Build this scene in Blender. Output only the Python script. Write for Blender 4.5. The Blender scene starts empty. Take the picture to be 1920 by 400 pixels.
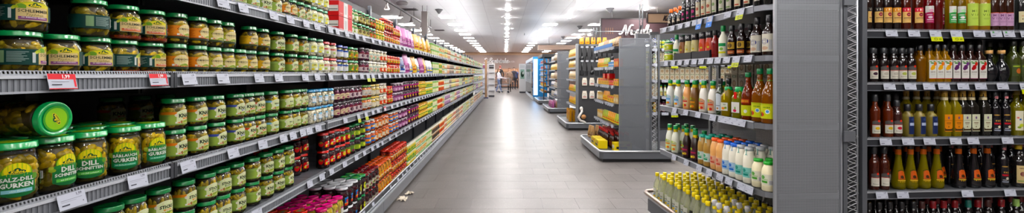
import bpy, math, random
from mathutils import Vector, Matrix
random.seed(7)
sc = bpy.context.scene
COL = sc.collection
PI = math.pi

# ---------------------------------------------------------------- camera
F, CX, CY, H = 830.0, 947.0, 138.0, 1.3      # focal length in pixels of a 1920x400 frame, vanishing point, eye height
cam = bpy.data.cameras.new('camera')
cam.sensor_width = 36.0
cam.lens = F / 1920 * 36.0
cam.shift_x = (960 - CX) / 1920
cam.shift_y = -(200 - CY) / 1920
cam.clip_start = 0.05
cam.clip_end = 200
camo = bpy.data.objects.new('camera', cam)
COL.objects.link(camo)
camo.location = (0, 0, H)
camo.rotation_euler = (PI / 2, 0, 0)
sc.camera = camo
# ---------------------------------------------------------------- world, exposure
w = bpy.data.worlds.new('world')
sc.world = w
w.use_nodes = True
w.node_tree.nodes['Background'].inputs[0].default_value = (1, 1, 1, 1)
w.node_tree.nodes['Background'].inputs[1].default_value = 0.25
sc.view_settings.view_transform = 'Standard'
sc.view_settings.look = 'None'
sc.view_settings.gamma = 1.0
sc.view_settings.use_curve_mapping = False
sc.view_settings.exposure = 1.6
sc.cycles.max_bounces = 6
sc.cycles.diffuse_bounces = 3
sc.cycles.glossy_bounces = 3
sc.cycles.transparent_max_bounces = 14
sc.cycles.caustics_reflective = False
sc.cycles.caustics_refractive = False
PANEL_STRENGTH = 20.0
SPOT_STRENGTH = 110.0
ADDED_UPLIGHT_STRENGTH = 15.0

# ---------------------------------------------------------------- colour and materials
def lin(c):
    if isinstance(c, str):
        c = c.lstrip('#')
        c = [int(c[i:i + 2], 16) / 255 for i in (0, 2, 4)]
    return tuple((x / 12.92 if x <= 0.04045 else ((x + 0.055) / 1.055) ** 2.4) for x in c[:3]) + (1.0,)

MATS = {}
ALBEDO = {'food': 0.85, 'glass': 1.0, 'liquid': 1.0, 'tintglass': 0.9, 'darkglass': 0.8, 'metal': 0.7, 'steel': 0.7, 'perforated': 0.62, 'plastic': 0.68, 'lid': 0.55, 'print': 0.5, 'paint': 0.6, 'rail': 0.6, 'fabric': 0.6}      # the listed colours are read off the photograph; real reflectances lie below them
def mat_base(name):
    m = bpy.data.materials.new(name)
    m.use_nodes = True
    nt = m.node_tree
    nt.nodes.clear()
    out = nt.nodes.new('ShaderNodeOutputMaterial')
    return m, nt, out

def col_node(nt):
    n = nt.nodes.new('ShaderNodeVertexColor')
    n.layer_name = 'Col'
    return n

def simple(name, rough=0.5, metal=0.0, spec=0.5, coat=0.0, noise=0.0, nscale=60.0, bump=0.0):
    m, nt, out = mat_base(name)
    p = nt.nodes.new('ShaderNodeBsdfPrincipled')
    c = col_node(nt)
    src = c.outputs[0]
    if noise or bump:
        tc = nt.nodes.new('ShaderNodeTexCoord')
        nz = nt.nodes.new('ShaderNodeTexNoise')
        nz.inputs['Scale'].default_value = nscale
        nz.inputs['Detail'].default_value = 3
        nt.links.new(tc.outputs['Object'], nz.inputs['Vector'])
        if noise:
            hs = nt.nodes.new('ShaderNodeHueSaturation')
            mr = nt.nodes.new('ShaderNodeMapRange')
            mr.inputs['From Min'].default_value = 0.25
            mr.inputs['From Max'].default_value = 0.75
            mr.inputs['To Min'].default_value = 1 - noise
            mr.inputs['To Max'].default_value = 1 + noise
            nt.links.new(nz.outputs[0], mr.inputs['Value'])
            nt.links.new(mr.outputs[0], hs.inputs['Value'])
            nt.links.new(src, hs.inputs['Color'])
            src = hs.outputs[0]
        if bump:
            b = nt.nodes.new('ShaderNodeBump')
            b.inputs['Strength'].default_value = bump
            b.inputs['Distance'].default_value = 0.002
            nt.links.new(nz.outputs[0], b.inputs['Height'])
            nt.links.new(b.outputs[0], p.inputs['Normal'])
    nt.links.new(src, p.inputs['Base Color'])
    p.inputs['Roughness'].default_value = rough
    p.inputs['Metallic'].default_value = metal
    p.inputs['Specular IOR Level'].default_value = spec
    p.inputs['Coat Weight'].default_value = coat
    p.inputs['Coat Roughness'].default_value = 0.1
    nt.links.new(p.outputs[0], out.inputs[0])
    MATS[name] = m
    return m

def clear(name, tint_mix, gloss_rough=0.03, body=0.0):
    """thin glass: straight-through transparency (tinted by Col), Fresnel gloss, optional cloudy body"""
    m, nt, out = mat_base(name)
    tr = nt.nodes.new('ShaderNodeBsdfTransparent')
    c = col_node(nt)
    if tint_mix:
        nt.links.new(c.outputs[0], tr.inputs[0])
    base = tr.outputs[0]
    if body:
        d = nt.nodes.new('ShaderNodeBsdfDiffuse')
        nt.links.new(c.outputs[0], d.inputs[0])
        mx = nt.nodes.new('ShaderNodeMixShader')
        mx.inputs[0].default_value = body
        nt.links.new(base, mx.inputs[1])
        nt.links.new(d.outputs[0], mx.inputs[2])
        base = mx.outputs[0]
    g = nt.nodes.new('ShaderNodeBsdfGlossy')
    g.inputs['Roughness'].default_value = gloss_rough
    fr = nt.nodes.new('ShaderNodeFresnel')
    fr.inputs[0].default_value = 1.38
    mx = nt.nodes.new('ShaderNodeMixShader')
    nt.links.new(fr.outputs[0], mx.inputs[0])
    nt.links.new(base, mx.inputs[1])
    nt.links.new(g.outputs[0], mx.inputs[2])
    nt.links.new(mx.outputs[0], out.inputs[0])
    MATS[name] = m
    return m

simple('paint', 0.55)
simple('print', 0.5, spec=0.15)
simple('plastic', 0.3)
simple('lid', 0.25, spec=0.6, coat=0.3)
simple('food', 0.4, spec=0.25, noise=0.35, nscale=130, bump=0.4)
simple('metal', 0.38, metal=0.75)
simple('steel', 0.3, metal=0.9)
simple('rail', 0.42, metal=0.2)
simple('darkglass', 0.06, spec=0.6)
simple('fabric', 0.85, noise=0.15, nscale=40)
clear('glass', False)
clear('tintglass', True, body=0.35)
clear('liquid', True, body=0.22)

def emit(name, strength, color=(1, 1, 1)):
    m, nt, out = mat_base(name)
    e = nt.nodes.new('ShaderNodeEmission')
    e.inputs[0].default_value = (*color, 1)
    e.inputs[1].default_value = strength
    nt.links.new(e.outputs[0], out.inputs[0])
    MATS[name] = m
emit('panel_light', PANEL_STRENGTH, (1.0, 0.975, 0.95))
emit('spot_light', SPOT_STRENGTH, (1.0, 0.98, 0.97))
emit('added_uplight', ADDED_UPLIGHT_STRENGTH, (0.96, 0.98, 1.0))  # glow of the added troughs that lift the ceiling
emit('track_bulb', 5.0, (1.0, 0.95, 0.9))
emit('cool_light', 2.6, (0.32, 0.6, 1.0))

def math_node(nt, op, a, b=None):
    n = nt.nodes.new('ShaderNodeMath')
    n.operation = op
    for i, v in enumerate((a, b)):
        if v is None:
            continue
        if isinstance(v, (int, float)):
            n.inputs[i].default_value = v
        else:
            nt.links.new(v, n.inputs[i])
    return n.outputs[0]

def perforated(name, axes, pitch, open_frac, rough=0.45, metal=0.6):
    """sheet metal with square punched holes, pitch in metres, along two object axes"""
    m, nt, out = mat_base(name)
    p = nt.nodes.new('ShaderNodeBsdfPrincipled')
    c = col_node(nt)
    nt.links.new(c.outputs[0], p.inputs['Base Color'])
    p.inputs['Roughness'].default_value = rough
    p.inputs['Metallic'].default_value = metal
    tc = nt.nodes.new('ShaderNodeTexCoord')
    sp = nt.nodes.new('ShaderNodeSeparateXYZ')
    nt.links.new(tc.outputs['Object'], sp.inputs[0])
    fac = None
    for ax, pt in zip(axes, pitch):
        f = math_node(nt, 'FRACT', math_node(nt, 'DIVIDE', sp.outputs[ax], pt))
        lt = math_node(nt, 'LESS_THAN', f, open_frac)
        fac = lt if fac is None else math_node(nt, 'MULTIPLY', fac, lt)
    tr = nt.nodes.new('ShaderNodeBsdfTransparent')
    mx = nt.nodes.new('ShaderNodeMixShader')
    nt.links.new(fac, mx.inputs[0])
    nt.links.new(p.outputs[0], mx.inputs[1])
    nt.links.new(tr.outputs[0], mx.inputs[2])
    nt.links.new(mx.outputs[0], out.inputs[0])
    MATS[name] = m
perforated('perforated', (0, 2), (0.0075, 0.0075), 0.52)
perforated('punched_lip', (1, 2), (0.0085, 0.012), 0.5, metal=0.3)

# ---------------------------------------------------------------- mesh builder
class MB:
    def __init__(s):
        s.v, s.f, s.c, s.s, s.m = [], [], [], [], []
        s.mi = 0
    def face(s, idx, c, smooth=False):
        s.f.append(tuple(idx)); s.c.append(c); s.s.append(smooth); s.m.append(s.mi)
    def poly(s, pts, c, smooth=False):
        b = len(s.v)
        s.v.extend(pts)
        s.face(range(b, b + len(pts)), c, smooth)
    def box(s, x0, y0, z0, x1, y1, z1, c):
        b = len(s.v)
        s.v += [(x0, y0, z0), (x1, y0, z0), (x1, y1, z0), (x0, y1, z0), (x0, y0, z1), (x1, y0, z1), (x1, y1, z1), (x0, y1, z1)]
        for q in ((0, 3, 2, 1), (4, 5, 6, 7), (0, 1, 5, 4), (1, 2, 6, 5), (2, 3, 7, 6), (3, 0, 4, 7)):
            s.face([b + i for i in q], c)
        return s
    def prism(s, pts, z0, z1, c):
        n = len(pts); b = len(s.v)
        s.v += [(x, y, z0) for x, y in pts] + [(x, y, z1) for x, y in pts]
        s.face([b + i for i in reversed(range(n))], c)
        s.face([b + n + i for i in range(n)], c)
        for i in range(n):
            j = (i + 1) % n
            s.face([b + i, b + j, b + n + j, b + n + i], c)
        return s
    def lathe(s, prof, n=20, c=None, cols=None, sq=0, axis=None):
        """prof: (r, z) from bottom to top; sq: squareness exponent (0 = round)"""
        b = len(s.v)
        for r, z in prof:
            for i in range(n):
                a = 2 * PI * (i + 0.5) / n
                k = 1.0
                if sq:
                    k = (abs(math.cos(a)) ** sq + abs(math.sin(a)) ** sq) ** (-1 / sq)
                s.v.append((r * k * math.cos(a), r * k * math.sin(a), z))
        for j in range(len(prof) - 1):
            cc = cols[j] if cols else c
            for i in range(n):
                i2 = (i + 1) % n
                s.face([b + j * n + i, b + j * n + i2, b + (j + 1) * n + i2, b + (j + 1) * n + i], cc, True)
        if prof[0][0] > 1e-6:
            s.face([b + i for i in reversed(range(n))], cols[0] if cols else c)
        if prof[-1][0] > 1e-6:
            t = b + (len(prof) - 1) * n
            s.face([t + i for i in range(n)], cols[-1] if cols else c)
        return s
    def ball(s, ctr, rad, c, rot=None, nu=8, nv=5):
        b = len(s.v)
        M = rot if rot is not None else Matrix.Identity(3)
        C = Vector(ctr)
        for j in range(nv + 1):
            th = PI * j / nv
            for i in range(nu):
                ph = 2 * PI * i / nu
                p = Vector((rad[0] * math.sin(th) * math.cos(ph), rad[1] * math.sin(th) * math.sin(ph), rad[2] * math.cos(th)))
                s.v.append(tuple(C + M @ p))
        for j in range(nv):
            for i in range(nu):
                i2 = (i + 1) % nu
                s.face([b + j * nu + i, b + (j + 1) * nu + i, b + (j + 1) * nu + i2, b + j * nu + i2], c, True)
        return s
    def tube(s, pts, r, n, c, cap=True):
        pts = [Vector(p) for p in pts]
        b = len(s.v)
        prev = None
        for k, p in enumerate(pts):
            d = (pts[min(k + 1, len(pts) - 1)] - pts[max(k - 1, 0)]).normalized()
            up = Vector((0, 0, 1)) if abs(d.z) < 0.9 else Vector((1, 0, 0))
            x = d.cross(up).normalized()
            if prev is not None and x.dot(prev) < 0:
                x = -x
            prev = x
            y = d.cross(x)
            for i in range(n):
                a = 2 * PI * i / n
                s.v.append(tuple(p + (x * math.cos(a) + y * math.sin(a)) * r))
        for k in range(len(pts) - 1):
            for i in range(n):
                i2 = (i + 1) % n
                s.face([b + k * n + i, b + k * n + i2, b + (k + 1) * n + i2, b + (k + 1) * n + i], c, True)
        if cap:
            s.face([b + i for i in reversed(range(n))], c)
            s.face([b + (len(pts) - 1) * n + i for i in range(n)], c)
        return s
    def join(s, o, mi=None, M=None):
        b = len(s.v)
        s.v += o.v if M is None else [tuple(M @ Vector(p)) for p in o.v]
        for f, c, sm, m in zip(o.f, o.c, o.s, o.m):
            s.f.append(tuple(i + b for i in f)); s.c.append(c); s.s.append(sm); s.m.append(m if mi is None else mi)
        return s
    def mesh(s, name, *mats):
        me = bpy.data.meshes.new(name)
        me.from_pydata(s.v, [], s.f)
        at = me.color_attributes.new('Col', 'FLOAT_COLOR', 'CORNER')
        buf = []
        cache = {}
        for f, c, m in zip(s.f, s.c, s.m):
            m = mats[m if len(mats) > 1 else 0]
            if (c, m) not in cache:
                q = lin(c)
                g_ = (q[0] + q[1] + q[2]) / 3
                q = [max(0.0, g_ + (x - g_) * 1.18) for x in q[:3]]
                a = ALBEDO.get(m, 0.5)
                cache[c, m] = (q[0] * a, q[1] * a, q[2] * a, 1.0)
            buf.extend(cache[c, m] * len(f))
        at.data.foreach_set('color', buf)
        me.polygons.foreach_set('use_smooth', s.s)
        for m in mats:
            me.materials.append(MATS[m])
        if len(mats) > 1:
            me.polygons.foreach_set('material_index', s.m)
        me.update()
        return me

def link(name, me, parent=None, loc=None, rotz=None, rot=None):
    o = bpy.data.objects.new(name, me)
    COL.objects.link(o)
    if parent is not None:
        o.parent = parent
    if loc is not None:
        o.location = loc
    if rot is not None:
        o.rotation_euler = rot
    elif rotz:
        o.rotation_euler = (0, 0, rotz)
    return o

def tag(o, label=None, cat=None, group=None, kind=None):
    if label: o['label'] = label
    if cat: o['category'] = cat
    if group: o['group'] = group
    if kind: o['kind'] = kind
    return o

def part(name, mb, mat, parent, **k):
    return link(name, mb.mesh(name, mat), parent, **k)

# ---------------------------------------------------------------- flat print: shapes and lettering mapped on a surface
_TX = {}
def text_geo(s, bold=0.0, shear=0.0):
    key = (s, bold, shear)
    if key not in _TX:
        cu = bpy.data.curves.new('lettering', 'FONT')
        cu.body = s
        cu.align_x = 'CENTER'
        cu.align_y = 'CENTER'
        cu.offset = bold
        cu.shear = shear
        cu.resolution_u = 1
        ob = bpy.data.objects.new('lettering', cu)
        me = ob.to_mesh()
        vs = [(v.co.x, v.co.y) for v in me.vertices]
        fs = [tuple(p.vertices) for p in me.polygons if p.normal.z > 0] or [tuple(p.vertices) for p in me.polygons]
        ob.to_mesh_clear()
        bpy.data.objects.remove(ob)
        bpy.data.curves.remove(cu)
        _TX[key] = (vs, fs)
    return _TX[key]

def cyl(R, front=0.0):
    """map (u cm to the right, v cm up) on an upright cylinder of radius R cm whose front looks along +X"""
    def f(u, v, l):
        r = (R(v) if callable(R) else R)
        a = u / (R(0) if callable(R) else R) + front
        r = (r + 0.03 + 0.0045 * l) / 100
        return (r * math.cos(a), r * math.sin(a), v / 100)
    return f

def flat(d):
    return lambda u, v, l: ((d + 0.04 + 0.01 * l) / 100, u / 100, v / 100)

def disc(z):
    return lambda u, v, l: (-v / 100, u / 100, (z + 0.03 + 0.01 * l) / 100)

def fit(s, width, most, bold=0.03):
    vs, _ = text_geo(s, bold)
    w_ = max(x for x, y in vs) - min(x for x, y in vs)
    return min(most, width / w_)

LEGIBLE = {'KNAX', 'STiCKS', 'CORNICHONS', 'SCHLEMMER', 'Töpfchen', 'DILL', 'SCHNITTEN', 'SALZ-DILL', 'GURKEN', 'BÄRLAUCH', 'Kühne', 'ZO!', 'M I', 'V I A', 'T B S', 'SPÄTZLE', '& CO.', 'Balsamico',
           '1,99', '2,49', '1,59', '3,29', '0,99', '4,19', '2,79', '1,49', 'ohne Zucker', 'mit Dill verfeinert', 'mit Bärlauch verfeinert'}
def art(mb, mp, items, step=0.5):
    for l, it in enumerate(items):
        k = it[0]
        if k in 'REA':
            if k == 'R':
                _, u0, v0, u1, v1, c = it
                top = lambda u: v1
                bot = lambda u: v0
            elif k == 'A':
                _, u0, v0, u1, v1, rise, c = it
                top = lambda u: v1 + rise * (1 - ((2 * u - u0 - u1) / (u1 - u0)) ** 2)
                bot = lambda u: v0
            else:
                _, cu, cv, ru, rv, c = it
                u0, u1 = cu - ru, cu + ru
                top = lambda u: cv + rv * math.sqrt(max(0, 1 - ((u - cu) / ru) ** 2))
                bot = lambda u: cv - rv * math.sqrt(max(0, 1 - ((u - cu) / ru) ** 2))
            n = max(1, int(math.ceil((u1 - u0) / step)))
            if k == 'E': n = max(n, 8)
            if k == 'A': n = max(n, 6)
            b = len(mb.v)
            for i in range(n + 1):
                if k == 'E':
                    u = cu - ru * math.cos(PI * i / n)
                else:
                    u = u0 + (u1 - u0) * i / n
                mb.v.append(mp(u, bot(u), l)); mb.v.append(mp(u, top(u), l))
            for i in range(n):
                mb.face([b + 2 * i, b + 2 * i + 2, b + 2 * i + 3, b + 2 * i + 1], c, True)
        elif k == 'P':
            mb.poly([mp(u, v, l) for u, v in it[1]], it[2])
        elif k == 'T':
            _, s, cu, cv, size, c = it[:6]
            bold = it[6] if len(it) > 6 else 0.0
            shear = it[7] if len(it) > 7 else 0.0
            slope = it[8] if len(it) > 8 else 0.0
            wx = it[9] if len(it) > 9 else 1.0
            if s not in LEGIBLE:      # print too small or blurred to read in the photograph: a row of letter-sized ticks
                rs = random.Random(len(s) * 7 + ord(s[0]))
                wd = .55 * size * wx
                for i, ch in enumerate(s):
                    if ch == ' ': continue
                    u0 = cu + (i - len(s) / 2) * wd
                    hh = size * rs.choice((.26, .33, .36))
                    mb.poly([mp(a, q + (a - cu) * slope, l + 1) for a, q in ((u0 + wd * .12, cv - hh), (u0 + wd * rs.uniform(.6, .85), cv - hh), (u0 + wd * rs.uniform(.6, .85), cv + hh * rs.uniform(.6, 1)), (u0 + wd * .12, cv + hh))], c)
                continue
            vs, fs = text_geo(s, bold, shear)
            b = len(mb.v)
            mb.v.extend(mp(cu + x * size * wx, cv + y * size + x * size * wx * slope, l + 1) for x, y in vs)
            for f in fs:
                mb.face([b + i for i in f], c)
    return mb

# ================================================================ the setting
CEIL = 3.3
def px_left(px, Xc):
    """distance along the aisle of something Xc metres to the left of the lens axis, seen at column px"""
    return F * Xc / (CX - px)

def floor_material():
    m, nt, out = mat_base('floor_tile')
    p = nt.nodes.new('ShaderNodeBsdfPrincipled')
    geo = nt.nodes.new('ShaderNodeNewGeometry')
    inf = nt.nodes.new('ShaderNodeObjectInfo')
    n1 = nt.nodes.new('ShaderNodeTexNoise'); n1.inputs['Scale'].default_value = 2.2; n1.inputs['Detail'].default_value = 4
    vo = nt.nodes.new('ShaderNodeTexVoronoi'); vo.inputs['Scale'].default_value = 55; vo.feature = 'F1'
    for n in (n1, vo): nt.links.new(geo.outputs['Position'], n.inputs['Vector'])
    r = nt.nodes.new('ShaderNodeValToRGB')
    r.color_ramp.elements[0].position = 0.3; r.color_ramp.elements[0].color = lin('#524d4b')
    r.color_ramp.elements[1].position = 0.7; r.color_ramp.elements[1].color = lin('#5f5a58')
    nt.links.new(n1.outputs[0], r.inputs[0])
    sp = nt.nodes.new('ShaderNodeMapRange')
    sp.inputs['From Min'].default_value = 0.10; sp.inputs['From Max'].default_value = 0.17
    sp.inputs['To Min'].default_value = 0.55; sp.inputs['To Max'].default_value = 0
    nt.links.new(vo.outputs['Distance'], sp.inputs['Value'])
    mx = nt.nodes.new('ShaderNodeMix'); mx.data_type = 'RGBA'
    nt.links.new(sp.outputs[0], mx.inputs['Factor'])
    nt.links.new(r.outputs[0], mx.inputs['A'])
    mx.inputs['B'].default_value = lin('#a09a94')
    hs = nt.nodes.new('ShaderNodeHueSaturation')
    mr = nt.nodes.new('ShaderNodeMapRange')
    mr.inputs['To Min'].default_value = 0.93; mr.inputs['To Max'].default_value = 1.07
    nt.links.new(inf.outputs['Random'], mr.inputs['Value'])
    nt.links.new(mr.outputs[0], hs.inputs['Value'])
    nt.links.new(mx.outputs['Result'], hs.inputs['Color'])
    nt.links.new(hs.outputs[0], p.inputs['Base Color'])
    p.inputs['Roughness'].default_value = 0.4
    p.inputs['Specular IOR Level'].default_value = 0.26
    nt.links.new(p.outputs[0], out.inputs[0])
    MATS['floor_tile'] = m
    # the far and near floor, tile joints as colour only
    m, nt, out = mat_base('floor_far')
    p = nt.nodes.new('ShaderNodeBsdfPrincipled')
    geo = nt.nodes.new('ShaderNodeNewGeometry')
    b = nt.nodes.new('ShaderNodeTexBrick')
    b.offset = 0.5
    b.inputs['Scale'].default_value = 1.0
    b.inputs['Brick Width'].default_value = 0.35
    b.inputs['Row Height'].default_value = 0.363
    b.inputs['Mortar Size'].default_value = 0.0035
    b.inputs['Color1'].default_value = lin('#575250')
    b.inputs['Color2'].default_value = lin('#5c5755')
    b.inputs['Mortar'].default_value = lin('#4b4644')
    nt.links.new(geo.outputs['Position'], b.inputs['Vector'])
    nt.links.new(b.outputs[0], p.inputs['Base Color'])
    p.inputs['Roughness'].default_value = 0.4
    p.inputs['Specular IOR Level'].default_value = 0.26
    nt.links.new(p.outputs[0], out.inputs[0])
    MATS['floor_far'] = m

def ceiling_material():
    m, nt, out = mat_base('ceiling_tile')
    p = nt.nodes.new('ShaderNodeBsdfPrincipled')
    geo = nt.nodes.new('ShaderNodeNewGeometry')
    b = nt.nodes.new('ShaderNodeTexBrick')
    b.offset = 0.0
    b.inputs['Scale'].default_value = 1.0
    b.inputs['Brick Width'].default_value = 0.625
    b.inputs['Row Height'].default_value = 0.625
    b.inputs['Mortar Size'].default_value = 0.008
    b.inputs['Color1'].default_value = lin('#f3f0f1')
    b.inputs['Color2'].default_value = lin('#f6f4f5')
    b.inputs['Mortar'].default_value = lin('#dedadd')
    nt.links.new(geo.outputs['Position'], b.inputs['Vector'])
    nt.links.new(b.outputs[0], p.inputs['Base Color'])
    p.inputs['Roughness'].default_value = 0.45
    nt.links.new(p.outputs[0], out.inputs[0])
    MATS['ceiling_tile'] = m
floor_material(); ceiling_material()

XL, XR, YB, YF = -12.0, 12.0, -7.0, 42.0
mb = MB(); mb.box(XL, YB, -0.15, XR, YF, -0.004, '#77706d')
floor = tag(link('floor', mb.mesh('floor', 'floor_far')), kind='structure')
mb = MB(); mb.box(XL, YB, CEIL, XR, YF, CEIL + 0.1, '#e0dcde')
tag(link('ceiling', mb.mesh('ceiling', 'ceiling_tile')), kind='structure')
for nm, a, c in (('wall_far', (XL, YF, 0, XR, YF + 0.1, CEIL), '#9a847d'), ('wall_behind', (XL, YB - 0.1, 0, XR, YB, CEIL), '#b8aaa6'),
                 ('wall_left', (XL - 0.1, YB, 0, XL, YF, CEIL), '#a08a86'), ('wall_right', (XR, YB, 0, XR + 0.1, YF, CEIL), '#a08a86'),
                 ('wall_left_return', (-4.5, -6.9, 0, -4.3, 12.9, CEIL - 0.002), '#8d7686')):
    mb = MB(); mb.box(*a, c)
    tag(link(nm, mb.mesh(nm, 'paint')), kind='structure')
mb = MB(); mb.box(XL + 0.02, YF - 0.06, 3.05, XR - 0.02, YF - 0.002, CEIL - 0.002, '#c8a283')
tag(link('trim_1', mb.mesh('trim_1', 'paint')), kind='structure')
mb = MB(); mb.box(1.8, 24.0, 2.6, 5.5, 24.5, 2.84, '#93796a')
for q in (2.4, 4.6): mb.tube([(q, 24.25, 2.86), (q, 24.25, CEIL - 0.002)], 0.012, 6, '#9a9698')
tag(link('trim_2', mb.mesh('trim_2', 'paint')), kind='structure')

# floor tiles one by one where the photograph shows their joints
TW, TD = 0.35, 0.363
mb = MB()
g = 0.0011
mb.prism([(g, g), (TW - g, g), (TW - g, TD - g), (g, TD - g)], -0.004, 0.0, '#77706d')
tile_me = mb.mesh('floor_tile', 'floor_tile')
TX0, TY0 = 0.018 - 4 * TW, 3.52
for j in range(18):
    for i in range(-1, 11):
        x = TX0 + i * TW - (TW / 2 if j % 2 else 0)
        link('floor_tile', tile_me, floor, loc=(x, TY0 + j * TD, 0))

# ---------------------------------------------------------------- lamps in the ceiling
def lamp_panel():
    fr = MB()
    a, b = 0.29, 0.31
    for q in ((-a, -b, -0.012, a, -b + 0.02, 0), (-a, b - 0.02, -0.012, a, b, 0), (-a, -b + 0.02, -0.012, -a + 0.02, b - 0.02, 0), (a - 0.02, -b + 0.02, -0.012, a, b - 0.02, 0)):
        fr.box(*q, '#e8e8ea')
    df = MB(); df.box(-a + 0.02, -b + 0.02, -0.02, a - 0.02, b - 0.02, -0.002, '#ffffff')
    return fr.mesh('frame', 'paint'), df.mesh('diffuser', 'panel_light')
LP = lamp_panel()
lamp_no = 0
ORD = ('first second third fourth fifth sixth seventh eighth ninth tenth eleventh twelfth thirteenth fourteenth fifteenth sixteenth '
       'seventeenth eighteenth nineteenth twentieth').split()
def ordw(n):
    if n <= 20: return ORD[n - 1]
    tens = {20: 'twenty', 30: 'thirty', 40: 'forty', 50: 'fifty', 60: 'sixty', 70: 'seventy', 80: 'eighty', 90: 'ninety'}
    if n >= 100: return 'hundred-and-' + (ordw(n - 100) if n > 100 else 'first')
    if n % 10 == 0: return tens[n][:-1] + 'ieth'
    return tens[n // 10 * 10] + '-' + ORD[n % 10 - 1]
def panel_lamp(x, y, label):
    o = link('ceiling_light', LP[0], loc=(x, y, CEIL))
    tag(o, label, 'light', 'square ceiling light panels')
    link('diffuser', LP[1], o)
SEEN_ROWS = (15.6, 18.0, 20.4, 22.5, 24.8, 26.9, 29.2, 31.6, 34.0, 36.4, 38.6, 40.6)
NEAR_ROWS = (10.3, 7.9, 5.5, 3.1, 0.7, -1.7, -4.1)
for cx, cn in ((-6.0, 'outer column on the pickle shelf side'), (-4.0, 'second column on the pickle shelf side'), (-2.03, 'column above the pickle shelf'), (1.83, 'column above the pasta shelves'), (3.7, 'column towards the brown sign')):
    rows = SEEN_ROWS if cx != 3.7 else SEEN_ROWS[1:]
    if cx == 1.83: rows = (18.0, 20.4, 22.5, 24.8, 29.2, 31.6, 34.0, 36.4, 38.6, 40.6)
    for k, y in enumerate(rows):
        panel_lamp(cx, y, f'bright square ceiling light, {cn}, {ordw(k + 1)} from the camera')
    if cx > -4.2:
        for k, y in enumerate(NEAR_ROWS):
            panel_lamp(cx, y, f'bright square ceiling light out of frame, {cn}, {ordw(k + 1)} back')

def spot_meshes():
    ring = MB(); ring.lathe([(0.10, 0.0), (0.125, 0.0), (0.13, -0.015), (0.105, -0.02), (0.10, 0.0)], 16, '#e2e2e4')
    core = MB(); core.lathe([(0.0005, -0.055), (0.05, -0.05), (0.085, -0.03), (0.10, -0.01), (0.10, -0.002)], 16, '#ffffff')
    return ring.mesh('trim_ring', 'paint'), core.mesh('lens', 'spot_light')
SP = spot_meshes()
def downlight(x, y, label):
    o = link('downlight', SP[0], loc=(x, y, CEIL))
    tag(o, label, 'light', 'round ceiling downlights')
    link('lens', SP[1], o)
k = 0
for y in (13.7, 15.7, 17.75, 19.8, 21.8, 23.8, 25.8, 27.8, 29.8, 31.8, 33.8, 35.8, 37.8, 39.8):
    k += 1
    downlight(0.09, y, f'round downlight in the line over the aisle, {ordw(k)} from the camera')
for k, y in enumerate((11.7, 9.7, 7.7, 5.7, 3.7, 1.7, -0.3, -2.3)):
    downlight(0.09, y, f'round downlight over the aisle, out of frame, {ordw(k + 1)} back')
for k, (x, y) in enumerate(((2.27, 13.5), (2.26, 15.6), (4.32, 13.6), (4.35, 22.8), (4.05, 24.3))):
    downlight(x, y, 'round downlight ' + ('above the pasta gondola, upper one', 'above the pasta gondola, lower one', 'beside the light wooden sign', 'small one left of the brown sign, upper', 'small one left of the brown sign, lower')[k])
for k, (x, y) in enumerate(((2.27, 11.4), (2.27, 9.3), (2.27, 7.2), (2.27, 5.1), (2.27, 3.0), (4.3, 9.3), (4.3, 5.1), (2.27, 0.9))):
    downlight(x, y, f'round downlight over the right gondolas, out of frame, {ordw(k + 1)}')

# smoke detectors, vents, ceiling sensors
def lathe_thing(name, prof, c, mat, loc, label, cat, n=14, group=None):
    mb = MB(); mb.lathe(prof, n, c)
    return tag(link(name, mb.mesh(name, mat), loc=loc), label, cat, group)
det = [(0.0, -0.14), (0.03, -0.13), (0.10, -0.03), (0.12, -0.02), (0.12, 0.0)]
for (px, py, lab) in ((823, 22, 'grey cone shaped smoke detector above the pickle shelf'), (1144, 20, 'grey cone shaped smoke detector left of the brown sign'),
                      (1087, 52, 'small grey smoke detector above the pasta gondola'), (1056, 71, 'smallest grey smoke detector, far along the ceiling')):
    Y = F * (CEIL - 0.07 - H) / (CY - py)
    lathe_thing('smoke_detector', det, '#8d8a8c', 'paint', ((px - CX) * Y / F, Y, CEIL), lab, 'smoke detector')
for (px, py, w_, lab) in ((769, 17.5, 0.45, 'dark slotted air vent beside the track lights'), (824, 56.5, 0.45, 'dark slotted air vent further along the ceiling')):
    Y = F * (CEIL - H) / (CY - py); X = (px - CX) * Y / F
    fr = MB(); fr.box(-w_ / 2, -0.2, -0.012, w_ / 2, 0.2, 0, '#7d7678')
    o = tag(link('air_vent', fr.mesh('air_vent', 'paint'), loc=(X, Y, CEIL)), lab, 'vent')
    sl = MB(); sl.box(-w_ / 2 + 0.03, -0.015, -0.02, w_ / 2 - 0.03, 0.015, -0.012, '#4f494b')
    sm = sl.mesh('slat', 'metal')
    for t in range(5): link('slat', sm, o, loc=(0, -0.14 + 0.07 * t, 0))
lathe_thing('sprinkler', [(0.0, -0.09), (0.03, -0.085), (0.012, -0.07), (0.012, -0.01), (0.03, 0.0)], '#4a4a4c', 'metal', (0.96, 22.0, CEIL), 'small dark sprinkler hanging from the ceiling near the downlights', 'sprinkler', 8)
# surface mounted bracket lamp ahead of the track
lathe_thing('ceiling_speaker', [(0.0, -0.10), (0.14, -0.09), (0.17, -0.03), (0.13, 0.0)], '#a9a2a2', 'paint', (-2.86, 12.3, CEIL), 'round grey ceiling unit above the vent by the track', 'speaker')

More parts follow.
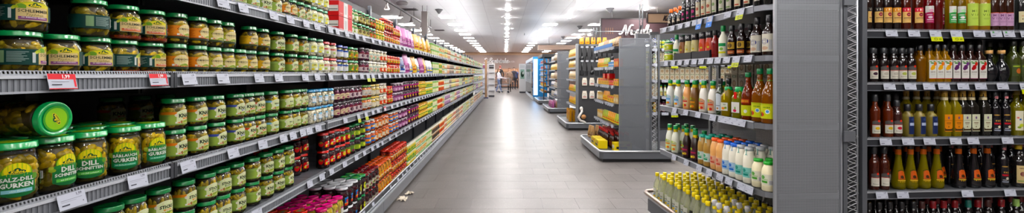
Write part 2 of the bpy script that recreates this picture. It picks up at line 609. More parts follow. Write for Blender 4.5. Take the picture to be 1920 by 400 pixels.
# track with five bell shaped spotlights
tr = tag(link('track_light', None), 'black ceiling track carrying five grey bell shaped spotlights', 'track light')
TRX, TRZ = -2.76, 3.0
mb = MB(); mb.box(-0.02, 10.1, -0.02, 0.02, 16.6, 0.02, '#3a3638')
part('track', mb, 'paint', tr, loc=(TRX, 0, TRZ))
for y in (10.4, 13.4, 16.4):
    mb = MB(); mb.tube([(0, 0, 0.02), (0, 0, CEIL - TRZ)], 0.008, 6, '#6b6668')
    part('hanger_rod', mb, 'metal', tr, loc=(TRX, y, TRZ))
bell = MB(); bell.lathe([(0.0, -0.02), (0.035, -0.03), (0.04, -0.12), (0.06, -0.18), (0.115, -0.27), (0.118, -0.285), (0.09, -0.27)], 14, '#9b9492')
stem_ = MB(); stem_.tube([(0, 0, 0), (0, 0, -0.06)], 0.012, 6, '#3a3638')
lens = MB(); lens.lathe([(0.0, -0.272), (0.09, -0.272), (0.09, -0.262), (0.0, -0.262)], 12, '#ffffff')
bm_, sm_, lm_ = bell.mesh('lamp_shade', 'metal'), stem_.mesh('stem', 'metal'), lens.mesh('bulb', 'track_bulb')
for y in (10.35, 11.75, 13.05, 14.6, 15.95):
    b = link('lamp_shade', bm_, tr, loc=(TRX, y, TRZ - 0.018))
    b.scale = (.66, .66, .66)
    link('stem', sm_, b); link('bulb', lm_, b)

# column behind the pickle shelf
mb = MB(); mb.prism([(-0.085, -0.07), (0.085, -0.07), (0.085, 0.07), (-0.085, 0.07)], 0, 3.12, '#8e8480')
o = tag(link('support_column', mb.mesh('support_column', 'paint'), loc=(-2.36, 13.0, 0)), 'slim grey brown square column rising behind the pickle shelf', 'column')
for s in (-1, 1):
    mb = MB(); mb.tube([(0.07 * s, 0, 3.12), (0.07 * s, 0, CEIL)], 0.008, 6, '#77706e')
    part('tie_rod', mb, 'metal', o)

# ---------------------------------------------------------------- hanging signs
def script_letters(name, strokes, parent, scale, width, depth, c, loc, rot=(PI / 2, 0, 0), slant=0.25):
    """brush lettering: every stroke a flat ribbon of varying width with thickness"""
    mb = MB()
    for st in strokes:
        pts = []
        n = len(st)
        for k in range(n - 1):          # Catmull-Rom
            p0, p1, p2, p3 = st[max(k - 1, 0)], st[k], st[k + 1], st[min(k + 2, n - 1)]
            for t in range(6):
                t /= 6
                pts.append(tuple(0.5 * (2 * p1[i] + (p2[i] - p0[i]) * t + (2 * p0[i] - 5 * p1[i] + 4 * p2[i] - p3[i]) * t * t + (3 * p1[i] - p0[i] - 3 * p2[i] + p3[i]) * t ** 3) for i in (0, 1)))
        pts.append(st[-1])
        pts = [Vector(((x + slant * y) * scale, y * scale)) for x, y in pts]
        L, R = [], []
        for k, p in enumerate(pts):
            d = (pts[min(k + 1, len(pts) - 1)] - pts[max(k - 1, 0)])
            d = d.normalized() if d.length > 1e-9 else Vector((1, 0))
            w_ = width * (0.55 + 0.65 * abs(d.y)) / 2
            nn = Vector((-d.y, d.x))
            L.append(p + nn * w_); R.append(p - nn * w_)
        b = len(mb.v); n = len(pts)
        for q in (L, R):
            mb.v += [(p.x, p.y, 0) for p in q]
        for q in (L, R):
            mb.v += [(p.x, p.y, depth) for p in q]
        for k in range(n - 1):
            mb.face([b + 2 * n + k, b + 3 * n + k, b + 3 * n + k + 1, b + 2 * n + k + 1], c)
            mb.face([b + k, b + 2 * n + k, b + 2 * n + k + 1, b + k + 1], c)
            mb.face([b + n + k, b + n + k + 1, b + 3 * n + k + 1, b + 3 * n + k], c)
    o = part(name, mb, 'paint', parent, loc=loc, rot=rot)
    return o

LET = {  # pen strokes, x-height 1, baseline 0
    'N': ([[(-0.55, 0.35), (-0.3, 0.05), (0.1, 0.5), (0.35, 1.75), (0.45, 1.9), (0.55, 1.6), (0.95, 0.1), (1.05, 0.0), (1.2, 0.6), (1.45, 1.7), (1.8, 2.0), (2.05, 1.8)]], 1.75),
    'u': ([[(0, 0.75), (0.15, 0.95), (0.12, 0.3), (0.35, 0.0), (0.65, 0.3), (0.75, 0.95)], [(0.75, 0.95), (0.72, 0.25), (0.9, 0.0), (1.1, 0.3)]], 1.05),
    'd': ([[(0.75, 0.85), (0.4, 1.0), (0.08, 0.45), (0.3, 0.0), (0.65, 0.35), (0.85, 1.9)], [(0.85, 1.9), (0.72, 0.3), (0.88, 0.0), (1.1, 0.3)]], 1.05),
    'e': ([[(0.05, 0.45), (0.5, 0.6), (0.55, 0.9), (0.3, 1.0), (0.08, 0.5), (0.25, 0.03), (0.6, 0.1), (0.85, 0.4)]], 0.8),
    'l': ([[(0.0, 0.4), (0.4, 1.2), (0.45, 1.9), (0.22, 1.8), (0.12, 0.5), (0.25, 0.0), (0.5, 0.3)]], 0.55),
    'n': ([[(0.0, 0.8), (0.15, 0.95), (0.1, 0.0)], [(0.1, 0.3), (0.45, 0.95), (0.65, 0.8), (0.6, 0.2), (0.8, 0.0), (1.0, 0.25)]], 1.0),
    'S': ([[(0.95, 1.6), (0.6, 1.9), (0.2, 1.5), (0.7, 0.9), (0.65, 0.1), (0.0, 0.2)]], 1.05),
    'B': ([[(0.1, 0.0), (0.2, 1.9)], [(0.0, 1.7), (0.6, 2.0), (0.85, 1.5), (0.35, 1.05), (0.95, 0.6), (0.6, 0.0), (0.1, 0.1)]], 1.05),
    'g': ([[(0.7, 0.85), (0.35, 1.0), (0.08, 0.5), (0.3, 0.05), (0.68, 0.5), (0.7, 0.95), (0.6, -0.6), (0.2, -0.7), (0.1, -0.4), (0.9, 0.3)]], 0.95),
    't': ([[(0.3, 1.6), (0.2, 0.3), (0.4, 0.0), (0.6, 0.25)], [(0.0, 1.1), (0.55, 1.15)]], 0.6),
    'r': ([[(0.0, 0.5), (0.2, 1.0), (0.15, 0.0)], [(0.17, 0.5), (0.45, 0.95), (0.65, 0.85)]], 0.7),
    'ä': ([[(0.7, 0.85), (0.35, 1.0), (0.06, 0.45), (0.28, 0.0), (0.65, 0.4), (0.72, 0.95), (0.7, 0.2), (0.85, 0.0), (1.0, 0.25)], [(0.2, 1.35), (0.25, 1.45)], [(0.55, 1.35), (0.6, 1.45)]], 1.0),
    'k': ([[(0.05, 0.0), (0.2, 1.9)], [(0.12, 0.4), (0.55, 0.95), (0.4, 0.55), (0.2, 0.5), (0.6, 0.0), (0.85, 0.25)]], 0.8),
    'K': ([[(0.1, 0.0), (0.25, 1.8)], [(0.95, 1.8), (0.2, 0.8), (0.5, 0.9), (0.9, 0.0), (1.15, 0.2)]], 1.2),
    'ü': ([[(0, 0.75), (0.15, 0.95), (0.12, 0.3), (0.35, 0.0), (0.65, 0.3), (0.75, 0.95)], [(0.75, 0.95), (0.72, 0.25), (0.9, 0.0), (1.1, 0.3)], [(0.2, 1.35), (0.25, 1.45)], [(0.6, 1.35), (0.65, 1.45)]], 1.05),
    'i': ([[(0.1, 0.95), (0.08, 0.2), (0.25, 0.0), (0.45, 0.3)], [(0.15, 1.4), (0.18, 1.5)]], 0.45),
}
def word(s):
    x, out = 0, []
    for ch in s:
        st, adv = LET[ch]
        out += [[(x + px, py) for px, py in q] for q in st]
        x += adv
    return out, x

def PXY(px, py, Y):
    return ((px - CX) * Y / F, Y, H + (CY - py) * Y / F)

SY = 14.0
s0, s1 = PXY(1128, 92, SY), PXY(1300, 36, SY)
sign = MB(); sign.box(s0[0], SY, s0[2], 8.2, SY + 0.08, s1[2], '#5a4347')
sg = tag(link('department_sign', sign.mesh('department_sign', 'paint')), 'wide brown hanging department sign with white brush lettering', 'sign')
mb = MB()
for q in ((s0[0] - 0.03, SY - 0.02, s1[2], 8.23, SY + 0.1, s1[2] + 0.03), (s0[0] - 0.03, SY - 0.02, s0[2], s0[0], SY + 0.1, s1[2])):
    mb.box(*q, '#2c2326')
part('edge_frame', mb, 'paint', sg)
wd, wl = word('Nudeln')
p = PXY(1165, 65, SY)
sc_ = (PXY(1222, 67, SY)[0] - p[0]) / wl
script_letters('brush_lettering', wd, sg, sc_, sc_ * 0.30, 0.03, '#f2eeee', (p[0], SY - 0.002, p[2]), slant=0.2)
lt = MB()
art(lt, lambda u, v, l: (u, -0.004 - 0.001 * l, v), [('T', 'SPÄTZLE', 0, 0, 0.155, '#b98d6a', 0.015, 0, 0, 1.15)])
p = PXY(1258, 67.5, SY)
part('small_lettering', lt, 'paint', sg, loc=(p[0], SY, p[2]))
ic = MB()
p = PXY(1142, 58, SY)
for k in range(4):
    ic.box(p[0] - 0.11 + 0.07 * k, SY - 0.01, p[2] - 0.1, p[0] - 0.085 + 0.07 * k, SY - 0.002, p[2] + 0.1, '#8d6a55')
part('fork_emblem', ic, 'paint', sg)
for x in (3.4, 5.6, 7.8):
    mb = MB(); mb.tube([(x, SY + 0.04, s1[2]), (x, SY + 0.04, CEIL)], 0.01, 6, '#9a9698')
    part('hanger_rod', mb, 'metal', sg)
a, b = PXY(1215, 42.5, 13.4), PXY(1300, 26, 13.4)
mb = MB(); mb.box(a[0], 13.4, a[2], b[0], 13.46, b[2], '#d9b697')
kb = tag(link('hanging_board', mb.mesh('hanging_board', 'paint')), 'small light wooden hanging board with dark edge and script initial', 'sign')
mb = MB()
for q in ((a[0] - 0.03, 13.38, a[2], a[0], 13.48, b[2] + 0.03), (a[0], 13.38, b[2], b[0], 13.48, b[2] + 0.03), (a[0], 13.38, a[2] - 0.02, b[0], 13.48, a[2])):
    mb.box(*q, '#3a2e30')
part('edge_frame', mb, 'paint', kb)
wd, wl = word('Küi')
p = PXY(1243, 39, 13.4)
script_letters('brush_lettering', wd, kb, 0.085, 0.03, 0.02, '#3c2c2c', (p[0], 13.398, p[2]))
for x in (a[0] + 0.3, b[0] - 0.3):
    mb = MB(); mb.tube([(x, 13.43, b[2] + 0.03), (x, 13.43, CEIL)], 0.01, 6, '#9a9698')
    part('hanger_rod', mb, 'metal', kb)
# sign on the far wall
fw = tag(link('wall_lettering', None, loc=(0, YF - 0.03, 0)), 'white brush lettering on the brown far wall', 'sign')
wd, wl = word('SüBgetränke')
p, q = PXY(907, 118, YF), PXY(953, 118, YF)
k_ = (q[0] - p[0]) / wl
script_letters('brush_lettering', wd, fw, k_, k_ * 0.32, 0.03, '#f4efef', (p[0], 0, p[2]), slant=0.2)
lt = MB()
art(lt, lambda u, v, l: (u, -0.02 - 0.001 * l, v), [('T', '& CO.', 0, 0, 0.22, '#efe9e7', 0.01)])
p = PXY(960, 116, YF)
part('small_lettering', lt, 'paint', fw, loc=(p[0], 0, p[2]))

# ---------------------------------------------------------------- price tags
def tag_map(u, v, l):
    return (0.002 - v / 100 * 0.22 + 0.0002 * l, u / 100, v / 100)
def tag_mesh(style, price='1,99', small=False):
    w_ = 3.6
    mb = MB()
    for (u0, v0, u1, v1) in ((-w_, -3.75, w_, 0.05),):
        a = [tag_map(u0, v0, -4), tag_map(u1, v0, -4), tag_map(u1, v1, -4), tag_map(u0, v1, -4)]
        b = [tag_map(u0, v0, 0), tag_map(u1, v0, 0), tag_map(u1, v1, 0), tag_map(u0, v1, 0)]
        mb.poly(list(reversed(a)), '#b9bcc6')
        for i in range(4):
            j = (i + 1) % 4
            mb.poly([a[i], a[j], b[j], b[i]], '#bfc2cc')
    W = '#c6c9d4'
    it = [('R', -w_, -3.7, w_, 0, W)]
    ink = '#3c3c46'
    if style == 'red':
        it += [('R', -w_ + .1, -1.35, w_, 0, '#d8343f'), ('R', w_ - .75, -3.2, w_ - .2, -1.35, '#d8343f'), ('R', -w_, -3.7, w_, -3.5, '#d8343f'), ('T', price, .9, -.68, 1.25, '#ffffff', .03),
               ('R', -2.9, -1.95, 1.6, -1.85, '#8a8a94'), ('R', -2.9, -2.75, -.4, -2.5, ink)]
    else:
        it += [('T', price, 1.9, -.6, .95, ink, .02), ('R', -2.9, -1.55, 2.6, -1.45, '#8a8a94'), ('R', -2.9, -1.95, 1.0, -1.87, '#a0a0aa'), ('R', -2.9, -2.85, -.9, -2.55, ink), ('R', 2.5, -2.75, 2.75, -2.5, ink)]
        if style == 'green':
            it += [('R', -2.4, -1.3, -1.2, -.4, '#4c9a4a')]
    if style == 'yellow':
        it += [('R', -w_, -6.4, w_, -3.8, '#c6cf1e'), ('E', -.6, -5.1, 1.1, .75, '#5d6420'), ('E', -.6, -5.1, .75, .45, '#c6cf1e'), ('R', 1.2, -5.5, 2.8, -4.8, '#7d8430')]
    if style == 'blue':
        it += [('R', -w_, -7.2, w_, -3.8, '#1d7fd8'), ('R', -w_, -3.9, -w_ + .5, 0, '#1d7fd8'), ('R', w_ - .5, -3.9, w_, 0, '#1d7fd8'), ('T', '1,49', 0, -5.6, 1.3, '#eaf2fb', .02)]
    art(mb, tag_map, it, 8)
    return mb
TAG_MB = {}
def tag_me(style, price):
    k = (style, price)
    if k not in TAG_MB:
        TAG_MB[k] = tag_mesh(style, price).mesh('price_tag', 'print')
    return TAG_MB[k]
PRICES = ('1,99', '2,49', '1,59', '3,29', '0,99', '4,19', '2,79')

# ---------------------------------------------------------------- long pickle shelf on the left, bay by bay
LZ = {'S3': 1.593, 'S2': 1.301, 'S1': 1.003, 'S0': 0.706}
LBASE = 0.175
XF = -1.1
BL, BY0, NB = 1.25, 0.21, 18
def left_bay_meshes():
    L = BL
    d = {}
    mb = MB(); mb.box(-1.58, 0.001, 0, -1.145, L - .001, 0.06, '#1d1d1f'); mb.box(-1.58, 0.001, 0.06, -1.12, L - .001, LBASE, '#77797e')
    d['base'] = mb.mesh('base', 'paint')
    mb = MB(); mb.box(-1.11, 0.003, 0.055, -1.085, L - 0.003, 0.185, '#8b8e94'); mb.box(-1.084, 0.003, 0.165, -1.074, L - 0.003, 0.18, '#c9ccd2')
    d['bumper'] = mb.mesh('bumper', 'metal')
    mb = MB(); mb.box(-1.112, 0.002, 0.19, -1.1, L - 0.002, 0.236, '#2c2d31'); mb.tube([(-1.102, 0.002, 0.243), (-1.102, L - 0.002, 0.243)], 0.006, 8, '#dadce2'); mb.tube([(-1.094, 0.002, 0.192), (-1.094, L - 0.002, 0.192)], 0.006, 8, '#c0c3ca')
    d['tray_rail'] = mb.mesh('tray_rail', 'metal')
    mb = MB(); mb.box(-1.645, 0.001, 0.1, -1.62, L - .001, 2.05, '#303135')
    d['back_panel'] = mb.mesh('back_panel', 'paint')
    mb = MB(); mb.box(-1.618, 0.003, 0, -1.585, 0.043, 2.1, '#55575c')
    d['upright'] = mb.mesh('upright', 'metal')
    # a shelf, its surface at z = 0
    mb = MB(); mb.box(-1.615, 0.002, -0.03, -1.106, L - 0.002, 0, '#7f8187')
    for y in (0.004, L - 0.012):
        mb.prism([(-1.61, y), (-1.2, y), (-1.2, y + 0.008), (-1.61, y + 0.008)], -0.06, -0.03, '#2a2b2e')
    for k in range(1, 8):
        mb.box(-1.6, L * k / 8 - 0.004, 0.0, -1.115, L * k / 8 + 0.004, 0.0006, '#6b6d72')
    d['shelf'] = mb.mesh('shelf', 'metal')
    mb = MB(); mb.box(XF - 0.006, 0.002, -0.044, XF + 0.002, L - 0.002, -0.003, '#6b6e74')
    n = int(L / 0.0125)
    for k in range(n):
        y = 0.004 + k * 0.0125
        mb.box(XF + 0.002, y, -0.04, XF + 0.0035, y + 0.006, -0.012, '#7d8086')
    mb.box(XF + 0.002, 0.002, -0.045, XF + 0.007, L - 0.002, -0.040, '#a5a8ae')
    mb.box(XF + 0.002, 0.002, -0.011, XF + 0.0075, L - 0.002, -0.004, '#c4c7cd')
    # end caps, curved hooks at both ends of the rail
    for y in (0.002, L - 0.014):
        mb.box(XF - 0.004, y, -0.046, XF + 0.009, y + 0.012, 0.004, '#3b3d42')
    d['front_rail'] = mb.mesh('front_rail', 'rail')
    mb = MB(); mb.poly([(XF + 0.004, 0.002, -0.004), (XF + 0.004, L - 0.002, -0.004), (XF + 0.001, L - 0.002, 0.008), (XF + 0.001, 0.002, 0.008)], '#85888e')
    d['punched_lip'] = mb.mesh('punched_lip', 'punched_lip')
    return d
LB = left_bay_meshes()
L_TAGS = {
    'S3': [414, 452, 510, 541, 571, 592, 617, 630, 648, 667, 680, 697, 710, 722, 731],
    'S2': [110, 292, 350, 414, 482, 519, 569, 592, 617, 645, 661, 676, 688, 697, 709, 719, 729],
    'S1': [128, 253, 348, 433, 489, 528, 546, 565, 577, 594, 645, 670, 684, 697, 707, 720, 733],
    'S0': [478, 578, 601, 619, 644, 666, 681, 696, 706, 717, 729, 741],
    'B': [680, 698, 731, 745],
}
SHELF_OBJ = {}
bays = []
for b in range(NB):
    y0 = BY0 + b * BL
    root = tag(link('shelf_bay', None, loc=(0, y0, 0)), f'dark grey metal shelf bay along the left aisle, {ordw(b + 1)} from the camera', 'shelf', 'shelf bays of the pickle aisle')
    bays.append(root)
    for nm in ('base', 'bumper', 'tray_rail', 'back_panel', 'upright'):
        link(nm, LB[nm], root)
    for lv, z in LZ.items():
        s = link('shelf', LB['shelf'], root, loc=(0, 0, z - 0.006))
        link('front_rail', LB['front_rail'], s, loc=(0, 0, 0.004))
        if b < 5: link('punched_lip', LB['punched_lip'], s, loc=(0, 0, 0.004))
        SHELF_OBJ[lv, b] = s
    SHELF_OBJ['B', b] = [c for c in root.children if c.name.startswith('tray_rail')][0]
far_tags = MB()
tm = tag_mesh('white')
small_tag = MB(); small_tag.poly([tag_map(-3.6, -3.7, 0), tag_map(3.6, -3.7, 0), tag_map(3.6, 0, 0), tag_map(-3.6, 0, 0)], '#c6c9d4')
for lv in ('S3', 'S2', 'S1', 'S0', 'B'):
    ys = [px_left(p, 1.095) for p in L_TAGS[lv]]
    y = ys[-1]
    near = list(ys)
    while y < 22.4:
        y += 0.17 + 0.05 * random.random()
        ys.append(y)
    for k, y in enumerate(ys):
        b = int((y - BY0) / BL)
        if b < 0 or b >= NB: continue
        z = (LZ[lv] - 0.004 if lv != 'B' else 0.235)
        st = 'white'
        if lv == 'S2' and k in (0, 1): st = 'red'
        if (lv, k) in (('S2', 12), ('S2', 13), ('S1', 11), ('S1', 12)): st = 'yellow'
        if (lv, k) == ('S1', 15): st = 'red'
        if y > 8 and k % 9 == 0: st = 'yellow'
        if y < 9.0:
            so = SHELF_OBJ[lv, b]
            zz = 0.004 if lv != 'B' else 0.235
            o = link('price_tag', tag_me(st, PRICES[0] if st == 'red' or y < 1.6 else PRICES[k % 7]), so, loc=(XF + 0.009, min(max(y - (BY0 + b * BL), .042), BL - .042), zz))
            o.rotation_euler = (random.uniform(-.04, .04), 0, random.uniform(-.05, .05))
            if lv == 'B': o.scale = (0.8, 0.8, 0.8)
            if st in ('red', 'yellow'): o['label'] = {'red': 'white price tag with red offer band', 'yellow': 'white price tag with yellow flap'}[st]
        else:
            far_tags.join(small_tag, M=Matrix.Translation((XF + 0.013, y, z)))
            if st == 'yellow':
                far_tags.poly([(XF + 0.024, y - .036, z - .06), (XF + 0.024, y + .036, z - .06), (XF + 0.022, y + .036, z - .037), (XF + 0.022, y - .036, z - .037)], '#c6cf1e')
tag(link('distant_price_tags', far_tags.mesh('distant_price_tags', 'print')), 'white price tags on the far part of the left shelf rails', 'price tags', kind='stuff')

# ================================================================ gondolas on the right
def truss(root, x0, x1, y, z0, z1, pitch, wire=0.0035, plates=()):
    """lattice post: flat channel, round tube, flat channel and zigzag wires between them"""
    wd = x1 - x0
    for a, b in ((x0, x0 + wd * .16), (x1 - wd * .2, x1)):
        mb = MB(); mb.box(a, y, z0, b, y + 0.03, z1, '#76797e')
        part('channel', mb, 'metal', root)
    xc = x0 + wd * .60
    mb = MB(); mb.tube([(xc, y + 0.004, z0), (xc, y + 0.004, z1)], wd * .035, 8, '#a4a7ac')
    part('tube', mb, 'metal', root)
    mb = MB()
    for (a, b, yy, ph) in ((x0 + wd * .17, xc + wd * .04, y + 0.004, 0), (x0 + wd * .34, x1 - wd * .21, y + 0.032, .5)):
        n = int((z1 - z0) / pitch)
        pts = []
        for k in range(2 * n + 1):
            pts.append((a if (k % 2 == 0) else b, yy, z0 + (k + ph) * pitch / 2))
        mb.tube(pts, wire, 5, '#d6d8dc')
    part('lattice_wire', mb, 'rail', root)
    for z in plates:
        mb = MB(); mb.box(x0 - 0.006, y - 0.012, z, x0 + wd * .42, y - 0.004, z + 0.055, '#85888d'); 
        part('bracket_plate', mb, 'metal', root)

PHI = math.radians(3.0)
G1O = Vector((1.359, 2.41, 0))
gc, gs_ = math.cos(PHI), math.sin(PHI)
def g1_world(lx, ly, z=0):
    return Vector((G1O.x + lx * gc - ly * gs_, G1O.y + lx * gs_ + ly * gc, z))
def g1_t(px, off):
    """local y on near gondola of something off metres behind the rail, seen at column px"""
    k = (px - CX) / F
    p = g1_world(off, 0)
    return (p.x - k * p.y) / (gs_ + k * gc)
RZ = {'T3': 1.666, 'T2': 1.396, 'T1': 1.033, 'T0': 0.673}
RBASE = 0.205
g1 = tag(link('gondola', None, loc=G1O, rotz=PHI), 'near grey gondola with perforated end panel holding dressings and vinegar', 'shelf')
GL = 1.30
# tray
mb = MB(); mb.prism([(0.02, -0.1), (0.62, -0.1), (0.62, .6), (0.86, .6), (0.86, 1.48), (0.02, 1.48)], 0.0, 0.1, '#222326')
part('toe_kick', mb, 'paint', g1)
mb = MB(); mb.prism([(-0.032, -0.14), (0.64, -0.14), (0.64, .58), (0.9, .58), (0.9, 1.53), (0.02, 1.53), (-0.032, 1.47)], 0.1, RBASE, '#6d7075')
part('base_tray', mb, 'metal', g1)
mb = MB(); mb.tube([(-0.045, -0.14, 0.25), (-0.045, 1.44, 0.25), (-0.04, 1.50, 0.25), (-0.01, 1.54, 0.25), (0.04, 1.555, 0.25), (0.9, 1.555, 0.25)], 0.017, 8, '#b9a99f')
part('bumper_tube', mb, 'steel', g1)
mb = MB(); mb.box(-0.030, -0.14, RBASE, -0.024, 1.46, 0.245, '#c9ccd2')
part('tray_guard', mb, 'metal', g1)
# shelves
def shelf_g1(z):
    mb = MB()
    mb.prism([(0, 0.0), (0.02, -0.06), (0.07, -0.095), (0.43, -0.095), (0.43, GL - .03), (0, GL - .03)], -0.032, 0, '#55575c')
    s = part('shelf', mb, 'metal', g1, loc=(0, 0, z))
    mb = MB(); mb.box(-0.008, 0.0, -0.036, -0.001, GL - 0.04, 0.006, '#7b7e84'); mb.box(-0.011, 0.0, 0.0, -0.008, GL - 0.04, 0.006, '#d5d8dd')
    part('front_rail', mb, 'rail', s)
    mb = MB(); mb.prism([(-0.006, -0.002), (0.014, -0.066), (0.066, -0.104), (0.4, -0.104), (0.4, -0.097), (0.07, -0.097), (0.021, -0.061), (0.002, -0.002)], -0.03, 0.0, '#8f9297')
    part('corner_bracket', mb, 'metal', s)
    return s
G1S = {k: shelf_g1(z) for k, z in RZ.items()}
G1TAGS = {'T3': [(1247, 'w'), (1262, 'w'), (1277, 'w'), (1291, 'w'), (1304, 'w'), (1313, 'blue'), (1333, 'blue'), (1366, 'w'), (1390, 'yellow')],
          'T2': [(1250, 'w'), (1263, 'w'), (1276, 'w'), (1289, 'w'), (1303, 'w'), (1316, 'w'), (1333, 'w'), (1347, 'w'), (1364, 'w'), (1382, 'yellow'), (1404, 'w')],
          'T1': [(1266, 'w'), (1287, 'w'), (1310, 'w'), (1338, 'w'), (1354, 'w'), (1366, 'w'), (1379, 'w'), (1392, 'w')],
          'T0': [(1265, 'w'), (1288, 'w'), (1312, 'w'), (1331, 'w'), (1351, 'w'), (1368, 'w'), (1391, 'w'), (1406, 'w')]}
for lv, ts in G1TAGS.items():
    for k, (px, st) in enumerate(ts):
        o = link('price_tag', tag_me({'w': 'white'}.get(st, st), PRICES[(k * 3) % 7]), G1S[lv], loc=(-0.013, g1_t(px, -0.013), 0.004))
        o.rotation_euler = (0, 0, PI)
        if st != 'w': o['label'] = {'blue': 'price tag in a blue offer holder', 'yellow': 'white price tag with yellow flap'}[st]
for k, px in enumerate((1236, 1247, 1258)):
    o = link('price_tag', tag_me('white', '1,99'), g1, loc=(-0.034, g1_t(px, -0.034) , 0.24))
    o.rotation_euler = (0, 0.5, PI); o.scale = (.8, .8, .8)
# end panel
mb = MB()
mb.poly([(0, 0, 0.21), (0.355, 0, 0.21), (0.355, 0, 2.0), (0, 0, 2.0)], '#a2a5aa')
part('perforated_panel', mb, 'perforated', g1, loc=(0.04, -0.112, 0))
mb = MB()
for q in ((0.032, -0.118, 0.21, 0.043, -0.104, 2.0), (0.389, -0.118, 0.21, 0.399, -0.104, 2.0), (0.043, -0.118, 1.99, 0.389, -0.104, 2.0)):
    mb.box(*q, '#b4b7bb')
part('panel_frame', mb, 'metal', g1)
mb = MB(); mb.box(0.045, -0.104, 0.22, 0.385, -0.100, 1.98, '#3c3d41')  # dark sheet added behind the holes, standing in for the dim interior
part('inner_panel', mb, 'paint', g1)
truss(g1, 0.402, 0.53, -0.122, 0.11, 2.2, 0.049, wire=0.0036, plates=(0.945, 1.655))
# back wall of the gondola: solid near half, perforated low sheet on the far half
mb = MB(); mb.box(0.44, -0.08, 0.2, 0.45, 0.47, 1.95, '#3b3c40')
part('back_panel', mb, 'paint', g1)
mb = MB(); mb.poly([(0, 0, 0), (0.80, 0, 0), (0.80, 0, 0.62), (0, 0, 0.62)], '#8a8d92')
part('back_panel', mb, 'perforated', g1, loc=(0.445, 0.47, 0.42), rotz=PI / 2)
mb = MB(); mb.box(0.44, 0.2, 1.45, 0.452, 0.62, 1.95, '#2b2b2e')
part('back_panel', mb, 'paint', g1)
truss(g1, 0.44, 0.53, 1.3, 0.11, 2.0, 0.05)
# shelves on the far side of the spine
for z in (1.62, 1.18, 0.55):
    mb = MB(); mb.box(0.46, 0.60, z - 0.03, 0.86, GL - .005, z, '#55575c')
    part('rear_shelf', mb, 'metal', g1)

# ---------------------------------------------------------------- vinegar shelf facing the camera
VPH = math.radians(4.0)
VO = Vector((2.08, 2.55, 0))
vc, vs_ = math.cos(VPH), math.sin(VPH)
def v_s(px, off):
    k = (px - CX) / F
    ox, oy = VO.x - off * vs_, VO.y + off * vc
    return (k * oy - ox) / (vc - k * vs_)
def v_world(s, off, z):
    return Vector((VO.x + s * vc - off * vs_, VO.y + s * vs_ + off * vc, z))
VZ = {'A': 1.555, 'B': 1.249, 'C': 0.931, 'D': 0.624}
VBASE = 0.275
vin = tag(link('end_shelf', None, loc=VO, rotz=VPH), 'dark shelf unit facing the camera, filled with vinegar and oil bottles', 'shelf')
VL, VD = 1.17, 0.36
mb = MB(); mb.box(-0.035, 0.0, 0, -0.012, VD, 2.1, '#8b8d92')
part('side_panel', mb, 'metal', vin)
mb = MB(); mb.box(VL + .005, 0.0, 0, VL + .03, VD, 2.1, '#8b8d92')
part('side_panel', mb, 'metal', vin)
mb = MB(); mb.box(-0.01, VD, 0.05, VL, VD + 0.02, 2.1, '#1f1f21')
part('back_panel', mb, 'paint', vin)
mb = MB(); mb.box(-0.01, 0.0, 0.0, VL, VD, VBASE, '#3a3b3f')
part('base_tray', mb, 'metal', vin)
VTAGS = {'A': [(1670, 'w'), (1712, 'w'), (1752, 'yellow'), (1791, 'yellow'), (1834, 'w'), (1866, 'green'), (1890, 'green'), (1922, 'w')],
         'B': [(1666, 'w'), (1705, 'w'), (1740, 'w'), (1768, 'w'), (1804, 'w'), (1837, 'w'), (1878, 'w'), (1921, 'yellow')],
         'C': [(1659, 'w'), (1701, 'w'), (1741, 'w'), (1790, 'w'), (1823, 'w'), (1887, 'w')],
         'D': [(1652, 'w'), (1691, 'w'), (1812, 'w'), (1892, 'w')]}
for lv, z in VZ.items():
    mb = MB(); mb.box(-0.008, 0.004, -0.026, VL, VD - 0.002, 0, '#6f7277')
    s = part('shelf', mb, 'metal', vin, loc=(0, 0, z - 0.005))
    mb = MB(); mb.box(-0.008, -0.006, -0.042, VL, 0.003, -0.004, '#4c4e53'); mb.box(-0.008, -0.010, -0.008, VL, -0.004, 0.0, '#c9ccd1'); mb.box(-0.008, -0.009, -0.045, VL, -0.006, -0.040, '#8d9096')
    part('front_rail', mb, 'metal', s)
    mb = MB(); mb.poly([(0, 0.002, 0), (0, VL, 0), (0, VL, 0.007), (0, 0.002, 0.007)], '#9a9da3')
    part('punched_lip', mb, 'punched_lip', s, loc=(0, -0.006, 0), rotz=-PI / 2)
    for k, (px, st) in enumerate(VTAGS[lv]):
        o = link('price_tag', tag_me({'w': 'white'}.get(st, st), PRICES[(k * 2 + 1) % 7]), s, loc=(v_s(px, -0.012), -0.012, 0.0))
        o.rotation_euler = (0, 0, -PI / 2)
        if st != 'w': o['label'] = {'yellow': 'white price tag with yellow flap', 'green': 'price tag with green organic mark'}[st]

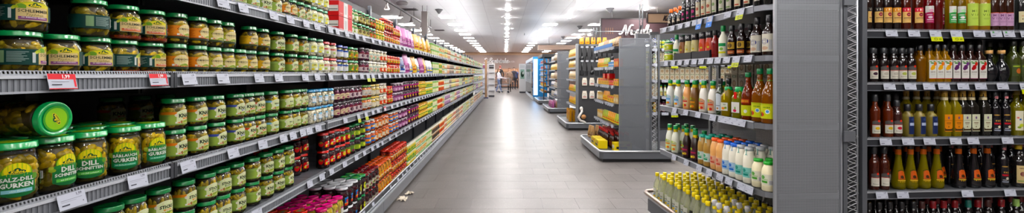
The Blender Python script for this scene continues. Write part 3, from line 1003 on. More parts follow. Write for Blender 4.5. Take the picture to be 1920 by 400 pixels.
# ---------------------------------------------------------------- the gondolas further down
def far_gondola(label, X, Y, L, W, levels, panel=None, top=1.85, with_truss=True, colr='#85888d', back='#2e2f33'):
    """X: outer edge of the tray, Y: near end of the tray; levels: shelf heights"""
    g = tag(link('gondola', None, loc=(X, Y, 0)), label, 'shelf')
    mb = MB(); mb.prism([(0.05, 0.04), (W - .05, 0.04), (W - .05, L - 0.05), (0.05, L - 0.05)], 0, 0.05, '#1a1a1c')
    part('toe_kick', mb, 'paint', g)
    mb = MB(); mb.prism([(0.05, 0.0), (W, 0.0), (W, L), (0.04, L), (0.0, L - 0.06), (0.0, 0.06)], 0.05, 0.15, '#7f8287')
    part('base_tray', mb, 'metal', g)
    mb = MB(); mb.tube([(W, 0.0, 0.16), (0.06, 0.0, 0.16), (0.015, 0.02, 0.16), (0.0, 0.07, 0.16), (0.0, L - 0.07, 0.16), (0.04, L, 0.16), (W, L, 0.16)], 0.016, 8, '#d3d6da')
    part('tray_rim', mb, 'metal', g)
    x0 = 0.24
    for z in levels:
        mb = MB(); mb.prism([(x0, 0.14), (x0 + 0.06, 0.08), (x0 + 0.42, 0.08), (x0 + 0.42, L - 0.1), (x0, L - 0.1)], -0.03, 0, '#44464a')
        s = part('shelf', mb, 'metal', g, loc=(0, 0, z))
        mb = MB(); mb.box(x0 - 0.008, 0.14, -0.034, x0, L - 0.1, 0.006, '#9b9ea4')
        part('front_rail', mb, 'metal', s)
        n = int((L - 0.3) / 0.13)
        for k in range(n):
            if (k * 7 + int(z * 10)) % 6 == 0: continue
            o = link('price_tag', tag_me('white', '1,59'), s, loc=(x0 - 0.012, 0.2 + k * 0.13, 0.002))
            o.rotation_euler = (0, 0, PI); o.scale = (1, 1.2, 1.2)
    mb = MB(); mb.box(x0 + 0.44, 0.1, 0.15, x0 + 0.46, L - 0.1, top - 0.05, back)
    part('back_panel', mb, 'paint', g)
    if panel:
        mb = MB(); mb.poly([(0, 0, 0.15), (panel, 0, 0.15), (panel, 0, top), (0, 0, top)], colr)
        part('perforated_panel', mb, 'perforated', g, loc=(x0 + 0.06, 0.066, 0))
        mb = MB(); mb.poly([(0, 0, 0.15), (panel, 0, 0.15), (panel, 0, top), (0, 0, top)], colr)
        part('inner_panel', mb, 'perforated', g, loc=(x0 + 0.063, 0.078, 0))
        mb = MB()
        for q in ((x0 + 0.052, 0.06, .15, x0 + 0.062, 0.072, top), (x0 + 0.058 + panel, 0.06, .15, x0 + 0.068 + panel, 0.072, top), (x0 + 0.06, 0.06, top, x0 + 0.06 + panel, 0.072, top + .01)):
            mb.box(*q, '#8f9297')
        part('panel_frame', mb, 'metal', g)
        if with_truss:
            truss(g, x0 + 0.07 + panel, x0 + 0.21 + panel, 0.05, 0.15, top + 0.06, 0.075, 0.0045, plates=(0.88, top - .1))
            mb = MB(); mb.box(x0 + 0.06 + panel, 0.04, top + .06, x0 + 0.19 + panel, 0.09, top + .1, '#222326')
            part('end_cap', mb, 'plastic', g)
    return g
G2X, G2Y, G2L = 1.385, 6.45, 1.70
G2LV = (1.70, 1.40, 1.115, 0.845, 0.525)
g2 = far_gondola('grey gondola with perforated end panel beside the pasta sign, second one on the right', G2X, G2Y, G2L, 1.1, G2LV, panel=0.44, top=1.81)
mb = MB(); mb.box(.221, .2, 1.706, .227, 1.55, 1.762, '#2f84d0'); part('blue_shelf_strip', mb, 'print', g2)
# posts with wire rail that stand above it
for (px, y0, y1, Yw) in ((1202, 8, 62, 8.0), (1116, 52, 75, 8.1)):
    a, b = PXY(px, y1, Yw), PXY(px, y0, Yw)
    hx = 0.028
    mb = MB()
    mb.tube([(-hx, 0, 0), (-hx, 0, b[2] - a[2])], 0.008, 6, '#6d6f73')
    mb.tube([(hx, 0, 0), (hx, 0, b[2] - a[2])], 0.008, 6, '#6d6f73')
    n = int((b[2] - a[2]) / 0.03)
    mb.tube([(hx if i % 2 else -hx, 0, i * 0.03) for i in range(n)], 0.005, 5, '#a9acb0')
    part('lattice_post', mb, 'metal', g2, loc=(a[0] - G2X, Yw - G2Y, a[2]))
a, b = PXY(1118, 59.5, 8.05), PXY(1202, 58.5, 8.05)
mb = MB(); mb.tube([(a[0] - G2X, 8.05 - G2Y, a[2]), (b[0] - G2X, 8.05 - G2Y, b[2])], 0.008, 6, '#a3a5a9')
part('wire_rail', mb, 'metal', g2)

g3 = far_gondola('dark gondola with hanging kitchen utensils on its end', 1.40, 10.1, 1.8, 1.25, (1.70, 1.44, 1.16, 0.86, 0.55), top=1.85)
# end panel for utensils
mb = MB(); mb.box(0.28, 0.055, 0.15, 1.2, 0.075, 1.95, '#2b2b2e')
part('peg_panel', mb, 'paint', g3)
mb = MB(); mb.box(0.28, 0.08, 1.955, 1.2, 0.5, 1.975, '#55575c'); part('top_board', mb, 'metal', g3)
mb = MB(); mb.box(0.22, 0.03, 0.15, 0.28, 0.08, 1.98, '#8b8d90')
part('corner_post', mb, 'metal', g3)
g4 = far_gondola('grey gondola with narrow end panel, third on the right', 1.41, 14.4, 2.2, 1.0, (1.72, 1.42, 1.12, 0.82, 0.5), panel=0.36, top=2.02, with_truss=False)
g5 = far_gondola('black shelving beside the blue lit cooler', 1.41, 18.6, 2.6, 1.0, (1.75, 1.5, 1.25, 1.0, 0.75, 0.5), panel=None, top=2.05)
mb = MB(); mb.box(0.15, 0.0, 2.0, 1.0, 2.5, 2.12, '#232427')
part('canopy', mb, 'paint', g5)
mb = MB(); mb.box(0.2, 0.0, 0.15, 0.24, 0.06, 2.0, '#232427')
part('corner_post', mb, 'paint', g5)

# blue lit drinks cooler further on
def cooler():
    c = tag(link('drinks_cooler', None, loc=(1.36, 21.6, 0)), 'tall drinks cooler glowing blue and white along the aisle', 'cooler')
    L = 7.5
    mb = MB(); mb.box(0, 0, 0, 0.7, L, 0.16, '#c9ced6'); part('plinth', mb, 'paint', c)
    mb = MB(); mb.box(0.6, 0, 0.16, 0.7, L, 2.1, '#5b83b8'); part('back_panel', mb, 'paint', c)
    mb = MB(); mb.box(0.0, 0, 1.95, 0.7, L, 2.12, '#d8e2ee'); part('canopy', mb, 'paint', c)
    mb = MB(); mb.box(0.0, -0.04, 0.16, 0.7, 0, 2.12, '#3a9be0'); part('side_panel', mb, 'paint', c)
    mb = MB(); mb.box(0.03, -0.055, 0.25, 0.22, -0.041, 2.0, '#ffffff'); part('backlit_strip', mb, 'cool_light', c)
    mb = MB(); mb.box(0.05, 0.05, 1.92, 0.1, L - .05, 1.945, '#ffffff'); part('light_strip', mb, 'cool_light', c)
    mb = MB(); mb.box(0.05, 0.02, 0.2, 0.09, 0.05, 1.9, '#ffffff'); part('light_strip', mb, 'cool_light', c)
    for z in (0.5, 0.85, 1.2, 1.55):
        mb = MB(); mb.box(0.08, 0.03, z - .02, 0.6, L - .03, z, '#c3d3e6'); part('shelf', mb, 'paint', c)
    for k in range(6):
        mb = MB(); mb.box(-0.006, 0.1 + k * 1.23, 0.18, 0.0, 1.25 + k * 1.23, 1.94, '#9ec7ee')
        d = part('glass_door', mb, 'glass', c)
        mb = MB(); mb.box(-0.03, 1.18 + k * 1.23, 0.8, -0.008, 1.21 + k * 1.23, 1.4, '#dfe6ee'); part('door_handle', mb, 'metal', d)
    return c
cooler()
# a cross shelf seen through the near gondola
cs = tag(link('cross_shelf', None, loc=(2.62, 8.5, 0)), 'shelf with boxes and jars glimpsed behind the near gondola', 'shelf')
CZ = (1.78, 1.49, 1.18, 0.86, 0.55)
mb = MB(); mb.box(0, 0.36, 0, 2.2, 0.4, 2.1, '#3a3a3d'); part('back_panel', mb, 'paint', cs)
mb = MB(); mb.box(0, 0, 0, 2.2, 0.36, 0.2, '#55575b'); part('base_tray', mb, 'paint', cs)
for z in CZ:
    mb = MB(); mb.box(0, 0.0, -0.03, 2.2, 0.36, 0, '#2a2b2e')
    s = part('shelf', mb, 'paint', cs, loc=(0, 0, z))
    for k in range(12):
        o = link('price_tag', tag_me('yellow' if k % 3 == 0 else 'white', '2,79'), s, loc=(0.09 + k * 0.18, -0.004, 0.0))
        o.rotation_euler = (0, 0, -PI / 2); o.scale = (1, 1.8, 1.4)
for x in (0.0, 2.2):
    mb = MB(); mb.box(x - .02, 0.3, 0, x + .02, 0.4, 2.1, '#66686c'); part('upright', mb, 'metal', cs)

# added light troughs on the shelving, invented to brighten the ceiling
def added_uplight(x, y0, y1, z, label, w_=.04):
    mb = MB(); L = y1 - y0
    mb.box(-.05, 0, -.05, .05, L, -.045, '#6a6c70'); mb.box(-.05, 0, -.045, -.045, L, .0, '#6a6c70'); mb.box(.045, 0, -.045, .05, L, .0, '#6a6c70')
    o = tag(link('added_light_trough', mb.mesh('added_light_trough', 'paint'), loc=(x, y0, z)), label, 'light', 'added light troughs that brighten the ceiling')
    mb = MB(); mb.box(-w_, .01, -.03, w_, L - .01, -.02, '#ffffff')
    part('added_fill_strip', mb, 'added_uplight', o)
    for ly in (.1, L - .14):
        mb = MB(); mb.box(-.056, ly, -.05, .056, ly + .04, -.046, '#55575c'); part('bracket', mb, 'paint', o, loc=(0, 0, -.0045))
added_uplight(-1.70, 0.4, 22.6, 2.04, 'long added fill-light trough behind the top of the pickle shelf', .022)
added_uplight(G2X + .757, G2Y + .2, G2Y + 1.6, 1.75, 'added fill-light trough on the second gondola')
added_uplight(1.40 + .757, 10.3, 11.8, 1.80, 'added fill-light trough on the utensil gondola')
added_uplight(1.41 + .757, 14.6, 16.5, 1.95, 'added fill-light trough on the third gondola')
added_uplight(1.41 + .78, 18.8, 28.8, 2.175, 'long added fill-light trough on top of black shelving and cooler', .02)
added_uplight(3.2, 8.98, 14.0, 2.05, 'added fill-light trough running back from the cross shelf')

# ================================================================ goods: one builder per kind, copied later
class Kind:
    def __init__(s, stem, cat, desc, parts, r, h):
        s.stem, s.cat, s.desc, s.parts, s.r, s.h = stem, cat, desc, parts, r / 100, h / 100
        s.me = None; s.one = None; s.count = 0
    def meshes(s):
        if s.me is None:
            s.me = [(n, mb.mesh(n, m)) for n, mb, m in s.parts]
        return s.me
    def single(s):
        if s.one is None:
            al = MB(); ms = []
            for n, mb, m in s.parts:
                if m not in ms: ms.append(m)
                al.join(mb, mi=ms.index(m))
            s.one = al.mesh(s.stem, *ms)
        return s.one
KD = {}
PLACED = []
def place(key, pos, rotz, where, full=True, tilt=None, group=None):
    k = KD[key]
    if full and len(k.parts) > 1:
        ms = k.meshes()
        o = link(k.stem, ms[0][1], loc=pos, rotz=rotz)
        for n, me in ms[1:]:
            link(n, me, o)
    else:
        o = link(k.stem, k.single(), loc=pos, rotz=rotz)
    if tilt: o.rotation_euler = tilt
    o['category'] = k.cat
    PLACED.append((o, k, where, group))
    return o

def rnd_rot():
    a, b, c = [random.uniform(-.5, .5) for _ in range(3)]
    return Matrix.Rotation(a, 3, 'X') @ Matrix.Rotation(b, 3, 'Y') @ Matrix.Rotation(c * 6, 3, 'Z')

G_PAL = ['#8c7a1a', '#a08a24', '#6a5c12', '#b89c2e', '#776818', '#95811e', '#574c10', '#c0a83a']
def fill(style, R, z0, z1, pal, brine, seed=1, dens=1.0):
    """what the jar holds: a brine core, darkened for gherkins as the shade between them, with the pieces pressed against the glass"""
    rs = random.Random(seed)
    mb = MB()
    Rc = R * .93
    q = .96 if style == 'plain' else .84
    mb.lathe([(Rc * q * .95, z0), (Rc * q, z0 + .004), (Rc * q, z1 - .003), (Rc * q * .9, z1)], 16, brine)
    if style == 'plain':
        return mb
    hh = z1 - z0
    def put(rad, cnt, el, tilt):
        for i in range(cnt):
            a = rs.uniform(0, 2 * PI)
            r3 = (rad * rs.uniform(.8, 1.1), rad * rs.uniform(.8, 1.1), rad * el * rs.uniform(.8, 1.1))
            tl = rs.uniform(-tilt, tilt)
            ext = max(r3[1], math.hypot(r3[2] * math.cos(tl), r3[1] * math.sin(tl)))
            z = rs.uniform(z0 + ext, max(z0 + ext, z1 - ext))
            tan = max(r3[1], r3[2] * abs(math.sin(tl))) * .82
            rr = math.sqrt(max((Rc * .35) ** 2, (Rc - r3[0] * .55) ** 2 - tan * tan)) - r3[0] * .2
            M = Matrix.Rotation(a, 3, 'Z') @ Matrix.Rotation(tl, 3, 'X')
            mb.ball((rr * math.cos(a), rr * math.sin(a), z), r3, rs.choice(pal), M, 8, 5)
    if style == 'gherkin':
        put(.0108, int(64 * dens), 2.2, 1.6)
    elif style == 'slice':
        put(.0135, int(44 * dens), 1.1, 1.5); put(.0095, 34, 2.2, 1.5)
    elif style == 'onion':
        put(.009, int(70 * dens), 1.05, 1)
    elif style == 'mix':
        put(.009, int(56 * dens), 1.4, 1.5)
    elif style == 'stick':
        put(.0075, int(44 * dens), 3.6, .25)
    return mb

def lid_mb(R, z0, z1, c, topc=None, n=24):
    mb = MB()
    t = topc or c
    prof = [(R * .97, z0 - .0005), (R * 1.01, z0 + .0008), (R * 1.02, z0 + .003), (R * 1.0, z0 + .0045), (R * 1.0, z1 - .0025), (R * .97, z1 - .0006), (R * .93, z1), (R * .86, z1), (R * .83, z1 - .0013), (0.0001, z1 - .0011)]
    mb.lathe(prof, n, cols=[c] * 7 + [t] * 2)
    return mb

def jar(key, stem, desc, R, h, lidc, style, items, pal=G_PAL, brine='#2c2408', lidtop=None, lidart=None, n=24, neck=.84, lid_h=1.5, seed=None, dens=1.0, cat='jar'):  # dark default brine also paints the shade between the gherkins
    r, H_ = R / 100, h / 100
    zl = H_ - lid_h / 100
    g = MB()
    g.lathe([(r * .5, .001), (r * .9, 0), (r * .985, .003), (r, .007), (r, H_ * .66), (r * .985, H_ * .71), (r * .93, H_ * .765), (r * neck, H_ * .82), (r * neck * .97, zl + .002)], n, '#eef4ee')
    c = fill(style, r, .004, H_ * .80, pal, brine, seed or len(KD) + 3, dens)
    l = lid_mb(r * neck * 1.06, zl, H_, lidc, lidtop, n)
    parts = [(stem, g, 'glass'), ('contents', c, 'food'), ('lid', l, 'lid')]
    if lidart:
        parts.append(('lid_print', art(MB(), disc(h), lidart), 'print'))
    if items:
        parts.append(('label', art(MB(), cyl(R), items), 'print'))
    KD[key] = Kind(stem, cat, desc, parts, R, h)

GREEN = '#0a9350'
DKG = '#163f38'
def nutri(u, v):
    return [('R', u, v, u + 1.55, v + .62, '#ece9e2'), ('R', u + .55, v + .12, u + .85, v + .45, '#e8c23a'), ('R', u + .88, v + .05, u + 1.2, v + .55, '#e27a2c'), ('R', u + 1.22, v + .12, u + 1.45, v + .45, '#d4442f')]
def oval_logo(u, v, s, slope=0.0):
    return [('E', u, v, 1.35 * s, .5 * s, '#f1d21d'), ('E', u, v + .33 * s, .5 * s, .42 * s, '#0d4c2c'), ('E', u, v, 1.25 * s, .42 * s, '#0d4c2c'), ('E', u, v + .34 * s, .16 * s, .16 * s, '#f1d21d'), ('T', 'Kühne', u, v - .02 * s, .72 * s, '#f4dc2a', .03, .25)]
def badge(u, v, s, slope=.12):
    return [('P', [(u - 1.5 * s, v - .35 * s), (u + 1.5 * s, v - .35 * s + 3 * s * slope * .4), (u + 1.4 * s, v + .35 * s + 3 * s * slope * .4), (u - 1.35 * s, v + .38 * s)], '#cf2f2c'), ('T', 'Hengstenberg', u, v + .1 * s, .42 * s, '#f6ead8', .01, 0, .06)]
def lines(u0, v0, u1, n, dv, c):
    out = []
    for i in range(n):
        out.append(('R', u0, v0 - i * dv - dv * .45, u1 - (i * 37 % 5) * .08 * (u1 - u0), v0 - i * dv, c))
    return out

def schlemmer(key, desc, band, chili):
    W = 13.5
    it = [('R', -W, 2.3, W, 6.0, DKG)]
    it += [('A', -3.1, 5.4, 3.1, 6.1, .75, '#b7bf2e'), ('R', -3.1, 2.4, 3.1, 5.9, '#d9c28d'), ('A', -3.0, 5.5, 3.0, 6.0, .6, '#dbcf35'), ('A', -3.0, 5.2, -1.4, 5.9, .4, '#6f9a35'),
           ('R', 2.6, 2.5, 3.1, 5.6, '#c3b23a'), ('E', -3.2, 5.5, .55, .35, '#a9b93a'), ('E', -3.6, 5.2, .4, .3, '#c5cc5a')]
    it += oval_logo(.1, 5.95, .95)
    it += [('T', 'SCHLEMMER', 0, 4.62, 1.0, '#232a22', .012), ('T', 'Töpfchen', 0, 3.75, .85, '#6f6a3c', 0, .35), ('R', -2.7, 2.95, 2.7, 3.3, band), ('R', -2.7, 2.62, 2.7, 2.86, band), ('T', 'mit Senfkörnern verfeinert', 0, 3.12, .3, '#f3ecec')]
    it += lines(-8.6, 5.4, -5.0, 8, .32, '#8fa59f') + [('R', -10.6, 2.8, -9.0, 5.6, '#7f9d74'), ('R', -4.4, 2.8, -3.8, 5.2, '#cfd6d2')]
    it += lines(5.2, 5.4, 8.4, 8, .32, '#8fa59f') + [('R', 9.2, 2.9, 10.8, 5.6, '#7f9d74')]
    if chili:
        it += [('E', 3.9, 4.4, .7, .18, '#d33a2a'), ('E', 4.4, 3.4, .55, .35, '#e07a2c')]
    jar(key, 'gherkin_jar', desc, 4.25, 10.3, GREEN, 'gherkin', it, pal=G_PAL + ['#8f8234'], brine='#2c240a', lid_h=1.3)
    if chili:
        parts = KD[key].parts
        mb = MB(); mb.lathe([(.0402, .004), (.0410, .006), (.0410, .011), (.0402, .013)], 18, '#8a3a16')
        rs = random.Random(5)
        for i in range(60):
            a = rs.uniform(0, 2 * PI)
            mb.ball((.0405 * math.cos(a), .0405 * math.sin(a), rs.uniform(.007, .017)), (.0014, .002, .0016), rs.choice(['#b8481c', '#7a2c10', '#c87a2c']), None, 5, 3)
        parts.append(('spice_layer', mb, 'food'))
schlemmer('sch_p', 'squat gherkin jar, dark green label, purple band', '#7d3a86', False)
schlemmer('sch_o', 'squat gherkin jar, dark green label, orange band', '#d2582c', True)

def cornichon(key, desc, c1, c2):
    it = [('R', -7.5, 2.6, 7.5, 6.3, c1), ('R', -7.5, 2.6, 7.5, 3.0, c2), ('E', .6, 4.7, 2.75, 2.15, '#dcc890'), ('E', .6, 4.75, 2.5, 1.9, '#e4d4a2'), ('R', -7.5, 1.9, 7.5, 2.6, '#2c3a22')]
    it += badge(.6, 6.3, .95) + [('T', 'CORNICHONS', .6, 5.1, .95, '#1c1a12', .03), ('R', -.9, 4.45, 2.1, 4.55, '#8a8358')]
    it += [('E', 1.4, 3.35, 1.0, .38, '#7f9a3a'), ('E', .4, 3.2, .8, .32, '#93a94a'), ('E', 2.3, 3.1, .6, .28, '#6c8a32'), ('E', -.2, 3.6, .35, .3, '#e6e0b0')] + nutri(-2.6, 2.9)
    it += lines(-6.6, 5.6, -3.6, 6, .4, c2) + lines(3.9, 5.6, 6.6, 6, .4, c2)
    jar(key, 'cornichon_jar', desc, 3.75, 10.6, '#0c8446', 'gherkin', it, dens=1.2)
cornichon('cor_o', 'cornichon jar with orange label', '#e08b35', '#b9601f')
cornichon('cor_g', 'cornichon jar with yellow-green label', '#b3b548', '#7e8c2f')
cornichon('cor_y', 'cornichon jar with golden yellow label', '#dcae28', '#a9821c')

def knax(key, desc, strip, word_, sub, R=3.95, h=10.6, text_size=1.55, stem='pickle_jar', style='gherkin', subc=None):
    it = [('R', -8, 1.9, 8, 6.2, '#98b054'), ('A', -8, 5.2, -1.6, 5.9, .3, strip), ('R', -8, 5.3, -1.6, 6.1, strip), ('A', -2.2, 2.2, 3.6, 5.9, .95, '#e6e8c4'), ('A', -2.0, 2.0, 3.4, 5.6, 1.0, '#d4deaa'),
          ('E', 1.2, 2.6, 2.6, .75, '#9c6a3c'), ('E', 1.6, 2.8, 1.4, .38, '#6f8f2f'), ('E', .6, 2.55, 1.1, .3, '#8fa83c'), ('E', 2.5, 2.5, .7, .28, '#c8cf6a')]
    it += [('R', -8, 1.6, 8, 2.0, '#7f9a4a')]
    it += badge(.9, 5.95, .95) + [('T', word_, .8, 4.72, text_size * 1.12, '#10180b', .045)]
    it += [('R', -.3, 3.55, 2.3, 4.0, subc or strip), ('T', sub, 1.0, 3.77, .38, '#f3efe4', .01)]
    it += nutri(-2.6, 2.15) + [('E', -2.3, 5.0, .5, .5, '#e9e4d2'), ('R', -2.55, 4.95, -2.05, 5.15, '#b03030')]
    it += lines(-7.2, 5.0, -4.0, 7, .36, '#87a055') + lines(4.4, 5.0, 7.0, 7, .36, '#87a055')
    jar(key, stem, desc, R, h, '#0c8446', style, it, dens=1.1)
knax('knax_g', 'pickle jar, light green label, dark subtitle', '#9cb764', 'KNAX', 'ORIGINAL', subc='#3f6a2c')
knax('knax_o', 'pickle jar, light green label, orange stripe', '#e08430', 'KNAX', 'DILL')
knax('knax_b', 'pickle jar, light green label, blue stripe', '#4a549c', 'KNAX', 'WÜRZIG')
knax('knax_r', 'pickle jar, light green label, red stripe', '#cf4a2c', 'KNAX', 'CHILI')
knax('sticks_o', 'gherkin stick jar with orange stripe', '#dc8a3c', 'STiCKS', 'WÜRZIG', text_size=1.25, style='stick')
knax('sticks_g', 'gherkin stick jar with green label', '#a8bd72', 'STiCKS', 'ORIGINAL', text_size=1.25, style='stick', subc='#3f6a2c')
knax('lblue', 'mild pickle jar with light blue stripe', '#8cc3de', 'MILDE', 'GURKEN', text_size=1.15, R=4.1)
knax('bio', 'pickle jar with pale green label', '#b4c878', 'BIO', 'GURKEN', text_size=1.2)
knax('goldlab', 'pickle jar with gold label', '#d2a93a', 'GOLD', 'EDEL', text_size=1.2, subc='#7a5a1a')

def dill(key, desc, l1, l2, sub, subc, blue=False):
    W = 3.3
    it = [('E', 0, 6.9, 2.7, 2.5, '#4f9a2c'), ('E', 0, 7.2, 2.5, 2.2, '#a9c32a'), ('E', 0, 7.6, 2.2, 1.75, '#e6d622'),
          ('A', -W, 2.4, W, 6.4, .7, '#2c7a36'), ('A', -W + .1, 2.2, W - .1, 5.6, .5, '#1e6a34'), ('E', 0, 2.6, W - .2, 1.1, '#1a6232'),
          ('E', -3.3, 5.6, .7, .45, '#8aa23a'), ('E', -3.5, 6.2, .5, .4, '#a8b44a'), ('E', 3.2, 5.9, .6, .7, '#5d8f34')]
    it += oval_logo(0, 7.35, 1.15)
    it += [('T', l1, 0, 5.55, fit(l1, 5.7, 1.75), '#e6e8e0', .03), ('T', l2, 0, 4.2, fit(l2, 5.7, 1.55), '#e6e8e0', .03)]
    it += [('R', -2.6, 2.5, 2.6, 3.3, subc), ('T', sub, 0, 2.9, .5, '#ecf6e6', .008, .2)]
    it += [('R', -6.2, 4.0, -4.9, 5.9, '#e6e6e2')] + [('R', -6.0 + .2 * i, 4.2, -5.9 + .2 * i, 5.7, '#444444') for i in range(5)] + lines(5.2, 6, 7.8, 7, .4, '#2f7a3a')
    la = [('E', 0, 0, 3.2, 3.2, '#3f9a34'), ('E', 0, 0, 2.7, 2.7, '#8cc23a')] + oval_logo(0, 0, 1.25)
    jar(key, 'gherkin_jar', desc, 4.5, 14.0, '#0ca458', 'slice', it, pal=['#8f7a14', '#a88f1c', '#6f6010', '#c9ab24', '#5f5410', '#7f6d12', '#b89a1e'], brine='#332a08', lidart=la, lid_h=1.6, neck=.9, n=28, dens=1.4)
dill('salz', 'tall dill gherkin jar, pale blue band', 'SALZ-DILL', 'GURKEN', 'ohne Zucker', '#8fc4cc')
dill('dill', 'tall sliced dill pickle jar', 'DILL', 'SCHNITTEN', 'mit Dill verfeinert', '#5bb04c')
dill('baer', 'tall wild garlic gherkin jar', 'BÄRLAUCH', 'GURKEN', 'mit Bärlauch verfeinert', '#3f9f78')

def plain_label(main, band=None, blob=None, txt=None, v0=2.0, v1=6.6, W=7.0, tc='#2b2b2b', bandv=.75, blob2=None, ts=.9):
    it = [('R', -W, v0, W, v1, main)]
    hgt = v1 - v0
    if band: it.append(('R', -W, v0 + hgt * bandv, W, v1, band))
    if blob: it.append(('E', .2, v0 + hgt * .42, 1.7, hgt * .3, blob))
    if blob2: it.append(('E', -1.6, v0 + hgt * .25, .9, hgt * .18, blob2)); it.append(('E', 2.1, v0 + hgt * .25, .8, hgt * .16, blob2))
    if txt: it.append(('T', txt, .1, v0 + hgt * .66, ts, tc, .02))
    return it
ON = ['#e8e2cf', '#f0ecdf', '#d9d2ba', '#e2dcc6']
jar('onion_b', 'pearl_onion_jar', 'pearl onion jar with bright blue lid', 3.7, 10.2, '#1b9ad0', 'onion', [('R', -1.2, 2.6, 3.4, 6.2, '#e9ecec'), ('R', -1.2, 5.6, 3.4, 6.2, '#5bb4dc'), ('P', [(1.2, 3.0), (3.2, 3.0), (3.2, 5.2)], '#d8573a'), ('R', -1.2, 2.6, 3.4, 2.9, '#3f9fd0'), ('T', 'PERL', .6, 5.0, .8, '#3a6a9a', .01)], ON, '#bfb694')
jar('onion_y', 'pearl_onion_jar', 'pearl onion jar with round yellow badge', 3.9, 10.6, '#17905a', 'onion', [('R', -7, 2.2, 7, 6.6, '#d9e0c8'), ('E', 0, 5.0, 1.9, 1.6, '#e6e23a')] + oval_logo(0, 5.2, .9) + [('E', 1.4, 2.9, 1.3, .6, '#eef0e6'), ('E', -1.2, 2.9, 1.1, .6, '#e3d63a'), ('R', -6, 2.4, -3, 5.6, '#c3d0a8')], ON, '#c8c3a2')
jar('onion_r', 'pearl_onion_jar', 'white vegetable jar with red lid', 3.7, 10.2, '#d8332a', 'onion', [('R', -7, 2.2, 7, 6.6, '#ded9c4'), ('R', -7, 5.2, 7, 6.0, '#c9382c'), ('E', 1.2, 3.6, 1.6, .9, '#f4f2ea'), ('E', -1.6, 3.4, .9, .6, '#a9c05a'), ('T', 'SELLERIE', 0, 5.6, .7, '#f6f0e6', .01)], ON, '#c9c09c')
MX = ['#c8602a', '#7a8a2c', '#d8b040', '#e2dcc0', '#94381f', '#5d7026']
jar('mix_b', 'vegetable_jar', 'mixed vegetable jar with blue lid', 3.6, 9.8, '#2b3f9a', 'mix', plain_label('#dfe2ea', '#2f4f9a', '#e9e6da', 'MIXED', ts=.8), MX, '#6a4a1a')
jar('mix_g', 'vegetable_jar', 'mixed vegetable jar with green lid', 3.6, 9.8, GREEN, 'mix', plain_label('#6a8a3a', None, '#d8702a', None) + oval_logo(0, 5.4, .8) + [('E', -1.6, 3.2, .8, .6, '#e6d84a')], MX, '#6a4a1a')
jar('olive', 'vegetable_jar', 'dark antipasti jar with green lid', 3.6, 9.8, GREEN, 'mix', plain_label('#cfc27a', '#3f6a3c', '#5a4526', 'MIX', ts=.8), ['#5a4a1c', '#6b5a24', '#8a7c3a', '#3a2f18', '#c8b060'], '#3a2f14')
CB = ['#4a1230', '#5a1a3c', '#3a0e28', '#6a2248']
jar('cab_p', 'cabbage_jar', 'red cabbage jar with beige label', 3.7, 10.4, '#2c1622', 'mix', [('R', -7, 2.0, 7, 6.4, '#6a1c44'), ('A', -2.8, 2.2, 2.8, 5.0, .9, '#e0cda6'), ('P', [(-2.4, 5.2), (2.4, 5.4), (2.2, 6.2), (-2.2, 6.1)], '#cf3a2c'), ('T', 'ROTKOHL', 0, 4.6, .85, '#5a1a38', .015), ('E', .6, 3.1, 1.5, .6, '#8a2a5a')], CB, '#32091f')
jar('cab_w', 'cabbage_jar', 'red cabbage jar with white label', 3.7, 10.4, '#30202a', 'mix', plain_label('#d9c6c6', '#7a2434', '#4a1c36', 'ROTKOHL', tc='#5a1a38', ts=.75), CB, '#32091f')
jar('cab_pink', 'cabbage_jar', 'cabbage jar with pink lilac label', 3.9, 10.0, '#c9b8c4', 'mix', plain_label('#c088ac', '#8a3a74', '#e0c0d4', 'KOHL', ts=.9, tc='#6a1c54'), CB, '#4a1438')
jar('cab_d', 'cabbage_jar', 'dark cabbage jar with yellow-pink label', 3.6, 10.4, '#4a1438', 'mix', plain_label('#4c123c', '#c43a84', '#e0b83a', None), CB, '#2c0a22')
BT = ['#3a0a14', '#4a0f1a', '#2a060e']
jar('beet_r', 'beetroot_jar', 'dark beetroot jar with red lid', 3.9, 11.0, '#d43a22', 'mix', [('A', -2.8, 2.0, 2.8, 5.0, .8, '#c8281e'), ('E', -.2, 5.2, 2.4, .8, '#e2341f'), ('E', -1.5, 3.1, .75, .75, '#e8d83a'), ('E', .9, 5.0, 1.5, .6, '#5f8a2f'), ('E', .3, 5.4, .8, .5, '#d8dcae'), ('T', 'BARLOTTI', .3, 4.1, .95, '#f6e6d4', .02, .2, .1), ('R', 3.6, 2.4, 5.6, 6.0, '#2a3a1c'), ('E', 4.6, 4.4, .9, 1.4, '#c4d6b0'), ('E', -5.0, 4.2, 1.6, 1.6, '#c42a1e'), ('E', -5.0, 5.0, 1.0, .4, '#5f8a2f')], BT, '#1c0509', n=22)
jar('beet_y', 'beetroot_jar', 'beetroot jar with red lid, yellow-red label', 3.6, 10.4, '#d43a22', 'mix', plain_label('#b9301e', '#5f8a2f', '#e8c83a', 'BEETE', tc='#f6ead0', ts=.8), BT, '#1c0509')
jar('beet_g', 'beetroot_jar', 'beetroot jar with green lid and yellow badge', 3.8, 10.6, '#178a4a', 'mix', plain_label('#5f7f3a', None, None) + [('E', 1.4, 4.6, 1.5, 1.5, '#e6de3a'), ('E', -1.2, 2.9, 1.2, .8, '#7a2050'), ('E', 1.4, 4.6, .9, .4, '#1f5a34')], BT, '#1e0610')
jar('beet_gg', 'beetroot_jar', 'beetroot jar with green lid, green label', 3.8, 10.6, '#178a4a', 'mix', plain_label('#8faa3c', '#2c2c22', '#d8dc5a', 'ROTE', ts=.9), BT, '#1e0610')
CR = ['#d8762a', '#e08a3a', '#c8641e', '#e49a4c']
jar('carrot_b', 'carrot_jar', 'carrot jar with blue label', 3.6, 10.4, '#e6e2da', 'mix', plain_label('#e0863a', '#3a78c4', '#f0d8b0', None) + [('R', -7, 2.0, 7, 3.4, '#2f6cc0')], CR, '#b9561a')
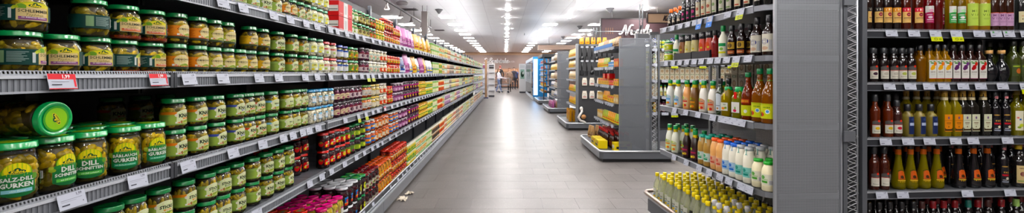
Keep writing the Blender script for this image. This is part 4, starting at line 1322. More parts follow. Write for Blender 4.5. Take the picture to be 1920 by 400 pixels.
jar('carrot_w', 'carrot_jar', 'carrot jar with cream label', 3.6, 10.4, '#d8662a', 'mix', plain_label('#eadfc4', '#d8702a', '#e0863a', 'KAROTTEN', ts=.65), CR, '#b9561a')
jar('carrot_s', 'carrot_jar', 'carrot salad jar with green lid, white label', 3.7, 10.2, '#6aa03a', 'mix', plain_label('#e0d8cc', None, '#c8a890', None) + [('R', -2.4, 2.8, 2.4, 3.4, '#6a6a6a')], CR, '#a84a18')
jar('kraut', 'sauerkraut_jar', 'sauerkraut jar with golden lid', 3.7, 10.2, '#d8b43a', 'mix', plain_label('#e6dcc8', '#cfae54', '#d8ccae', 'KRAUT', ts=.8), ['#d8cba0', '#e2d8b4', '#c4b688'], '#b8a774')
jar('white_r', 'sauerkraut_jar', 'pale jar with orange-red label', 3.6, 10.4, '#e8e0d2', 'mix', plain_label('#e4562c', '#f0e6d0', '#f6e8c0', 'SALAT', ts=.8, tc='#b0301c'), ['#e2d8c0', '#d8ccb0'], '#cfc0a0')
jar('white_p', 'sauerkraut_jar', 'pale jar with white and teal label', 3.6, 10.4, '#e8e0d2', 'onion', plain_label('#e6e2d2', '#c4d8c8', '#d8a88a', None, blob2='#8abf9c'), ON, '#cfc8ac')
jar('tomato', 'tomato_jar', 'red relish jar with orange-red lid', 3.3, 8.8, '#e0522c', 'plain', plain_label('#d84a26', '#f0d49a', '#e8b83a', 'AJVAR', ts=.8, v0=1.8, v1=5.6, blob2='#6f9a34'), None, '#b8330f')
jar('pepper_p', 'pepper_jar', 'yellow pepper jar with pink lid', 3.9, 13.5, '#d81f74', 'stick', [('R', -1.5, 2.4, 3.4, 7.0, '#dedccb'), ('R', -1.5, 6.0, 3.4, 7.0, '#c8508a'), ('R', 1.8, 3.0, 3.0, 5.4, '#7a8a7a')], ['#d8c46a', '#e2d080', '#c8b04a', '#cfc27a'], '#a8903a', lidtop='#e23a8a')
jar('pick_r', 'pickle_jar', 'pickle jar with printed orange-red lid', 4.4, 14.0, '#e0421f', 'gherkin', [('R', -2.0, 2.4, 3.2, 7.4, '#d8452a'), ('E', .6, 4.2, 1.6, 1.2, '#7a9a3a')], G_PAL, '#5a5018', lidart=[('E', 0, 0, 2.6, 2.6, '#d8661f'), ('E', 0, .3, 1.6, 1.2, '#7f8f4a'), ('E', -.5, -.4, .9, .6, '#4a7fa8')], neck=.9)
jar('beet_w', 'beetroot_jar', 'tall beetroot jar with white lid', 4.4, 15.6, '#d9dade', 'mix', [('R', -1.0, 3.0, 3.8, 8.6, '#2f62a8'), ('R', -1.0, 3.0, 3.8, 4.4, '#d8432c'), ('E', 1.6, 6.2, 1.4, 1.1, '#c8303a'), ('R', -1.0, 7.6, 3.8, 8.6, '#3f8fd0'), ('R', -1.0, 4.4, 3.8, 4.9, '#e8c83a')], BT, '#22060f', neck=.92)
jar('beet_gt', 'beetroot_jar', 'tall beetroot jar with green lid', 4.2, 15.6, '#128a4c', 'mix', [('E', 1.2, 7.2, 2.1, 2.6, '#d6d83a'), ('E', 1.2, 8.0, 1.2, .5, '#1f5a34'), ('R', -1.4, 2.8, 3.6, 4.6, '#c8ccb8'), ('E', 1.4, 3.6, .9, .8, '#8a2050')], BT, '#1a0610', neck=.92, lidart=[('E', 0, 0, 2.8, 2.8, '#3f9a4c')] + oval_logo(0, 0, 1.2))
jar('cherry', 'cherry_jar', 'cherry jar with dark red lid', 4.0, 15.0, '#7a1420', 'mix', plain_label('#d8cdb8', '#9a9a8a', '#6f1420', None, v0=3.0, v1=7.5, W=4.0, blob2='#8aa05a'), ['#3a0710', '#4a0a16', '#2a050c'], '#1a0408', lidtop='#8a1a26')
jar('mango', 'pepper_jar', 'yellow fruit jar with red label', 3.8, 15.0, '#e0602a', 'mix', plain_label('#d8401f', '#e8a83a', '#f0d06a', None, v0=3.0, v1=7.5, W=7, blob2='#e8dcc0'), ['#d89a1c', '#e0a82a', '#c8860f'], '#b8780f')
jar('letscho', 'pepper_jar', 'red pepper jar with orange-red lid', 3.6, 11.5, '#dc4420', 'mix', plain_label('#c83a1c', '#e8d8a8', '#e09a3a', None, blob2='#5f7a2c'), ['#b8330f', '#c8441a', '#d86a2a'], '#9c2a0c')
for key, desc, c1, c2, c3, ct in (('bean_w', 'bean jar with white label', '#e8e4cf', '#6fae8a', '#d8b05a', '#c8b890'), ('bean_g', 'asparagus jar with green and white label', '#dfe6c2', '#4f9a4a', '#f0ecd8', '#c8c49a'),
                                 ('bean_r', 'kidney bean jar with red-brown label', '#a8402a', '#5a7a34', '#d8783a', '#4a1a12'), ('corn', 'sweetcorn jar with yellow-orange label', '#e8b83a', '#4f9a3a', '#f0d86a', '#d8a82a')):
    jar(key, 'vegetable_jar', desc, 3.5, 9.6, '#178a4a' if key != 'corn' else '#d8a03a', 'mix', plain_label(c1, c2, c3, None, v0=1.8, v1=6.0, blob2='#9ab04a'), [ct, c1], ct)

# ---- cans, pouches, cartons
def loft(rings, n, c, p=4, cols=None):
    """rings: (half width y, half depth x, z, x shift)"""
    mb = MB()
    for (wy, dx, z, *sx) in rings:
        for i in range(n):
            a = 2 * PI * (i + .5) / n
            k = (abs(math.cos(a)) ** p + abs(math.sin(a)) ** p) ** (-1 / p)
            mb.v.append((dx * k * math.cos(a) + (sx[0] if sx else 0), wy * k * math.sin(a), z))
    for j in range(len(rings) - 1):
        for i in range(n):
            i2 = (i + 1) % n
            mb.face([j * n + i, j * n + i2, (j + 1) * n + i2, (j + 1) * n + i], cols[j] if cols else c, True)
    mb.face(list(reversed(range(n))), c)
    mb.face([(len(rings) - 1) * n + i for i in range(n)], c)
    return mb
def pouch(key, stem, desc, w_, h, d, c, ca, cb=None, txt=None, cat='bag'):
    W, D, H_ = w_ / 200, d / 200, h / 100
    body = loft([(W * .9, D * .95, 0), (W * .98, D, H_ * .06), (W, D * .95, H_ * .35), (W * .95, D * .75, H_ * .62), (W * .82, D * .38, H_ * .84), (W * .72, .0035, H_ * .93), (W * .8, .0015, H_)], 14, c, 3.2)
    def mp(u, v, l):
        t = v / h
        dd = D * (1.0 if t < .35 else max(.06, 1 - (t - .35) / .62))
        return (dd * 1.02 + .002 + .0003 * l, u / 100, v / 100)
    it = [('A', -w_ * .42, h * .1, w_ * .42, h * .5, h * .08, ca)]
    if cb: it.append(('R', -w_ * .3, h * .2, w_ * .3, h * .3, cb))
    it.append(('R', -w_ * .3, h * .6, w_ * .3, h * .7, '#cfc8ba')); it.append(('R', -w_ * .22, h * .38, w_ * .1, h * .42, '#6a5a4a')); it.append(('E', w_ * .15, h * .48, w_ * .15, h * .06, c))
    if txt: it.append(('T', txt, 0, h * .67, w_ * .13, '#8a2a2a', .02))
    KD[key] = Kind(stem, cat, desc, [(stem, body, 'plastic'), ('print', art(MB(), mp, it, 2.0), 'print')], w_ / 2, h)
pouch('bag_pink', 'snack_bag', 'pink lilac bag', 15, 23, 7, '#b8689e', '#8a2a74', '#d8a8c8')
pouch('bag_yel', 'snack_bag', 'yellow bag', 15, 22, 7, '#d8981c', '#dcc040', '#b85a1c')
pouch('bag_blue', 'snack_bag', 'dark blue bag', 13, 19, 8, '#1f2f6a', '#dfe4ee', '#3a5aa8')
pouch('bag_white', 'snack_bag', 'white bag with blue print', 14, 20, 7, '#d8d6dc', '#3f5aa0', '#e8d45a')
pouch('pasta_bag', 'pasta_bag', 'clear pasta bag with cream noodles', 13, 20, 6, '#d9b67c', '#e8d8b0', '#a8502a')
pouch('pasta_low', 'pasta_bag', 'small clear noodle bag', 13, 14.5, 6, '#cfa868', '#e0cc9c', '#a8502a')
pouch('brown_low', 'pasta_bag', 'small brown noodle bag', 12, 15, 6, '#a8835a', '#d8c09a', '#7a4a2a')
pouch('rice_bag', 'pasta_bag', 'yellow pasta bag', 13, 21, 7, '#e3b420', '#efd25a', '#c8401f')
pouch('soup_bag', 'soup_packet', 'orange-yellow soup packet', 11, 16, 4, '#e0962a', '#e8c83a', '#c83a24')
pouch('green_bag', 'soup_packet', 'green and yellow packet', 11, 16, 5, '#9aa83a', '#e0d45a', '#c8402a')
pouch('brown_bag', 'pasta_bag', 'brown paper bag', 12, 22, 6, '#a8835a', '#cdb08a', '#7a4a2a')
pouch('utensil_pack', 'hanging_packet', 'hanging clear packet', 12, 18, 3, '#cfc6b8', '#e8e4da', '#a83a2c')

def carton(key, stem, desc, w_, h, d, c, items, cat='box'):
    mb = MB(); mb.box(-d / 200, -w_ / 200, 0, d / 200, w_ / 200, h / 100, c)
    fl = MB(); fl.box(-d / 200 + .001, -w_ / 200 + .001, h / 100, d / 200 - .001, -.0008, h / 100 + .0008, c); fl.box(-d / 200 + .001, .0008, h / 100, d / 200 - .001, w_ / 200 - .001, h / 100 + .0008, c)
    pr = art(MB(), flat(d / 2), items, 10)
    def side(u, v, l): return (u / 100, -(w_ / 2 + .04 + .01 * l) / 100, v / 100)
    art(pr, side, [('R', -d / 2 + .4, h * .3, d / 2 - .4, h * .7, '#f0ece2'), ('R', -d / 2 + .8, h * .4, d / 2 - .8, h * .46, '#6a6a6a')], 10)
    KD[key] = Kind(stem, cat, desc, [(stem, mb, 'print'), ('flap', fl, 'print'), ('print', pr, 'print')], max(w_, d) / 2, h)
carton('red_case', 'display_carton', 'red cardboard display carton with white stripe', 26, 10, 15, '#d42a22', [('R', -4, 0, 4, 10, '#eceae6'), ('R', -1.5, 2, 1.5, 8, '#c8c8c4'), ('R', -11, 1.5, -6, 2.2, '#e08a80'), ('R', 6, 1.5, 11, 2.2, '#e08a80')])
carton('cream_box', 'spice_box', 'cream box with round brown print', 8.5, 12, 6, '#d8cdb4', [('E', 0, 4.2, 2.4, 2.4, '#8a6a4a'), ('E', 0, 4.2, 1.7, 1.7, '#c4a884'), ('R', -3.2, 8.6, 3.2, 10.6, '#8f9a7a'), ('T', 'BIO', 0, 9.6, 1.6, '#f2eee2', .02)])
carton('yellow_box', 'soup_box', 'yellow and red soup box', 13, 10, 8, '#e8bc22', [('R', -6, 6.5, 6, 9.2, '#d43a24'), ('T', 'SUPPE', 0, 7.8, 2.0, '#f8ecc8', .02), ('E', 0, 3.4, 4, 2.4, '#d8862a'), ('E', 1, 3.4, 2, 1.2, '#6f9a34')])
carton('red_box', 'soup_box', 'bright red box', 15, 8, 9, '#d8221f', [('R', -6, 2.2, 6, 3.2, '#f0d050'), ('T', 'FIX', 0, 5.5, 2.6, '#f8e8d0', .03)])
carton('blue_box', 'soup_box', 'light blue display box', 20, 8, 9, '#3f94d4', [('R', -8, 3, 8, 5, '#e0ecf6'), ('T', 'NUDELN', 0, 4, 1.8, '#2a62a8', .02)])
carton('beige_box', 'soup_box', 'beige and yellow dumpling box', 13, 13, 8, '#cfae78', [('E', 0, 5, 4.2, 3, '#e8dcb8'), ('R', -6, 9.5, 6, 12, '#e0b01c'), ('T', 'KNÖDEL', 0, 10.7, 1.8, '#6a2a14', .02)])
carton('orange_box', 'soup_box', 'orange box', 12, 12, 7, '#e07a1c', [('E', 0, 5, 3.6, 2.8, '#f0c04a'), ('R', -5, 9, 5, 11, '#c8331c')])
carton('yellow_case', 'display_carton', 'yellow cardboard tray', 26, 12, 14, '#ead021', [('R', -10, 3, 6, 6.5, '#2a2a1a'), ('E', 7.5, 8.8, 3.2, 1.5, '#d43a24'), ('T', 'WÜRZE', -2, 9, 2.4, '#3a2a10', .02)])
carton('purple_box', 'soup_box', 'lilac box', 9, 16, 7, '#a05aa0', [('E', 0, 6, 3, 3, '#d8b8d8'), ('R', -4, 11, 4, 14, '#6a2a74')])
carton('spaghetti', 'pasta_box', 'golden spaghetti pack', 7, 27, 5, '#d89a34', [('R', -3, 15, 3, 22, '#b8701c'), ('R', -2.4, 4, 2.4, 12, '#e8bc5a')])
carton('tissue_box', 'drinks_pack', 'blue drinks pack', 8, 20, 7, '#2f62b8', [('R', -3.4, 11, 3.4, 17, '#e8ecf2'), ('E', 0, 5, 2.6, 2.6, '#e8c83a')])
carton('black_tray', 'sauce_tray', 'black cardboard sauce tray', 13, 6.2, 11, '#26262a', [('R', -6, .5, 6, 1.2, '#55555a'), ('T', 'SAUCE', 0, 3.4, 1.8, '#77777c', .01)])

# ---- bottles
def bottle(key, stem, desc, prof, c, mat, cap, capc, label=None, mp=None, sq=0, extra=(), n=20, capmat='plastic', capsq=0):
    """prof and cap: (radius, height) in cm"""
    P = lambda q: [(a / 100, b / 100) for a, b in q]
    g = MB(); g.lathe(P(prof), n, c, sq=sq)
    parts = [(stem, g, mat)]
    if cap:
        k = MB(); k.lathe(P(cap), 16, capc, sq=capsq)
        parts.append(('cap', k, capmat))
    for nm, mb, m in extra:
        parts.append((nm, mb, m))
    R = max(a for a, b in prof)
    if label:
        parts.append(('label', art(MB(), mp or cyl(R), label), 'print'))
    KD[key] = Kind(stem, 'bottle', desc, parts, R, max(b for a, b in (cap or prof)))
def bp(r, h, rn, hs, hn, foot=.9):
    return [(r * foot, 0), (r, .5), (r, hs), (r * .93, hs + (hn - hs) * .25), ((r + rn) * .5, hs + (hn - hs) * .55), (rn * 1.05, hs + (hn - hs) * .9), (rn, hn), (rn, h)]
def cp(r, z0, z1):
    return [(r * .96, z0), (r, z0 + .15), (r, z1 - .2), (r * .92, z1), (.01, z1)]
def ring(r, z0, z1, c, n=16, r2=None):
    mb = MB(); mb.lathe([(r / 100, z0 / 100), ((r2 or r) / 100, z1 / 100)], n, c)
    mb.f = mb.f[:n]; mb.c = mb.c[:n]; mb.s = mb.s[:n]; mb.m = mb.m[:n]
    return mb
def liquid(r, z1, c, n=16, z0=.5):
    mb = MB(); mb.lathe([(r * .93 / 100, z0 / 100), (r * .93 / 100, z1 / 100)], n, c)
    return ('liquid', mb, 'tintglass')

# dressings and sauces on the near gondola
def dressing(key, desc, body, lab, capc='#0f8a4a', collar='#e8cf1c', acc='#5b9ad0', spot='#e0832a', h=21.5):
    k = h / 21.5
    prof = [(2.6, 0), (3.1, .5), (3.25, 5 * k), (3.05, 9 * k), (3.0, 11.5 * k), (2.7, 13.2 * k), (2.1, 15.2 * k), (1.55, 17.0 * k), (1.45, 18.2 * k)]
    ex = [('collar', ring(1.72, 16.2 * k, 19.0 * k, collar, r2=1.6), 'print'), ('collar_flash', art(MB(), lambda u, v, l: ((1.9 + .03 * l) / 100 * math.cos(u / 1.9), (1.9 + .03 * l) / 100 * math.sin(u / 1.9), v / 100), [('P', [(-1.2, 15.2 * k), (1.2, 15.2 * k), (.2, 17.6 * k)], acc)], .4), 'print')]
    bottle(key, 'dressing_bottle', desc, prof, body, 'plastic', cp(1.75, 18.6 * k, h), capc,
           [('A', -3.0, 2.0, 3.0, 8.2, 1.4, lab), ('E', -1.3, 8.6, 1.2, 1.0, '#9ac03a'), ('R', -2.6, 5.6, 2.4, 6.6, acc), ('T', 'DRESSING', 0, 7.4, .8, '#3a4a5a', .01), ('E', .8, 3.2, 1.2, .9, spot), ('E', -1.0, 3.0, 1.0, .8, '#e6d84a')], cyl(3.25), extra=ex)
dressing('dr_white', 'white dressing bottle with pale blue label', '#e6e6de', '#c3daea')
dressing('dr_orange', 'orange dressing bottle', '#e2a46c', '#e8c69a', acc='#c8332a', spot='#c83a24')
dressing('dr_red', 'white dressing bottle with red-orange label', '#e8e4da', '#dca88a', acc='#d8562c', spot='#c83a24')
dressing('dr_dark', 'dark balsamic dressing bottle', '#24140f', '#5a2a34', acc='#b03a5a', spot='#c8a84a')
dressing('dr_brown', 'amber brown dressing bottle', '#6a451c', '#8a6a2a', acc='#d88a2a')
dressing('dr_herb', 'cream herb dressing bottle', '#dfe0cf', '#d8dca8', acc='#d8862a', spot='#d8702a')
bottle('oil_green', 'oil_bottle', 'dark green oil bottle with pale label', bp(2.7, 22, 1.2, 14, 18.5), '#23301a', 'darkglass', cp(1.5, 20, 23.5), '#2a2a2c', [('A', -2.2, 3, 2.2, 13, 1.0, '#cfd6dc'), ('R', -1.6, 6.0, 1.6, 6.4, '#5a6a7a'), ('E', 0, 4.4, .8, .7, '#a8763a')])
bottle('oil_flask', 'oil_bottle', 'square oil flask with green cap', [(3.1, 0), (3.5, .5), (3.5, 12.5), (3.2, 13.6), (2.2, 15.2), (2.0, 17.0)], '#a8902c', 'tintglass', cp(2.25, 16.2, 18.4), '#1f9a54', [('R', -2.6, 3.6, 2.6, 8.6, '#dcdccb'), ('E', -.8, 5.0, 1.3, .8, '#e08a3a'), ('E', 1.0, 5.4, 1.0, .7, '#7a9a3a'), ('T', 'OEL', .2, 7.4, 1.2, '#6a7a5a', .01), ('R', -.6, 10.4, .5, 14.2, '#e6d43a')], flat(3.5), sq=5, extra=[liquid(3.3, 12, '#8f7a1c')])
bottle('oil_flask_r', 'oil_bottle', 'square oil flask with radish label', [(3.1, 0), (3.5, .5), (3.5, 12.0), (3.2, 13.2), (2.4, 14.6), (2.2, 16.4)], '#8f8a2c', 'tintglass', cp(2.6, 15.6, 18.6), '#2a9a54', [('R', -2.8, 3.4, 2.8, 9.6, '#e4e0d6'), ('E', -.4, 4.6, 1.2, .9, '#c82a5a'), ('E', -.2, 6.0, .5, .9, '#6f9a34'), ('R', -1.0, 11.6, 1.0, 15.6, '#d83a34')], flat(3.5), sq=5, extra=[liquid(3.3, 11.5, '#7a6a18')])
bottle('vinegar_big', 'vinegar_bottle', 'large apple vinegar bottle with lime label', bp(4.2, 27.5, 1.35, 13.5, 24, .92), '#9a5a1c', 'tintglass', cp(1.65, 26.3, 29.3), '#147a46', [('R', -6, 2.6, 6, 10.4, '#cdd23a'), ('R', -6, 9.6, 6, 10.6, '#b4c02c'), ('E', -2.0, 4.8, 1.8, 1.3, '#c8302a'), ('E', -2.6, 4.6, 1.0, .9, '#3a2a14'), ('E', 1.6, 6.4, 1.2, 1.2, '#f0efe2'), ('E', 1.6, 6.4, .8, .8, '#5b9ad0'), ('T', 'APFEL', 1.0, 8.6, 1.3, '#6a8a2c', .02)],
       extra=[('neck_label', ring(1.75, 20.5, 23.0, '#4f9a2c', r2=1.5), 'print'), liquid(4.0, 14, '#8f4c12')])
bottle('wine_vinegar', 'vinegar_bottle', 'amber vinegar bottle with red script label', bp(3.6, 25.5, 1.3, 12.5, 22, .92), '#8a3a12', 'tintglass', cp(1.6, 24.5, 27.3), '#147a46', [('R', -5, 2.4, 5, 8.4, '#c9cf38'), ('R', -3, 9.6, 3.0, 12.0, '#b03a1c'), ('T', 'Apfel', 0, 10.8, 1.9, '#f0c83a', .02, .3), ('E', 1.0, 5.0, 1.0, 1.0, '#eeeee0')], extra=[liquid(3.4, 12, '#7a2a0a')])
def sauce(key, desc, r, h, c, capc, lab, mat='darkglass', stem='sauce_bottle'):
    bottle(key, stem, desc, bp(r, h * .88, 1.15, h * .55, h * .78), c, mat, cp(1.45, h * .82, h), capc, lab)
sauce('soy', 'dark sauce bottle with gold label', 2.6, 19.5, '#170c09', '#16161a', [('R', -2.6, 5.2, 2.6, 9.2, '#c8a24a'), ('E', 0, 7.2, 1.2, 1.5, '#2c2012'), ('R', -2.6, 2.2, 2.6, 4.2, '#a85a34'), ('R', -1.8, 2.8, 1.8, 3.4, '#e0b890')])
sauce('bbq_big', 'big dark sauce bottle, white-blue label', 3.3, 21.5, '#1a0f0c', '#1c1c20', [('R', -3.6, 2.0, 3.6, 11.4, '#d9d4c4'), ('E', -.6, 7.4, 2.0, 1.7, '#2c3a7c'), ('P', [(-2.6, 8.4), (-.6, 10.8), (1.6, 8.4)], '#4f8a4a'), ('R', 1.6, 2.8, 3.2, 8.2, '#b8b8ba'), ('E', -.6, 3.8, 1.8, 1.0, '#c8a890'), ('T', 'SAUCE', -.6, 7.3, 1.0, '#e8e6dc', .02)])
sauce('sauce_white', 'white sauce bottle with green cap', 2.7, 20.5, '#d9d8c6', '#12964e', [('R', -3, 3.0, 3, 4.2, '#d8d23a'), ('R', -3, 7.4, 3, 9.4, '#2f9a5a'), ('E', .4, 5.8, 1.2, 1.0, '#8aba5a')], 'plastic')
sauce('sauce_red', 'slim red sauce bottle with black cap', 2.2, 18.5, '#6a1612', '#1a1a1c', [('R', -2, 3, 2, 9, '#7a1a16'), ('E', 0, 6, 1.0, 1.2, '#8a2a20')])
def zo(key, desc, c, c2):
    bottle(key, 'sauce_bottle', desc, [(2.6, 0), (3.0, .5), (3.1, 5), (2.9, 10), (2.55, 13.4), (2.55, 14.2)], c, 'plastic', cp(2.8, 13.8, 18.4), '#1c1c20', [('E', 0, 9.0, 1.8, 2.2, c2), ('E', .8, 7.6, .9, .7, '#c8b84a')], cyl(3.1),
           extra=[('cap_print', art(MB(), cyl(2.85), [('T', 'ZO!', 0, 16.2, 2.4, '#eeeeee', .02)]), 'print')])
zo('zo_olive', 'green-cream sauce jar with black cap', '#b9ae7a', '#c8c08a')
zo('zo_red', 'orange-red sauce jar with black cap', '#b8401a', '#c8522a')
zo('zo_brown', 'brown sauce jar with black cap', '#7a4a22', '#8a5a2c')
jar('mayo', 'mayonnaise_jar', 'yellow-green mayonnaise jar', 3.6, 8.2, '#12964e', 'plain', [('R', -7, 1.4, 7, 5.6, '#d8dc4a'), ('E', .2, 3.5, 2.2, 1.5, '#f0f0c8'), ('E', -.4, 3.9, 1.2, .6, '#6fa83a'), ('R', -7, 1.4, 7, 2.0, '#a8c03a')], None, '#eae6cf', lid_h=1.2)
def blackb(key, desc, acc, capc, h=24, lab2='#1a1a1c'):
    bottle(key, 'vinegar_bottle', desc, bp(2.3, h * .86, 1.1, h * .6, h * .74), '#0e0c0d', 'darkglass', cp(1.35, h * .8, h), capc, [('R', -2.2, 3, 2.2, h * .5, lab2), ('E', 0, h * .32, 1.1, 1.2, acc), ('R', -1.5, h * .42, 1.5, h * .46, '#d8d4c8'), ('R', -1.4, 3.6, 1.4, 4.4, acc)])
blackb('bk_orange', 'black crema bottle with orange cap', '#d8c8b0', '#e0702a', 15)
blackb('bk_pink', 'black crema bottle with pink flower label', '#c84a84', '#18181a')
blackb('bk_cream', 'dark bottle with big cream label', '#a8402c', '#18181a', 26, '#d8ccae')
blackb('bk_white', 'dark bottle with narrow white label', '#6a8a4a', '#18181a', 26, '#c9c4b4')
def capb(key, desc, body, capc, lab, acc, stamp, h=20.5, tagc=None):
    ex = []
    if tagc:
        ex.append(('hang_tag', art(MB(), lambda u, v, l: ((2.75 + .02 * l) / 100, u / 100, v / 100), [('R', -.25, h - 4.6, .25, h - 1.0, tagc), ('E', 0, h - 4.9, .8, 1.0, tagc), ('E', 0, h - 5.0, .5, .7, '#d6e4ee')], .4), 'print'))
    bottle(key, 'yoghurt_sauce_bottle', desc, [(2.9, 0), (3.3, .5), (3.35, h * .62), (3.1, h * .74), (2.4, h * .84), (2.2, h * .9)], body, 'plastic', cp(2.45, h * .9, h), capc,
           [('R', -4.6, 3.4, 4.6, 9.0, lab), ('E', -1.0, 7.4, 1.1, 1.0, acc), ('R', -1.9, 4.4, 1.4, 5.6, acc), ('T', 'JOGHURT', -.2, 6.2, .95, acc, .02), ('R', 2.2, 3.8, 4.0, 6.0, '#e8e8e8')] + [('R', 2.3 + .25 * i, 3.9, 2.42 + .25 * i, 5.8, '#6a6a72') for i in range(7)] + ([('P', [(-4, 7.0), (-1.6, 9.4), (-3.8, 9.4)], stamp)] if stamp else []), cyl(3.35), extra=ex)
capb('cs_teal', 'amber dressing bottle with teal cap', '#a8854a', '#1f9a84', '#cfe0d4', '#3a9a6a', None, tagc='#bfe0dc')
capb('cs_orange', 'orange dressing bottle with orange cap', '#dfa870', '#e0602a', '#e8b89a', '#c85a4a', None)
capb('cs_blue', 'white yoghurt dressing bottle with blue cap', '#e6e2d2', '#2a6ad0', '#b8d4ea', '#2f6fc0', '#d42a2a', tagc='#8fb8e0')
capb('cs_grey', 'white yoghurt dressing bottle with grey cap', '#e6e2d0', '#b4b6ba', '#8fd0c4', '#2a8a7a', '#d42a2a', tagc='#7fc0b4')
capb('cs_green', 'short cream dressing bottle with green cap', '#e4dcba', '#2f9a34', '#e6e4d0', '#4f9a3a', None, h=15.5)

def clearb(key, desc, c, lab, h=24.5, spray=False, stripe='#a8c83a'):
    ex = []
    if spray:
        mb = loft([(.014, .016, .235), (.015, .018, .25), (.013, .02, .262, .004), (.009, .016, .275, .006)], 10, '#e6e4e4', 3)
        ex.append(('spray_cover', mb, 'plastic'))
    bottle(key, 'clear_vinegar_bottle', desc, [(2.6, 0), (3.1, .5), (3.15, 13), (2.7, 15.5), (1.5, 19), (1.25, 20.5), (1.25, 22.5)], c, 'liquid', [(1.55, 21.6), (1.6, 21.8), (1.6, h - .3), (1.45, h), (.01, h)], '#f6dc10',
           [('R', -2.4, 3.5, 2.4, 12.0, lab), ('P', [(-2.4, 11.0), (2.4, 9.6), (2.4, 11.4), (-2.4, 12.6)], stripe), ('R', -1.6, 8.0, 1.6, 8.6, '#5a5a5a'), ('R', -1.6, 7.0, 1.6, 7.3, '#8a8a8a'), ('E', 0, 5.2, 1.4, 1.2, '#e8c02a'), ('E', 0, 6.4, 1.0, .5, '#4a94d0')], cyl(3.15), extra=ex, n=18)
clearb('cl_vin', 'clear vinegar bottle with yellow cap', '#eceed2', '#e2e2d0')
clearb('cl_dark', 'dark-labelled vinegar bottle with yellow cap', '#e6e8cc', '#2a2a24')
clearb('cl_water', 'colourless cleaning vinegar bottle with yellow cap', '#f2f5f0', '#d9e2e2')
clearb('cl_spray', 'yellow-capped vinegar bottle with white dosing cover', '#f2f5f0', '#d9e2e2', spray=True)
sauce('red_back', 'dark bottle with red cap', 2.8, 25, '#2a1410', '#a8231c', [('R', -3, 4, 3, 11, '#7a3a1c')])
sauce('green_back', 'dark bottle with green cap', 2.8, 24, '#202a16', '#147a3c', [('R', -3, 4, 3, 11, '#5a6a2c')])

# vinegar shelf
def band_label(c, top, topc, txt, circ):
    return [('R', -2.5, 4.6, 2.5, 13.2, c), ('R', -2.5, 11.0, 2.5, 13.4, top), ('T', txt, 0, 12.2, 1.7, topc, .02), ('E', .5, 9.4, 1.15, 1.15, circ), ('R', -.1, 9.1, 1.1, 9.6, '#c88a94'), ('R', -1.9, 7.2, 2.0, 7.6, '#5a4632'), ('R', -1.6, 6.6, 1.8, 6.75, '#8a7452'), ('R', -1.6, 6.1, 1.4, 6.2, '#8a7452')]
def tallb(key, desc, c, label, h=30, r=2.55, mat='darkglass', stem='vinegar_bottle', capc='#1a1a1c', sq=0, mp=None, extra=()):
    bottle(key, stem, desc, bp(r, h * .9, 1.25, h * .62, h * .76), c, mat, cp(1.5, h * .84, h), capc, label, mp, sq=sq, extra=extra)
tallb('v_black', 'dark bottle, cream label, black top band', '#1a0f0b', band_label('#d8b274', '#1c1a18', '#e8e0d0', 'T B S', '#8a1c2c'))
tallb('v_orange', 'dark bottle, cream label, orange top band', '#150d0b', band_label('#e2b876', '#d8922c', '#f4e8cc', 'T B S', '#8a1c2c'))
tallb('v_red', 'amber bottle, cream label, red top band', '#3c120a', band_label('#e2b876', '#cf3348', '#f4e8dc', 'T B S', '#8a1c2c'))
def bio_label(c, c2):
    return [('R', -2.6, 4.6, 2.6, 10.6, c), ('R', -2.6, 10.6, 2.6, 14.6, '#d9d8cf'), ('A', -2.6, 10.2, 2.6, 10.6, .5, c), ('E', 1.6, 9.8, .6, .6, '#e0702a'), ('E', -.3, 8.0, 1.1, .7, '#e9dbe2'), ('R', -1.9, 9.3, .6, 9.6, '#efe9ec'), ('R', -1.9, 6.4, 1.8, 6.8, '#f0eaec'), ('R', -1.9, 5.4, 1.2, 5.7, c2), ('E', .2, 12.0, 1.3, .8, c2)]
tallb('v_pink', 'red wine vinegar bottle with raspberry pink label', '#4a0d0f', bio_label('#a8335c', '#d8a0b4'))
tallb('v_deepred', 'deep red vinegar bottle without front label', '#450f0e', [('R', 4.2, 4.6, 6.2, 12, '#6a1c24')])
tallb('v_green', 'golden vinegar bottle with green label', '#8a6a14', bio_label('#3f9a4c', '#b4dcae'), mat='tintglass', extra=[liquid(2.6, 17, '#7a5a0c')])
def mv(c, ink): return [('R', -3.4, 3.2, 3.4, 16.5 if c == '#b5cc62' else 11.0, c), ('T', 'M I', -.3, 11.8 if c == '#b5cc62' else 9.4, 1.9, ink, .01), ('T', 'V I A', .1, 9.6 if c == '#b5cc62' else 7.6, 1.9, ink, .01), ('R', -1.6, 7.6 if c == '#b5cc62' else 5.8, 1.8, 7.75 if c == '#b5cc62' else 5.95, ink), ('R', -1.4, 7.0 if c == '#b5cc62' else 5.2, 1.0, 7.1 if c == '#b5cc62' else 5.3, ink)]
tallb('v_lime', 'pale vinegar bottle with tall lime label', '#7a5a24', mv('#b5cc62', '#5a6a2a'), r=3.3)
tallb('v_mauve', 'dark bottle with mauve label', '#241008', mv('#bd98b6', '#6a3a68') + [('R', -3.4, 10.8, 3.4, 11.1, '#d8603a')], r=2.35)
tallb('v_cream', 'black bottle with cream paper label', '#121413', [('R', -2.5, 5.4, 2.5, 12, '#d8cfae'), ('R', -2.2, 5.7, 2.2, 11.7, '#cfc49c'), ('R', -1.4, 9.4, 1.6, 9.7, '#a84a34'), ('R', -1.4, 8.9, 1.2, 9.1, '#a84a34'), ('T', 'OLIO', .2, 7.4, 1.3, '#4a3a2c', .01)])
def small_black(key, desc, blob, h=20.5, c='#120a09', lc='#d9d4c6'):
    tallb(key, desc, c, [('R', -2.4, 2.4, 2.4, 7.2, lc), ('A', -2.4, 7.3, 2.4, 9.4, .5, '#55504e'), ('E', .9, 9.6, .75, .65, '#d8452c'), ('R', -2.4, 7.2, 2.4, 7.5, '#b8382c'), ('E', .3, 5.4, 1.3, .9, blob), ('T', 'Balsamico', 0, 3.7, .8, '#3a3430', .01, .1)], h=h, r=2.6, capc='#2a2b2e')
